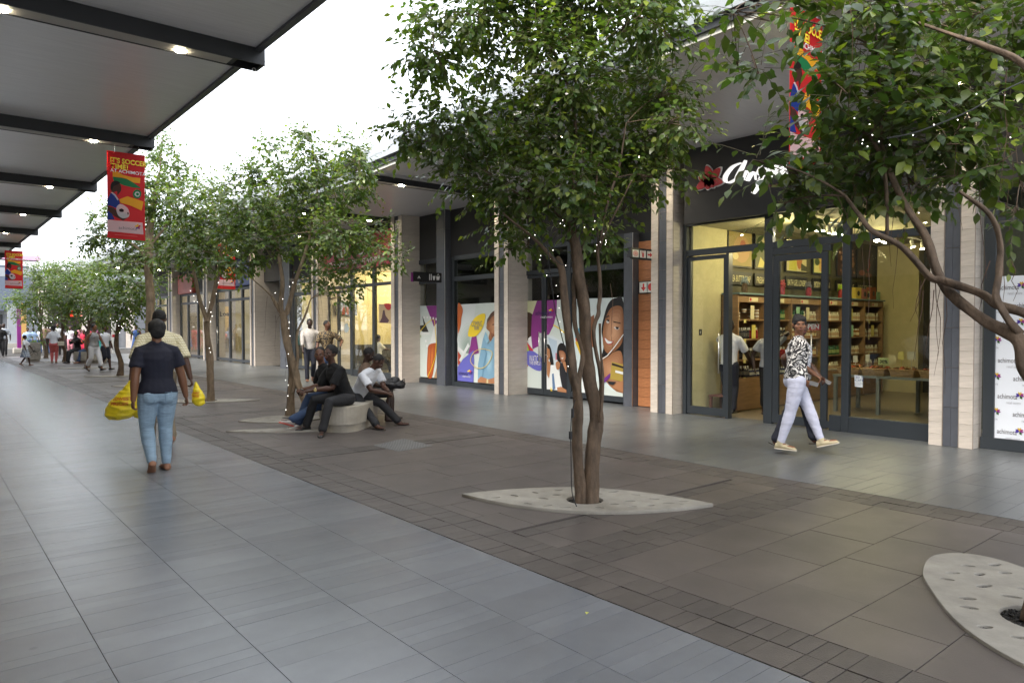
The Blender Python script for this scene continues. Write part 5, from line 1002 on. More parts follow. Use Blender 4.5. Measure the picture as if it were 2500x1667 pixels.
def string_light(label, paths, bulbs, loc, r=.006):
    r *= .42
    t = thing('string_light', label, 'fairy lights', loc, 'fairy lights wound on the trees'); b = MB()
    for p in paths: b.tube(smooth_loop([tuple(q_) for q_ in p], 4, False), .0045, 5)
    if b.f: part('cable', b, m_cable, t)
    if not b.f: b.tube([bulbs[0], bulbs[-1]], .002, 3); part('cable', b, m_cable, t)
    for p in bulbs: p = Vector(p); b = MB(); b.lathe([(r*.5,-r),(r,0),(r*.6,r)], p, 6); part('bulb', b, m_bulb, t)
    return t
def clp(L_, q, seed, jit=.35, f=1.):
    r_ = random.Random(seed); return [(tuple(D(x, y, q+r_.uniform(-jit, jit)+(x-0)*0)), rad*f*q/F_PX) for x, y, rad in L_]
# --- large middle tree
q1 = 6.95
def T(L_, q, dq=0.): return [D(x, y, q+dq*i/len(L_)) for i, (x, y) in enumerate(L_)]
st1 = [(T([(1440,1246),(1441,1164),(1450,1070),(1455,1007),(1441,932),(1434,861),(1427,771),(1418,700),(1407,628),(1388,535)], 6.45, .3), [.082,.070,.066,.063,.058,.056,.053,.052,.050,.040]),
       (T([(1416,1248),(1413,1128),(1411,1021),(1408,950),(1397,900),(1386,807),(1377,718),(1372,660),(1360,630)], 6.43, .2), [.054,.048,.046,.043,.040,.038,.036,.032,.027]),
       (T([(1411,985),(1417,920),(1420,860),(1408,800),(1400,740),(1402,690),(1412,620)], 6.5, .3), [.03,.024,.022,.021,.020,.02,.016]),
       (T([(1458,1015),(1466,960),(1462,890),(1450,800),(1460,760),(1466,730),(1460,650),(1462,600)], 6.5, .25), [.03,.02,.018,.018,.019,.019,.016,.014]),
       (T([(1466,1030),(1470,930),(1468,850),(1462,790)], 6.42, .05), [.02,.014,.010,.012]),
       (T([(1388,535),(1398,440),(1405,306),(1378,184),(1333,76),(1310,-30)], 6.8, .3), [.028,.02,.017,.013,.010,.006]),
       (T([(1412,620),(1440,566),(1452,480),(1463,383)], 6.8, .2), [.018,.014,.012,.008]), (T([(1462,600),(1470,555),(1495,460),(1516,383),(1530,300)], 6.7, .0), [.015,.014,.012,.010,.006]), (T([(1460,610),(1480,570),(1510,500),(1545,440)], 6.6, -.3), [.012,.010,.008,.006]),
       (T([(1362,640),(1331,610),(1276,560),(1230,520)], 6.6, .1), [.022,.016,.012,.008]), (T([(1385,545),(1330,500),(1275,478),(1200,430)], 6.7, .4), [.014,.011,.009,.006])]
c1_ = clp([(1060,130,80),(1050,40,60),(1170,40,95),(1300,20,105),(1420,20,120),(1560,40,100),(1640,90,60),(1190,150,80),(1340,110,90),(1400,190,120),(1540,200,115),(1630,220,75),(1250,235,60),
           (985,330,50),(1040,300,62),(1120,290,80),(1110,360,75),(1220,330,110),(1350,340,120),(1490,350,125),(1600,330,90),(1660,300,50),(1110,430,50),(1190,460,75),(1290,460,95),(1400,450,85),(1490,455,80),(1585,430,52),(1640,410,45),(1680,330,25),
           (1225,540,50),(1300,530,62),(1290,595,40),(1240,610,24),(1460,555,52),(1525,515,34),(1485,605,24),(1420,540,44)], q1, 3, .5, .87)
c1_ += [(tuple(D(x, y, 7.0)), r*7/F_PX) for x, y, r in ((1200,-80,120),(1350,-120,140),(1500,-90,130),(1620,-30,70))]
tree('large ficus with several entwined trunks standing in the middle of the paving', (4.66,4.5,0), st1, c1_, .086, 6.9, 5, m_bark, singles=300, roots=14, tint=.92)
# --- near right tree, its trunk just outside the frame
st0 = [(([Vector((4.66,1.12,-.01)), Vector((4.68,1.1,.5)), D(2560,1010,3.85), D(2500,890,3.95), D(2484,828,4.0), D(2406,783,4.15), D(2334,730,4.3), D(2300,682,4.4), D(2262,591,4.55), D(2229,529,4.65), D(2180,440,4.8), D(2120,330,4.9)]), [.075,.065,.05,.042,.037,.032,.030,.028,.026,.022,.018,.013]),
       ([D(2548,985,3.86), D(2580,890,3.84), D(2560,810,3.9), D(2500,766,4.0), D(2439,744,4.1), D(2391,716,4.2), D(2305,685,4.3), D(2267,673,4.35), D(2197,600,4.5), D(2128,562,4.6), D(2094,524,4.7), D(2067,478,4.8)], [.032,.03,.028,.026,.024,.024,.022,.021,.018,.016,.014,.011]),
       ([D(2487,816,4.0), D(2458,768,4.0), D(2427,725,4.05), D(2444,668,4.1), D(2439,601,4.15), D(2415,520,4.2), D(2343,467,4.3)], [.024,.02,.018,.018,.016,.014,.009]),
       ([D(2556,1000,3.86), D(2610,850,3.86), D(2600,600,3.9), D(2570,300,4.0), D(2500,161,4.1), D(2404,111,4.3), D(2338,92,4.5), D(2200,40,4.8)], [.034,.03,.026,.023,.021,.017,.013,.008]),
       ([D(2166,574,4.75), D(2160,440,4.8), D(2151,268,4.9), D(2140,130,4.9), D(2132,38,5.0)], [.012,.013,.012,.010,.008])]
c0_ = clp([(1790,30,20),(1850,15,30),(1920,10,34),(1990,20,50),(2080,20,75),(2190,40,90),(2310,60,90),(2430,40,100),(2060,110,50),(2140,140,85),(2260,170,90),(2390,190,75),(2480,130,60),(1800,168,12),(1850,172,20),(2010,190,44),
           (2070,230,75),(2180,260,95),(2300,270,80),(2090,330,75),(2200,370,95),(2320,350,60),(2420,260,50),(2470,300,50),(1850,392,18),(1920,410,34),(2010,400,58),(2100,430,75),(2220,450,60),(1940,455,34),(1900,500,22),(1960,500,40),(2040,490,50),(2120,480,45),
           (2370,430,45),(2440,400,60),(2490,450,45),(2480,520,35),(2350,300,60),(2290,430,50),(2020,300,30),(2015,350,34)], 5.0, 8, .4, .9)
tree('near ficus whose long bare limbs and dark leaves reach in from the right edge', (4.66,1.12,0), st0, c0_, .108, 7.2, 9, m_bark, singles=300, roots=60, rmin=2060, tint=.78)
# --- tree behind the seated men
st2 = [(T([(707,1016),(709,958),(714,917),(708,871),(700,820),(691,769)], 12.75, 0), [.07,.06,.055,.055,.055,.06]), (T([(745,985),(732,948),(722,917),(709,866),(696,802),(691,765)], 12.6, .1), [.055,.06,.062,.062,.065,.06]),
       (T([(693,772),(676,744),(661,723)], 12.7), [.04,.035,.02]), (T([(691,768),(686,739),(689,675),(681,619),(660,520)], 12.7), [.05,.042,.036,.03,.015]), (T([(693,770),(701,759),(717,703),(735,644),(760,560),(780,430)], 12.7), [.05,.045,.035,.03,.02,.012]), (T([(716,960),(726,879),(726,815),(745,769),(760,730)], 12.6), [.03,.022,.02,.016,.01])]
c2_ = clp([(745,320,26),(735,360,36),(775,400,50),(850,360,38),(880,400,42),(870,450,50),(720,430,58),(650,425,50),(605,430,42),(556,455,28),(800,480,75),(700,520,75),(610,510,65),(560,560,45),(640,590,60),(740,590,70),(830,570,75),(890,590,45),(940,625,34),(975,632,24),(880,665,36),(800,660,45),(850,700,26),(820,730,18),(600,640,38),(540,640,28),(925,565,26),(670,360,30),(560,500,40),(760,690,26)], 12.5, 12, .8, .92)
tree('bushy ficus with pale forked trunk rising behind the seated men', tuple(G(706,1012)), st2, c2_, .092, 5.2, 14, m_bark2, roots=60)
# --- slim forked tree
st3 = [(T([(511,982),(514,958),(513,892),(508,836),(505,785)], 15.25), [.085,.075,.07,.062,.06]), (T([(505,785),(490,739),(478,688),(465,630)], 15.2), [.045,.04,.035,.02]), (T([(505,785),(520,736),(533,657),(545,590)], 15.2), [.045,.045,.04,.02])]
c3_ = clp([(505,460,42),(455,490,40),(440,550,38),(500,540,52),(550,500,45),(480,610,45),(540,600,42),(430,610,28),(590,590,34),(420,470,28),(560,560,40),(600,520,30),(470,660,30),(560,650,24)], 15.2, 15, .8)
tree('slim forked ficus with pale stem behind and right of the couple', tuple(G(511,982)), st3, c3_, .10, 5.2, 16, m_bark2)
# --- tall single stem
st4 = [(T([(369,900),(366,800),(368,740),(365,700),(362,650),(363,590),(375,500),(390,420)], 19.4), [.11,.105,.10,.10,.105,.11,.07,.03]), (T([(362,640),(330,600),(270,570)], 19.4), [.04,.03,.015]), (T([(364,600),(400,560),(430,500)], 19.4), [.04,.03,.015])]
c4_ = clp([(398,345,22),(390,380,36),(400,430,44),(360,460,42),(345,510,45),(395,510,45),(430,470,26),(445,430,22),(455,400,16),(300,545,38),(258,560,38),(225,580,28),(205,600,18),(290,600,38),(345,570,45),(400,575,45),(435,620,28),(380,625,34),(240,520,20),(320,640,30),(275,500,18),(440,540,34)], 19.4, 18, 1.1)
tree('tall ficus with one straight bare stem seen above the couple', (5.0,21.2,0), st4, c4_, .11, 5.0, 18, m_bark2, simple=False)
def small_tree(label, base_px, crown, q, seed, tz, k=3):
    b0 = G(*base_px); top = D(tz[0], tz[1], q); st = [([b0, b0.lerp(top,.35)+Vector((.05,.03,0)), b0.lerp(top,.7)+Vector((-.04,.0,0)), top], [.09,.075,.07,.06])]
    for i in range(k): c = crown[i*2 % len(crown)]; st.append(([top, top.lerp(D(c[0], c[1], q), .55)+Vector((0,0,.1)), D(c[0], c[1], q)], [.04,.03,.015]))
    tree(label, tuple(b0), st, clp(crown, q, seed, 1.3), .145, 5.0, seed, m_bark, simple=True)
small_tree('round headed ficus left of the couple with lights in its crown', (293,918), [(290,740,50),(250,765,34),(330,745,42),(285,690,46),(335,690,40),(235,725,34),(362,720,28),(375,680,24),(310,790,20),(265,650,26)], 23.2, 21, (285,815), 4)
small_tree('ficus behind the woman in the striped top', (212,899), [(215,745,44),(180,725,40),(245,700,40),(205,680,40),(165,745,30),(185,785,18),(235,785,18),(240,650,24)], 27.8, 22, (216,805), 4)
small_tree('slender far ficus beside the girl in pink trousers', (158,884), [(150,735,38),(118,705,34),(165,685,38),(140,655,28),(190,655,30),(150,780,18),(220,660,26)], 32., 23, (152,810), 4)
small_tree('farthest leaning ficus by the planter box', (112,875), [(85,745,36),(55,725,30),(110,700,36),(28,735,20),(95,665,30),(130,650,24),(70,775,18),(45,765,16),(110,780,20)], 36.4, 24, (100,805), 4)
# fairy lights
def near(px, py, q): return D(px, py, q)
string_light('black fairy light cable with tiny lit bulbs hanging down the large middle tree', [[near(x, y, 6.3) for x, y in ((1337,600),(1342,660),(1350,720),(1356,760),(1366,800),(1375,835),(1385,870),(1392,905))], [near(x, y, 6.25) for x, y in ((1404,975),(1396,1010),(1393,1060),(1394,1110),(1395,1170),(1398,1210),(1408,1236))], [near(x, y, 6.3) for x, y in ((1300,560),(1330,600),(1370,645),(1400,640))]],
    [near(x, y, 6.28) for x, y in ((1362,723),(1365,752),(1367,785),(1372,810),(1387,894),(1335,672),(1358,697),(1374,538),(1368,546),(1378,551),(1292,581),(1306,574),(1318,634),(1320,624),(1427,555),(1448,560),(1452,540),(1466,591),(1480,592),(1479,587),(1474,571),(1453,613),(1381,648),(1457,598),(1478,597),(1350,611))], (4.5,4.5,1))
b = MB(); p = near(1398,1008,6.25); b.box(p.x-.011, p.x+.011, p.y-.011, p.y+.011, p.z-.04, p.z+.04, ch=.004); p = near(1393,1062,6.25); b.box(p.x-.014, p.x+.014, p.y-.012, p.y+.012, p.z-.035, p.z+.035, ch=.004)
solo('power_adapter', b, m_black, 'small black adapter boxes on the cable of the large middle tree', 'adapter', loc=(p.x,p.y,p.z))
string_light('black fairy light cable crossing the leaves of the near right tree', [[near(x, y, 4.3) for x, y in ((2165,338),(2230,325),(2300,300),(2380,265),(2450,222),(2520,190))]], [near(x, y, 4.28) for x, y in ((2130,330),(2107,342),(2123,304),(2105,351),(2118,358),(2146,346),(2086,289),(2172,354),(2229,330),(2280,305),(2338,293),(2384,230),(2453,233),(2467,336),(2243,520))], (5,2,3), .0065)
string_light('fairy lights on the pale forked trunk behind the seated men', [[near(x, y, 12.4) for x, y in ((706,880),(704,920),(702,960),(700,990),(697,1010))]], [near(x, y, 12.35) for x, y in ((706,787),(705,801),(708,820),(704,864),(701,893),(697,928),(704,940),(703,966),(698,1000),(707,700),(715,690),(690,730),(672,715))], (5,12,1), .012)
string_light('fairy lights on the slim forked tree', [], [near(x, y, 15.) for x, y in ((465,710),(473,722),(474,736),(482,737),(512,738),(528,717),(515,762),(518,772),(514,785),(511,850),(514,860),(533,690),(502,752))], (4.8,15.5,1), .013)
string_light('fairy lights in the round headed tree left of the couple', [], [near(x, y, 22.8) for x, y in ((270,778),(276,786),(290,795),(297,797),(302,790),(305,781),(310,778),(285,783),(320,770),(300,800),(292,812),(360,755),(361,775),(362,790))], (5,25,2), .017)
string_light('fairy lights in the farthest trees', [], [near(x, y, 30) for x, y in ((185,755),(207,785),(205,782),(230,770),(98,790),(82,785),(125,786),(160,700),(215,700),(140,775),(122,800),(210,795))], (5,35,2), .02)
# ================================================================ people
from mathutils import noise as mnoise
UPV = Vector((0,0,1))
def ik(a, c, l1, l2, pole):
    a, c = Vector(a), Vector(c); d = c-a; L_ = min(d.length, (l1+l2)*.999); u = d.normalized(); c = a+u*L_
    x = (l1*l1-l2*l2+L_*L_)/(2*L_); h = math.sqrt(max(l1*l1-x*x, 1e-6)); p = Vector(pole); p = (p-u*p.dot(u))
    if p.length < 1e-4: p = Vector((0,0,1))
    return a+u*x+p.normalized()*h, c
def ell_rings(b, rings, n=16):
    """rings: (centre, side vector*radius, front vector*radius)"""
    vs_ = []
    for c, s_, f_ in rings:
        for k in range(n): a = 2*math.pi*k/n; vs_.append(c+s_*math.cos(a)+f_*math.sin(a))
    m = len(rings); b.add(vs_, [tuple(range(n))[::-1], tuple(range((m-1)*n, m*n))]+[(i*n+k, i*n+(k+1)%n, (i+1)*n+(k+1)%n, (i+1)*n+k) for i in range(m-1) for k in range(n)])
def ball(b, c, r, ax=None, n=10):
    """ellipsoid, r=(side,front,up) along ax=(s,f,u)"""
    s_, f_, u_ = ax or (Vector((1,0,0)), Vector((0,1,0)), UPV); c = Vector(c); vs_ = []; m = n
    for i in range(1, m):
        t = math.pi*i/m
        for k in range(n): a = 2*math.pi*k/n; vs_.append(c+s_*(r[0]*math.sin(t)*math.cos(a))+f_*(r[1]*math.sin(t)*math.sin(a))+u_*(r[2]*math.cos(t)))
    q = len(vs_); vs_ += [c+u_*r[2], c-u_*r[2]]; fs_ = [(i*n+k, (i+1)*n+k, (i+1)*n+(k+1)%n, i*n+(k+1)%n) for i in range(m-2) for k in range(n)]
    fs_ += [(q, k, (k+1)%n) for k in range(n)]+[(q+1, (m-2)*n+(k+1)%n, (m-2)*n+k) for k in range(n)]; b.add(vs_, fs_)
def limb(b, pts, rad, n=12):
    P_ = []; R_ = []                                    # round the ends
    pts = [Vector(p) for p in pts]; d0 = (pts[0]-pts[1]).normalized(); d1 = (pts[-1]-pts[-2]).normalized()
    P_ += [pts[0]+d0*rad[0]*.8, pts[0]+d0*rad[0]*.5]; R_ += [rad[0]*.35, rad[0]*.8]
    P_ += pts; R_ += rad; P_ += [pts[-1]+d1*rad[-1]*.5, pts[-1]+d1*rad[-1]*.8]; R_ += [rad[-1]*.8, rad[-1]*.35]
    b.tube(P_, R_, n)
def skinned(name, b, m, th, vox=.012, sm=3, fold=0., ff=14., parent=None, vcol=None):
    me = b.mesh(name, th.location); o = bpy.data.objects.new(name, me)
    r = o.modifiers.new('r', 'REMESH'); r.mode = 'VOXEL'; r.voxel_size = vox
    if sm: s_ = o.modifiers.new('s', 'SMOOTH'); s_.factor = .5; s_.iterations = sm
    me = bake(o); me.name = name
    if fold:
        me.update(); ns_ = [v.normal.copy() for v in me.vertices]
        for v, n_ in zip(me.vertices, ns_):
            k = abs(mnoise.noise(Vector((v.co.x*ff*.6, v.co.y*ff*.6, v.co.z*ff*1.5)))); v.co += n_*((.45-k)*fold)
    me.polygons.foreach_set('use_smooth', [True]*len(me.polygons)); return link(name, me, m, parent or th)
SKIN = {k: mat('skin_'+k, c, .48, var=.06, spec=.4) for k, c in (('a',(.125,.055,.032)),('b',(.075,.034,.022)),('c',(.19,.085,.045)),('d',(.036,.018,.013)))}
m_hair = mat('black_hair', (.008,.007,.007), .75, bump=.6, bscale=160, stretch=(1,1,.4)); m_eye = mat('eye_white', (.38,.34,.30), .3); m_lip = mat('lips', (.17,.045,.04), .4)
def tex(k):
    return {'navy': lambda: mat('navy_jersey', (.010,.011,.024), .85, bump=.9, bscale=9, var=.12), 'denim': lambda: mat('washed_denim', (.25,.35,.45), .8, var=.20, scale=7, bump=1., bscale=17, fine=.08, stretch=(.7,.7,2.6)), 'check': lambda: pattern_mat('cream_check', 'check', (.68,.63,.45), (.44,.37,.20), 30),
        'tan': lambda: mat('tan_cotton', (.20,.16,.11), .85), 'swirl': lambda: pattern_mat('swirl_print', 'swirl', (.70,.67,.64), (.015,.014,.016), 62), 'lilac': lambda: mat('lilac_jeans', (.50,.51,.63), .75, var=.12, scale=8, bump=1., bscale=19, stretch=(.7,.7,2.8)), 'dots': lambda: pattern_mat('white_dot_print', 'dots', (.62,.63,.68), (.05,.06,.12), 45),
        'dnavy': lambda: mat('dark_trousers', (.014,.016,.028), .85, bump=.3), 'black': lambda: mat('black_polo', (.006,.006,.007), .85, var=.1, bump=.9, bscale=10), 'charc': lambda: mat('charcoal_trousers', (.018,.018,.021), .8, bump=.9, bscale=15, stretch=(.8,.8,1.8)), 'jeans': lambda: mat('blue_jeans', (.035,.062,.13), .85, var=.25, scale=8, bump=.9, bscale=16),
        'white': lambda: mat('white_cotton', (.64,.65,.69), .85, bump=.8, bscale=11, var=.04), 'brown': lambda: mat('brown_tee', (.13,.085,.06), .9, var=.08), 'greysh': lambda: pattern_mat('grey_print_shirt', 'dots', (.50,.47,.44), (.25,.22,.21), 60), 'leo': lambda: pattern_mat('speckled_tee', 'dots', (.02,.016,.013), (.32,.22,.10), 38),
        'red': lambda: mat('red_top', (.55,.02,.06), .8), 'blue': lambda: mat('blue_dress', (.04,.09,.26), .8), 'orange': lambda: mat('orange_shirt', (.70,.17,.03), .8), 'grey': lambda: mat('grey_polo', (.33,.34,.36), .85, var=.08), 'pink': lambda: mat('coral_trousers', (.55,.12,.12), .8), 'bandw': lambda: pattern_mat('dark_striped_top', 'stripe', (.03,.03,.035), (.45,.45,.45), 28),
        'plaid': lambda: pattern_mat('blue_plaid', 'plaid', (.08,.12,.22), (.50,.53,.56), 12), 'bstripe': lambda: pattern_mat('blue_grey_stripe', 'stripe', (.22,.26,.36), (.46,.47,.48), 9), 'teal': lambda: mat('teal_top', (.04,.35,.33), .8), 'rose': lambda: mat('rose_wrap', (.55,.22,.27), .8), 'purp': lambda: mat('plum_top', (.12,.03,.08), .8), 'lblue': lambda: mat('pale_blue_shirt', (.30,.42,.62), .8)}[k]()
m_shoe = {'black': mat('black_leather', (.010,.010,.010), .35), 'beige': mat('beige_canvas', (.46,.39,.25), .8, bump=.3), 'tanflat': mat('brown_flats', (.24,.11,.06), .6), 'sneak': mat('pale_grey_sneaker', (.48,.45,.42), .7), 'sandal': mat('dark_sandal', (.03,.022,.02), .6), 'white': mat('white_shoe', (.6,.6,.6), .6), 'sole': mat('pale_sole', (.55,.50,.42), .7), 'neon': mat('coral_trim', (.75,.12,.09), .6)}
def person(label, P, face, feet, hands, H=1.7, female=False, skin='b', top='white', bottom='charc', shoes='black', hair='short', neck=None, look=None, lean=0., toes=None, vox=.012, sleeve=.8, kpole=None, epole=None, shorts=1., skirt=0., build=1., detail=True, hang=.0, hips=1., group=None, curl=.5, spread=None, shirt_h=0.):
    f = Vector((face[0], face[1], 0)).normalized(); r = Vector((f.y, -f.x, 0)); P = Vector(P)
    t = thing('person', label, 'person', (P.x, P.y, 0), group)
    N = Vector(neck) if neck else P+(f*math.sin(lean)+UPV*math.cos(lean))*.318*H
    sp = (N-P).normalized(); ts = (r-sp*r.dot(sp)).normalized(); tf = sp.cross(ts)*-1
    if tf.dot(f) < 0: tf = -tf
    lk = Vector(look).normalized() if look else f.copy(); hu0 = (sp*.45+UPV).normalized(); lk_h = lk
    hs = lk_h.cross(UPV).normalized(); hu = hs.cross(lk_h).normalized(); hc = N+hu0*.042*H+(sp*.3+hu*.7).normalized()*.060*H+lk*.008*H; AX = (hs, lk_h, hu); g = H*build
    w_h, w_w, w_c = ((.094,.078,.088) if female else (.083,.078,.100)); d_h, d_w, d_c = ((.072,.056,.066) if female else (.064,.058,.068))
    w_h *= hips
    sw = (.098 if female else .112)*g; hip = [P-r*.052*g, P+r*.052*g]; S0 = N-sp*.045*H; sh = [S0-ts*sw, S0+ts*sw]; lt, ls = .245*H, .243*H; ua, fa = .172*H, .150*H
    toes = toes or [f, f]; kp = kpole or [f*1.+UPV*.3-r*.05, f*1.+UPV*.3+r*.05]; ep = epole or [-f*.8-r*.5, -f*.8+r*.5]
    if not isinstance(kp, list): kp = [kp, kp]
    kn, an, el, wr = [], [], [], []
    for i in (0, 1):
        k_, a_ = ik(hip[i], feet[i], lt, ls, kp[i]); kn.append(k_); an.append(a_); k_, a_ = ik(sh[i], hands[i], ua, fa, ep[i]); el.append(k_); wr.append(a_)
    cov = 1.0 if not top else .90
    lcov = 1.0 if (not bottom or skirt or shorts < 1) else .86
    def torso(b, e, z0=-.03, z1=1., top_=True):
        L_ = (N-P).length
        R0 = [(-.06,w_h*.86,d_h*.9),(-.01,w_h,d_h),(.10,w_h*.95,d_h*.98),(.30,w_w,d_w),(.48,(w_w+w_c)/2,(d_w+d_c)/2),(.70,w_c,d_c),(.84,w_c*.97,d_c*.86),(.93,w_c*.72,d_c*.62),(.985,w_c*.42,d_c*.5)]
        R0 = [q_ for q_ in R0 if q_[0] >= z0]; 
        ell_rings(b, [(P+sp*L_*u, ts*(a*g+e), tf*(c*g+e)) for u, a, c in R0], 20)
    # ---- skin: one continuous surface
    b = MB(); torso(b, -.020 if top else -.006)
    limb(b, [N-sp*.04*H, N+hu0*.02*H, hc-hu*.02*H], [.036*g,.031*H,.031*H])
    ball(b, hc+hu*.012*H-lk*.006*H, (.0455*H,.056*H,.054*H), AX, 14); ball(b, hc-hu*.022*H+lk*.012*H, (.036*H,.042*H,.044*H), AX, 12); ball(b, hc-hu*.050*H+lk*.026*H, (.020*H,.018*H,.015*H), AX, 8)
    if detail:
        ball(b, hc-hu*.010*H+lk*.055*H, (.009*H,.012*H,.016*H), AX, 8); ball(b, hc-hu*.017*H+lk*.058*H, (.0125*H,.009*H,.007*H), AX, 8); ball(b, hc+hu*.012*H+lk*.044*H, (.030*H,.012*H,.007*H), AX, 8); ball(b, hc-hu*.034*H+lk*.047*H, (.016*H,.010*H,.008*H), AX, 8)
        for s_ in (-1, 1): ball(b, hc+hs*s_*.045*H-hu*.003*H-lk*.004*H, (.006*H,.011*H,.018*H), AX, 8); ball(b, hc+hs*s_*.026*H-hu*.014*H+lk*.034*H, (.014*H,.014*H,.013*H), AX, 8)
    for i in (0, 1):
        s_ = -1 if i == 0 else 1
        limb(b, [N-sp*.012*H, sh[i]-sp*.012*H], [.026*g,.030*g]); limb(b, [sh[i]+ts*s_*-.01-sp*.008*H, sh[i].lerp(el[i],.35), el[i], el[i].lerp(wr[i],.3), wr[i]], [.031*g*cov,.0285*g,.0245*g,.0255*g,.0165*H]); limb(b, [hip[i], hip[i].lerp(kn[i],.5), kn[i], kn[i].lerp(an[i],.32), an[i]], [.05*g*lcov,.046*g*lcov,.032*g*lcov,.033*g*lcov,.021*H])
        # hand: palm, four fingers, thumb
        d = (wr[i]-el[i]).normalized(); sd = d.cross(Vector((0,0,1)) if abs(d.z) < .85 else f).normalized(); pn = sd.cross(d).normalized()
        if pn.dot(f if abs(d.z) > .5 else -UPV) > 0 and False: pn = -pn
        inw = (P+sp*.2-wr[i]); inw -= d*inw.dot(d); inw.normalize(); pn = inw if abs(d.z) > .6 else -UPV; sd = d.cross(pn).normalized(); pn = sd.cross(d).normalized()*(1 if sd.cross(d).dot(pn) > 0 else -1)
        pc = wr[i]+d*.036*H/1.7; k_ = H/1.7; ball(b, pc+d*.012, (.038*k_,.014*k_,.048*k_), (sd, pn, d), 8)
        for q_ in range(4):
            o_ = sd*(q_-1.5)*.0205*k_; L_ = (.062,.072,.068,.052)[q_]*k_; kn_ = pc+d*.042*k_+o_; a1 = kn_+(d*(1-curl*.6)+pn*curl*.9).normalized()*L_*.55; a2 = a1+(d*(1-curl*1.9)+pn*curl*1.3).normalized()*L_*.5
            if detail: b.tube([kn_-d*.02, kn_, a1, a2], [.009*k_,.0095*k_,.0085*k_,.0065*k_], 7)
        fs_ = sd*(1 if (sd.dot(f) > 0) else -1)
        if detail: b.tube([pc-d*.02*k_+fs_*.018*k_, pc+d*.012*k_+fs_*.042*k_, pc+d*.038*k_+fs_*.048*k_+pn*.012*k_], [.012*k_,.0105*k_,.008*k_], 7)
        td = Vector(toes[i]).normalized(); fs2 = td.cross(UPV).normalized(); fu = fs2.cross(td); ball(b, an[i]-fu*.030*H*.6+td*.012*H, (.022*H,.035*H,.020*H), (fs2,td,fu), 8); ball(b, an[i]-fu*.026*H+td*.055*H, (.024*H,.055*H,.013*H), (fs2,td,fu), 8)
    skinned('skin', b, SKIN[skin], t, vox*(.68 if detail and vox < .015 else 1), 2)
    # ---- shirt
    if top:
        b = MB(); torso(b, .017 if vox < .02 else .012, -.02 if not shirt_h else -.07)
        if female:
            for s_ in (-1, 1): ball(b, P+sp*(N-P).length*.66+ts*s_*.042*g+tf*.040*g, (.040*g,.036*g,.042*g), (ts,tf,sp), 10)
        for i in (0, 1):
            s_ = -1 if i == 0 else 1; sl = sleeve[i] if isinstance(sleeve, (list, tuple)) else sleeve
            if sl <= 0: continue
            if sl <= 1: pts = [S0+ts*s_*sw*.45-sp*.01*H, sh[i]-sp*.008*H+ts*s_*.002, sh[i].lerp(el[i],sl*.5), sh[i].lerp(el[i],sl)]; rr = [.034*g,.0395*g,.040*g,.0415*g+.003]
            else: pts = [S0+ts*s_*sw*.45-sp*.01*H, sh[i]-sp*.008*H, sh[i].lerp(el[i],.5), el[i], el[i].lerp(wr[i],sl-1)]; rr = [.034*g,.0395*g,.037*g,.033*g,.026*g]
            b.tube(pts, rr, 14); b.tube([N+sp*.005*H, N.lerp(sh[i],.5)-sp*.002*H, sh[i]-sp*.004*H], [.030*g,.030*g,.034*g], 12)
        skinned('shirt', b, tex(top), t, vox, 2, fold=.008 if vox < .02 else 0, ff=9)
        if detail and vox < .015 and hair != 'none': b = MB(); limb_r = .037*g; b.tube([N-sp*.012*H, N+hu0*.012*H], [limb_r*1.16, limb_r*1.02], 16, cap=False); part('collar', b, tex(top), t, smooth=True)
    # ---- trousers, skirt
    if bottom:
        b = MB(); L_ = (N-P).length; e = .008
        if skirt:
            down = -UPV; z1 = P.z-skirt; ell_rings(b, [(P+sp*L_*.2, ts*(w_w*g+e), tf*(d_w*g+e)), (P, ts*(w_h*g+.01), tf*(d_h*g+.01)), (Vector((P.x,P.y,z1+.15)), r*(w_h*g+.06), f*(d_h*g+.05)), (Vector((P.x,P.y,z1)), r*(w_h*g+.10), f*(d_h*g+.09))], 20)
        else:
            ell_rings(b, [(P-UPV*.055*H, ts*(w_h*.82*g), tf*(d_h*.86*g)), (P-sp*.02*H, ts*(w_h*g+.002), tf*(d_h*g+.002)), (P+sp*L_*.05, ts*(w_h*.93*g), tf*(d_h*.93*g)), (P+sp*L_*.10, ts*(w_h*.80*g), tf*(d_h*.80*g))], 20)
            if female:
                for s_ in (-1, 1): ball(b, P-f*.030*g+r*s_*.040*g-UPV*.018*H, (.054*g,.046*g,.058*g), (r,f,UPV), 12)
            for i in (0, 1):
                K, A = kn[i], an[i]; a2 = hip[i].lerp(K, .55)
                if shorts >= 1: pts = [hip[i]-UPV*.0, hip[i].lerp(K,.3), hip[i].lerp(K,.62), K, K.lerp(A,.3), K.lerp(A,.7), K.lerp(A,.96)]; rr = [x*g+e*.6 for x in ((.056,.055,.047,.037,.037,.028,.024) if female else (.052,.052,.046,.038,.036,.033,.034))]
                else: q_ = shorts; pts = [hip[i], hip[i].lerp(K,.4), K if q_ > .5 else hip[i].lerp(K,.9)]+([K.lerp(A,(q_-.5)*2)] if q_ > .5 else []); rr = [.054*g,.052*g,.045*g]+([.040*g] if q_ > .5 else [])
                limb(b, pts, rr, 14)
        skinned('skirt' if skirt else 'trousers', b, tex(bottom), t, vox, 2, fold=.007 if vox < .02 else 0, ff=10)
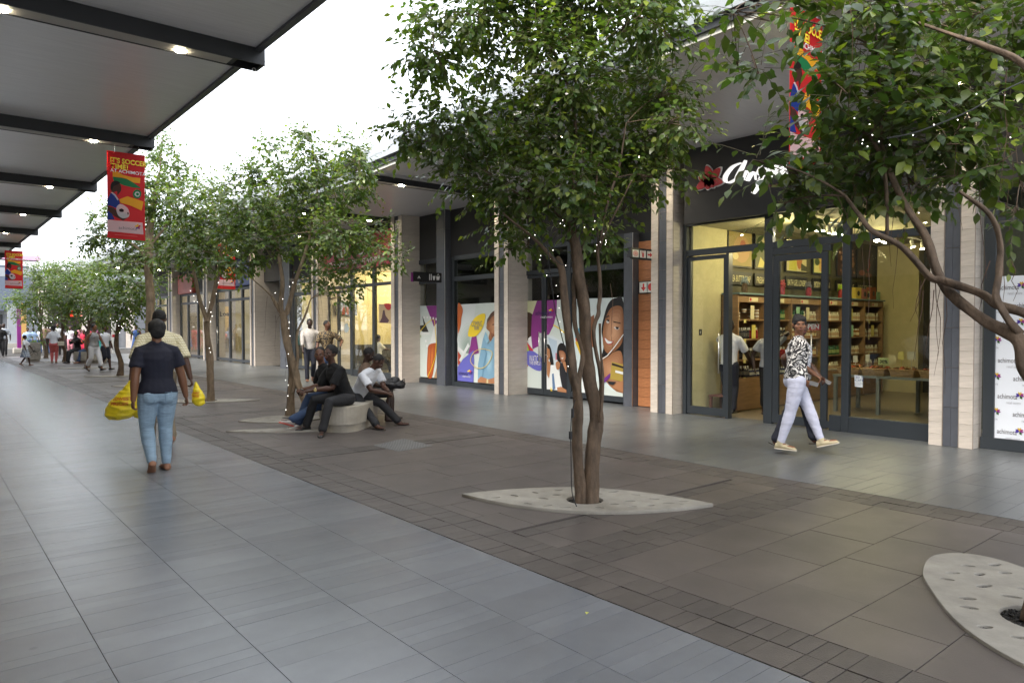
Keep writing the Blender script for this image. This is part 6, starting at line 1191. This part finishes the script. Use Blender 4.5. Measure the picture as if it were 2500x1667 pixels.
    # ---- hair
    if hair != 'none':
        b = MB(); ball(b, hc+hu*.020*H-lk*.013*H, (.0485*H,.053*H,.051*H) if hair != 'bald' else (.0462*H,.0515*H,.0485*H), AX, 14)
        if hair == 'bob':
            for a_, b_, c_, r3 in ((0,.034,-.004,(.049,.054,.040)),(0,-.008,-.034,(.040,.028,.042)),(-.012,.040,.030,(.030,.020,.015)),(.020,.030,.034,(.018,.014,.016)),(.034,.016,.022,(.011,.016,.022)),(-.036,.014,.016,(.010,.018,.024)),(.01,.062,-.01,(.030,.034,.018))): ball(b, hc+hs*a_*H+hu*b_*H+lk*c_*H, tuple(q_*H for q_ in r3), AX, 10)
        if hair == 'bun': ball(b, hc+hu*.014*H-lk*.016*H, (.057*H,.056*H,.054*H), AX, 12); ball(b, hc-hu*.018*H-lk*.040*H, (.046*H,.034*H,.045*H), AX, 12); ball(b, hc-hu*.012*H-lk*.062*H, (.024*H,.016*H,.024*H), AX, 10)
        if hair == 'topbun': ball(b, hc+hu*.052*H-lk*.045*H, (.028*H,.028*H,.026*H), AX, 10)
        if hair == 'afro': ball(b, hc+hu*.026*H-lk*.016*H, (.055*H,.058*H,.056*H), AX, 12)
        if hair == 'long': ball(b, hc-hu*.03*H-lk*.03*H, (.05*H,.03*H,.07*H), AX, 10)
        skinned('hair', b, m_hair if hair not in ('scarf',) else mat('white_scarf', (.65,.62,.6), .8), t, min(vox, .012 if detail else .02), 1, fold=.009 if detail else 0, ff=26)
    if detail and vox < .015:
        for s_ in (-1, 1):
            b = MB(); ball(b, hc+hs*s_*.0185*H+hu*.001*H+lk*.0445*H, (.0075*H,.0050*H,.0032*H), AX, 8); e_ = part('eye', b, m_eye, t, smooth=True); b = MB(); ball(b, hc+hs*s_*.0185*H+hu*.001*H+lk*.0485*H, (.0036*H,.0025*H,.0038*H), AX, 7); part('pupil', b, m_black, t, e_)
            b = MB(); b.tube([hc+hs*s_*.010*H+hu*.013*H+lk*.051*H, hc+hs*s_*.02*H+hu*.016*H+lk*.049*H, hc+hs*s_*.031*H+hu*.011*H+lk*.041*H], .0018*H, 5); part('eyebrow', b, m_hair, t)
        b = MB(); ball(b, hc-hu*.0335*H+lk*.0535*H, (.0125*H,.0045*H,.0048*H), AX, 8); part('lips', b, m_lip, t, smooth=True)
    # ---- shoes
    for i in (0, 1):
        td = Vector(toes[i]).normalized(); s2 = td.cross(UPV).normalized(); fu = s2.cross(td); A = an[i]; b = MB(); k_ = H*.0155; base = A-fu*.045*H
        if shoes:
            ring = []
            for u, w, h in ((-.040,.012,.020),(-.034,.022,.040),(-.010,.024,.050),(.015,.023,.045),(.045,.026,.034),(.075,.028,.026),(.100,.025,.020),(.112,.014,.012)):
                ring.append((base+td*u*H+fu*h*H*.5, s2*w*H, fu*h*H*.5))
            if shoes == 'sandal': ring = [(c-fu*0, s_, f_*.25) for c, s_, f_ in ring]; ring = [(base+td*u*H+fu*.006, s2*w*H, fu*.007) for u, w in ((-.04,.012),(-.03,.022),(.0,.024),(.045,.027),(.08,.028),(.105,.022),(.112,.012))]
            ell_rings(b, ring, 12)
            if shoes == 'beige': limb(b, [A-fu*.02*H, A+fu*.012*H], [.026*H,.027*H])
            if shoes == 'sandal': b.tube([base+td*.055*H-s2*.027*H+fu*.008, base+td*.06*H+fu*.034*H, base+td*.055*H+s2*.027*H+fu*.008], .008, 6)
            o = part('shoe', b, m_shoe[shoes], t, smooth=True)
            if shoes in ('beige','sneak') and detail:
                b = MB(); ell_rings(b, [(base+td*u*H-fu*.001, s2*w*H*1.04, fu*.009) for u, w in ((-.042,.014),(-.034,.023),(.0,.025),(.045,.027),(.08,.029),(.105,.025),(.115,.013))], 12); part('sole', b, m_shoe['neon' if shoes == 'sneak' else 'sole'], t, o)
                b = MB(); [b.tube([base+td*(.03+.012*k)*H-s2*.013*H+fu*(.042-.006*k)*H, base+td*(.034+.012*k)*H+fu*(.048-.006*k)*H, base+td*(.03+.012*k)*H+s2*.013*H+fu*(.042-.006*k)*H], .003, 4) for k in range(4)]; part('laces', b, m_shoe['sole'] if shoes == 'beige' else m_shoe['black'], t, o)
    return dict(t=t, wr=wr, el=el, hc=hc, AX=AX, N=N, sh=sh, an=an, kn=kn, f=f, r=r, sp=sp)
def walker(label, x, y, face, H=1.7, stride=.30, lead=0, arms=(0,0), hz=None, **kw):
    f = Vector((face[0], face[1], 0)).normalized(); r = Vector((f.y, -f.x, 0)); P = Vector((x, y, (hz or .525)*H)); feet, toes = [], []
    for i in (0, 1):
        s_ = -1 if i == 0 else 1; front = (i == lead); o = P+r*s_*.05*H+f*(stride if front else -stride); feet.append((o.x, o.y, (.045 if front or stride < .05 else .085)*H)); toes.append((f+UPV*(.12 if front and stride > .1 else (-.45 if stride > .1 else 0))))
    hands = [P-r*(.165*H)+f*arms[0]+UPV*(-.03*H), P+r*(.165*H)+f*arms[1]+UPV*(-.03*H)]
    kw.setdefault('toes', toes); kw.setdefault('hands', hands); kw.setdefault('feet', feet)
    return person(label, P, face, H=H, **kw)
# ---- couple walking away
A1 = walker('woman seen from behind in navy top and pale blue jeans walking away', 2.05, 8.62, (.03,1), 1.66, .10, 1, (0,0), female=True, skin='c', top='navy', bottom='denim', shoes='tanflat', hair='bun', vox=.010, sleeve=.62, build=1.10, hips=1.12,
    feet=[(1.96,8.50,.12),(2.14,8.64,.075)], toes=[(.1,.8,-.55),(0,1,0)], hands=[(1.80,8.58,.80),(2.36,8.66,.80)], shirt_h=0, lean=.02, curl=.7)
m_dstitch = mat('denim_seam', (.12,.19,.27), .8)
for s_, px in ((-1,'left'),(1,'right')):
    P_ = D(385,905,A1['t'].location.dot(Vector((_F.x,_F.y,0)))-.19); 
b = MB(); q0 = (A1['t'].location-_C).dot(_F)-.155
for x0 in (347, 403): 
    pts = [D(x0,958,q0), D(x0+31,957,q0), D(x0+29,984,q0), D(x0+15,989,q0), D(x0+2,985,q0)]; pts.append(pts[0]); b.tube(pts, .003, 4)
part('pocket_seam', b, m_dstitch, A1['t'])
A2 = walker('man in cream check shirt carrying yellow shopping bags beside the woman', 2.47, 10.25, (.0,1), 1.80, .16, 0, (0,0), skin='b', top='check', bottom='tan', shoes='tanflat', hair='bald', vox=.012, sleeve=.95, build=1.08,
    hands=[(2.08,10.02,.93),(2.80,10.0,.86)], epole=[Vector((-1,-.6,0)), Vector((.6,-.8,0))], look=(.12,1,0), curl=.85)
m_bag = mat('yellow_plastic', (.80,.62,.02), .3, var=.14, scale=10, bump=.9, bscale=14); m_bprint = mat('bag_print_red', (.55,.10,.02), .5)
m_bag.node_tree.nodes['Principled BSDF'].inputs['Subsurface Weight'].default_value = .0
def bag(label, hand, w, h, d, tilt=0., words=True, seed=1, fold=0):
    t = thing('shopping_bag', label, 'bag', (hand[0], hand[1], hand[2]-h), 'yellow shopping bags carried by the man'); X = Vector(hand); c = X-UPV*(h*.62)+_R*tilt; b = MB(); rings = []
    for u, a in ((0,.06),(.08,.10),(.2,.30),(.35,.55),(.55,.86),(.75,1.),(.9,.9),(1.,.55),(1.02,.1)):
        cc = X.lerp(X-UPV*h+_R*tilt*1.4, u); rings.append((cc, Vector((_R.x,_R.y,0))*w*.5*a, Vector((_F.x,_F.y,0)).normalized()*d*.5*(a**.8)))
    ell_rings(b, rings, 28); rr = random.Random(seed); o = skinned('bag_body', b, m_bag, t, .009, 1, fold=.035, ff=9)
    b = MB(); 
    for s_ in (-1, 1): b.tube([X-UPV*h*.16+_R*s_*w*.12, X-UPV*.03+_R*s_*.02, X+UPV*.012, X-UPV*.03-_R*s_*.005, X-UPV*h*.16+_R*s_*w*.05], .006, 6)
    part('handles', b, m_bag, t, smooth=True)
    if words:
        bvh = BVHTree.FromPolygons([v.co.copy() for v in o.data.vertices], [tuple(p.vertices) for p in o.data.polygons]); off = Vector(t.location); n = Vector((-_F.x,-_F.y,0)).normalized()
        def proj(p):
            hit = bvh.ray_cast(p-off+n*.6, -n); return (hit[0]+off+n*.003) if hit[0] else p
        for k, (s_, dz, ww) in enumerate((('LOWEST', .50, .62), ('PRICES', .63, .58))):
            o_ = X-UPV*h*dz+_R*(tilt*dz*1.2-w*.31); text_on(t, s_, o_, tuple(_R), (0,0,1), h*.085, m_bprint, w=w*ww, bold=.03, proj=proj)
    return t
bag('large yellow shopping bag with red print in the left hand of the man', (2.06,9.93,.92), .37, .47, .22, -.12, True, 1)
bag('smaller yellow shopping bag tucked behind the large one', (2.12,9.99,.90), .30, .44, .2, .06, False, 2)
bag('small yellow shopping bag with red print in the right hand of the man', (2.83,9.93,.86), .155, .29, .13, .03, True, 3)
# ---- woman crossing in front of the lit shop
PF = G(1903,1090,.09); PB = G(2012,1092,.09); fd = (PB-PF).normalized(); mid = (PF+PB)/2; qa = (mid-_C).dot(_F)
A3 = person('woman in black and white patterned shirt and pale lilac jeans passing the lit shop', D(1943,924,qa), (fd.x,fd.y), [PB, PF], [D(1990,915,qa+.22), D(1966,930,qa-.12)], 1.70, True, 'c', 'swirl', 'lilac', 'beige', 'bob', neck=D(1950,826,qa), look=(-.75,-.62,-.02), vox=.0095, sleeve=[.8,1.72], build=1.02,
    toes=[(fd.x-.25,fd.y-.2,.30),(fd.x-.45,fd.y-.25,-.02)], epole=[Vector((.3,.9,-.3)), Vector((-.6,.7,-.3))], curl=.8, kpole=[Vector((fd.x,fd.y,.3)), Vector((fd.x,fd.y,.3))])
def phone(label, p, d, n): 
    t = thing('mobile_phone', label, 'phone', p); d = Vector(d).normalized(); n = Vector(n).normalized(); s_ = d.cross(n).normalized(); n = s_.cross(d); P_ = Vector(p); b = MB()
    b.add([P_+d*a*.052+s_*c*.027+n*e*.005 for e in (-1,1) for a, c in ((-1,-1),(1,-1),(1,1),(-1,1))], [(0,3,2,1),(4,5,6,7),(0,1,5,4),(1,2,6,5),(2,3,7,6),(3,0,4,7)]); part('case', b, m_black, t)
    b = MB(); b.add([P_+d*a*.046+s_*c*.024+n*.0055 for a, c in ((-1,-1),(1,-1),(1,1),(-1,1))], [(0,1,2,3)]); part('screen', b, mat('phone_screen', (.02,.02,.022), .35), t)
hp = A3['wr'][1]; phone('black phone held low by the woman in the patterned shirt', hp+Vector((.02,-.10,-.03)), (.4,-.8,-.25), (-.6,-.5,.3))
b = MB(); q_ = A3['t'].location+Vector((0,0,.995)); ell_rings(b, [(q_+UPV*z, A3['r']*.128, A3['f']*.104) for z in (-.018,.018)], 24); part('belt', b, m_shoe['sandal'], A3['t'])
qb = qa+.42
A4 = person('man in dark trousers and dotted white shirt half hidden behind the patterned shirt woman', D(1950,925,qb), (fd.x,fd.y), [G(1995,1092,.08), G(1893,1078,.10)], [D(2014,936,qb-.2), D(1925,903,qb+.1)], 1.74, False, 'b', 'dots', 'dnavy', 'sandal', 'short', neck=D(1953,832,qb), vox=.012, sleeve=.75, build=1.12,
    toes=[(fd.x,fd.y,.05),(fd.x,fd.y,-.5)], epole=[_R*.3+Vector((0,.3,-.6)), -_R], look=(-.5,-.85,0), curl=.6)
phone('dark phone in the hand of the man behind the patterned shirt woman', A4['wr'][0]+Vector((.0,-.09,-.05)), (.2,-.8,-.4), (-.7,-.3,.5))
# ---- four young men on the bench
sz = .50
def GZ(px, py, z): return G(px, py, z)
P_ = D(846,972,11.0); qq = (P_-_C).dot(_F)
B1_ = person('man in black polo and charcoal trousers sitting at the left end of the bench', P_, (-.97,-.10), [GZ(748,1038,.08), GZ(787,1051,.08)][::-1], [D(766,952,qq-.35), D(748,955,qq-.15)], 1.76, False, 'b', 'black', 'charc', 'black', 'afro', neck=D(811,892,qq-.12), vox=.011, sleeve=.8,
    toes=[(-.55,-.8,0),(-1,-.2,0)], kpole=[Vector((-.7,-.3,1.2)), Vector((-.9,.2,1.2))], epole=[Vector((.5,-.3,-1)), Vector((.2,.6,-1))], look=(-.93,-.38,.04), curl=.75)
phone('white phone held by the man in the black polo', D(738,951,qq-.12), (.4,.9,0), (.3,-.2,1))
b = MB(); w_ = B1_['wr'][0]; d = (w_-B1_['el'][0]).normalized(); b.tube([w_-d*.035, w_-d*.02], [.033,.033], 14); b.lathe([(.022,0),(.022,.012)], w_-d*.028+Vector((-.02,-.03,.0)), 12, axis=(-.5,-.85,.1)); part('wristwatch', b, mat('gold_watch', (.55,.42,.18), .3, metal=.8), B1_['t'])
q2 = qq+.40
B2_ = person('man in blue jeans and coral soled trainers sitting behind the man in black', D(828,966,q2), (-.97,-.05), [G(676,1041,.09), G(728,1033,.08)], [D(742,952,q2-.2), D(740,950,q2)], 1.76, False, 'a', 'black', 'jeans', 'sneak', 'short', neck=D(786,893,q2-.1), vox=.012, sleeve=.75,
    toes=[(-1,-.35,.35),(-.9,-.2,0)], look=(-.60,-.78,-.02), kpole=[Vector((-.4,-.1,1)), Vector((-.5,.1,1))], epole=[Vector((.5,-.3,-1)), Vector((.2,.6,-1))], curl=.7)
P_ = D(872,963,11.75); q3 = (P_-_C).dot(_F)
B3_ = person('young man in white tee bent over his phone at the right end of the bench', P_, (.42,-.90), [GZ(972,1028,.07), GZ(920,1038,.07)], [D(950,957,q3-.38), D(944,960,q3-.5)], 1.70, False, 'b', 'white', 'charc', 'sandal', 'short', neck=D(910,903,q3-.25), vox=.011, sleeve=.7,
    toes=[(.80,-.5,0),(.25,-.9,0)], look=(.60,-.45,-.75), kpole=[Vector((.5,-.5,1.2)), Vector((.1,-1,1.2))], epole=[Vector((.2,.2,-1)), Vector((-.5,0,-1))], curl=.8)
phone('black phone in the hands of the young man in the white tee', D(957,953,q3-.45), (.75,-.5,.1), (-.3,.3,1))
q4 = q3+.55
B4_ = person('young man in brown tee and dark shorts sitting behind the man in white', D(893,957,q4), (.85,-.5), [GZ(957,1014,.06), GZ(944,1020,.06)], [D(950,940,q4-.2), D(945,945,q4-.35)], 1.74, False, 'd', 'brown', 'charc', 'sandal', 'short', neck=D(893,889,q4-.1), vox=.014, sleeve=.8,
    toes=[(.8,-.6,0),(.8,-.6,0)], look=(.75,-.5,-.55), shorts=.45, kpole=[Vector((.8,-.4,1.2))]*2, curl=.6)
bp_ = thing('backpack', 'black backpack lying on the lap of the man in brown', 'backpack', tuple(D(957,955,q4-.25))); b = MB(); bc = D(958,938,q4-.3)
for dx, dy, dz, r_ in ((0,0,0,.12),(.10,-.06,-.01,.10),(-.07,.05,.02,.10),(.03,-.02,.06,.09)): ball(b, (bc.x+dx, bc.y+dy, bc.z+dz), (r_, r_, r_*.72), None, 10)
skinned('bag_body', b, mat('black_nylon', (.012,.012,.014), .55, bump=.5, bscale=30), bp_, .012, 1, fold=.03, ff=10); b = MB(); b.tube([bc+Vector(v_) for v_ in ((.06,-.11,.04),(.14,-.15,.09),(.18,-.09,.04),(.12,-.05,-.04))], .009, 6); part('strap', b, m_black, bp_)
# ---- two walking men
C1_ = walker('slim man in grey printed shirt looking at his phone left of the speckled shirt man', 8.85, 19.9, (-.35,-1), 1.80, .14, 1, (0,.1), skin='d', top='greysh', bottom='dnavy', shoes='tanflat', vox=.02, sleeve=1.5, look=(-.3,-1,-.2), hands=[(9.15,19.5,1.13),(8.55,19.7,.9)])
C2_ = walker('man in dark speckled tee walking beside the column right of the slim man', 8.75, 18.55, (-.35,-1), 1.74, .10, 0, (.05,-.05), skin='a', top='leo', bottom='jeans', shoes='sandal', vox=.02, sleeve=.8, look=(.5,-1,.05), hands=[(9.0,18.2,1.12),(8.42,18.5,.86)])
# ---- inside the soap shop
I1 = walker('shop man in white shirt behind the glass door reaching towards the shelves', 11.55, 7.62, (.65,.1), 1.72, .02, 0, skin='d', top='white', bottom='dnavy', shoes='black', vox=.018, sleeve=.9, look=(1,-.2,0), hands=[(12.05,7.55,1.15),(11.95,7.35,.82)])
I2 = walker('shop woman in grey polo and black trousers standing in the open doorway', 11.95, 7.05, (-.55,-.6), 1.64, .03, 0, female=True, skin='d', top='grey', bottom='black', shoes='sandal', hair='afro', vox=.018, sleeve=.6, look=(-.9,.15,0), hands=[(12.0,6.8,1.45),(11.72,7.2,.84)], shorts=.86)
def seated(label, px, py, dz, face, Y=None, **kw):
    g = G(px, py); f = Vector((face[0], face[1], 0)).normalized(); r = Vector((f.y, -f.x, 0)); P = Vector((g.x, g.y, .45+.10)); 
    return person(label, P, face, [P+f*.44-r*.08-UPV*.47, P+f*.44+r*.08-UPV*.47], [P+f*.30-r*.06+UPV*.2, P+f*.30+r*.06+UPV*.2], vox=.03, detail=False, kpole=f+UPV*1.2, **kw)
J1 = person('woman customer with long dark hair sitting inside the phone shop', (12.2,20.6,.55), (1,.2), [(12.65,20.6,.07),(12.65,20.8,.07)], [(12.5,20.5,.8),(12.5,20.8,.8)], 1.6, True, 'b', 'brown', 'dnavy', 'black', 'long', vox=.03, detail=False)
J2 = person('customer in white top sitting inside the phone shop', (12.0,21.5,.55), (1,.1), [(12.5,21.4,.07),(12.5,21.6,.07)], [(12.4,21.4,.8),(12.4,21.6,.8)], 1.6, True, 'b', 'white', 'dnavy', 'black', 'short', vox=.03, detail=False)
J3 = walker('phone shop assistant in white tee standing against the cream wall', 14.2, 20.4, (-1,-.3), 1.68, .02, 0, skin='b', top='white', bottom='dnavy', shoes='black', vox=.03, detail=False)
# ---- far figures, placed by their feet
def far(label, px, py, face, H, **kw):
    g = G(px, py); kw.setdefault('vox', .022); return walker(label, g.x, g.y, face, H, kw.pop('stride', .12), kw.pop('lead', 0), kw.pop('arms', (.08,-.08)), detail=False, **kw)
far('woman in dark striped tank top and white cropped trousers striding to the right', 230, 906, (.5,-.75), 1.66, female=True, skin='c', top='bandw', bottom='white', hair='topbun', stride=.27, lead=0, sleeve=0, shorts=.85, build=1.12, shoes='black', arms=(.25,-.1), look=(.6,-.6,-.1))
far('boy in white polo and navy shorts walking beside the woman in white trousers', 257, 903, (.5,-.7), 1.62, skin='b', top='white', bottom='dnavy', hair='short', stride=.15, shorts=.55, shoes='black')
far('small girl in white top and blue plaid skirt walking at the far left', 62, 893, (.6,-.4), 1.24, female=True, skin='b', top='white', bottom='plaid', skirt=.30, hair='bun', stride=.14, shoes='tanflat', arms=(.2,.15))
far('man in blue grey striped shirt at the far left edge', 10, 869, (-.1,-1), 1.76, skin='d', top='bstripe', bottom='charc', stride=.08, arms=(.1,.2), sleeve=.9)
far('young woman in white tee and coral trousers standing with a pale handbag', 132, 886, (.3,1), 1.62, female=True, skin='b', top='white', bottom='pink', hair='bun', stride=.02, shoes='tanflat', build=1.05)
hb_ = G(138,886); b = MB(); b.box(hb_.x+.02, hb_.x+.26, hb_.y-.32, hb_.y-.2, .76, .95, ch=.02); solo('handbag', b, mat('cream_bag', (.5,.45,.35), .6), 'pale handbag hanging beside the young woman in coral trousers', 'bag', loc=(hb_.x+.1,hb_.y-.25,.8))
far('woman in a strappy blue dress standing near the far shops', 333, 866, (-.4,-1), 1.68, female=True, skin='a', top='blue', bottom='blue', skirt=.5, hair='long', stride=.02, sleeve=0, build=1.12)
far('woman in red top and black trousers standing at a shop door', 447, 868, (-.6,.6), 1.62, female=True, skin='b', top='red', bottom='dnavy', hair='bun', stride=.02, hands=None or [Vector(G(447,868))+Vector((.35,-.1,1.0)), Vector(G(447,868))+Vector((-.15,.1,.95))])
far('man in pale striped shirt seen through the glazed door under the blue sign', 578, 872, (-.4,-1), 1.72, skin='d', top='bstripe', bottom='charc', stride=.03)
def seat(label, x, y, face, **kw):
    f = Vector((face[0], face[1], 0)).normalized(); r = Vector((f.y, -f.x, 0)); P = Vector((x, y, .60)); kw.setdefault('H', 1.66)
    return person(label, P, face, [P+f*.46-r*.09-UPV*.52, P+f*.42+r*.09-UPV*.52], [P+f*.32-r*.07+UPV*.42, P+f*.32+r*.07+UPV*.38], vox=.024, detail=False, kpole=f+UPV*1.2, lean=.15, **kw)
seat('person in bright orange shirt and jeans sitting on the distant bench', 5.85, 36.2, (-1,-.25), top='orange', bottom='jeans', skin='d', shoes='tanflat')
seat('person in dark clothes sitting beside the one in orange on the distant bench', 5.5, 36.6, (-1,-.3), top='black', bottom='charc', skin='d', shoes='black')
seat('woman in teal top sitting with her back turned on the distant bench', 6.4, 36.4, (.6,1), top='teal', bottom='dnavy', skin='a', hair='bun', female=True)
CR = [('man in white shirt with crossed arms behind the small trees', 142, 868, 'white', 'charc', 'short', 1.76, False), ('woman in white blouse with hair up in the far crowd', 172, 862, 'white', 'rose', 'bun', 1.6, True), ('woman in rose patterned wrap in the far crowd', 196, 862, 'rose', 'rose', 'afro', 1.66, True),
      ('person in white headscarf in the far crowd', 217, 862, 'red', 'red', 'scarf', 1.6, True), ('woman in plum top behind the boy in the white polo', 244, 866, 'purp', 'dnavy', 'short', 1.66, True), ('man in grey tee beside the thin trunks', 113, 866, 'brown', 'charc', 'short', 1.74, False),
      ('person in pale blue shirt behind the planter', 68, 864, 'lblue', 'jeans', 'afro', 1.5, False), ('person in pale blue top right of the planter plant', 82, 863, 'lblue', 'jeans', 'long', 1.5, True), ('person in white tee in the middle of the far crowd', 97, 862, 'white', 'jeans', 'short', 1.5, False), ('woman in red dress seated height in the far crowd', 205, 866, 'red', 'red', 'bun', 1.4, True), ('child in pink near the far crowd', 124, 864, 'pink', 'jeans', 'short', 1.35, False)]
for i, (lb_, px, py, tp_, bt_, hr_, H_, fe) in enumerate(CR): far(lb_, px, py, (random.uniform(-1,1), random.choice((-1,-1,1))), H_, female=fe, skin='abd'[i % 3], top=tp_, bottom=bt_, hair=hr_, stride=.03, vox=.03)
far('person in dark tee at the very left edge behind the striped shirt man', 2, 871, (.2,-1), 1.7, skin='d', top='charc', bottom='charc', stride=.03)
# plant in the planter
gp = thing('plant', 'low green plant growing in the concrete planter box', 'plant', (4.25,39.5,.86)); rngp = np.random.default_rng(4); Pp, Dp, Np, Sp, Cp, tw = leaves_arrays([((4.25,39.5,1.0),.25),((4.05,39.5,.98),.2),((4.42,39.55,.98),.2)], .10, 1.2, rngp)
link('foliage', leaf_mesh(Pp, Dp, Np, Sp, Cp*2.2, (4.25,39.5,.86), True), m_leaf, gp, kind='stuff')
bpy.data.scenes.remove(TMP)
for c in list(bpy.data.curves): 
    if c.users == 0: bpy.data.curves.remove(c)
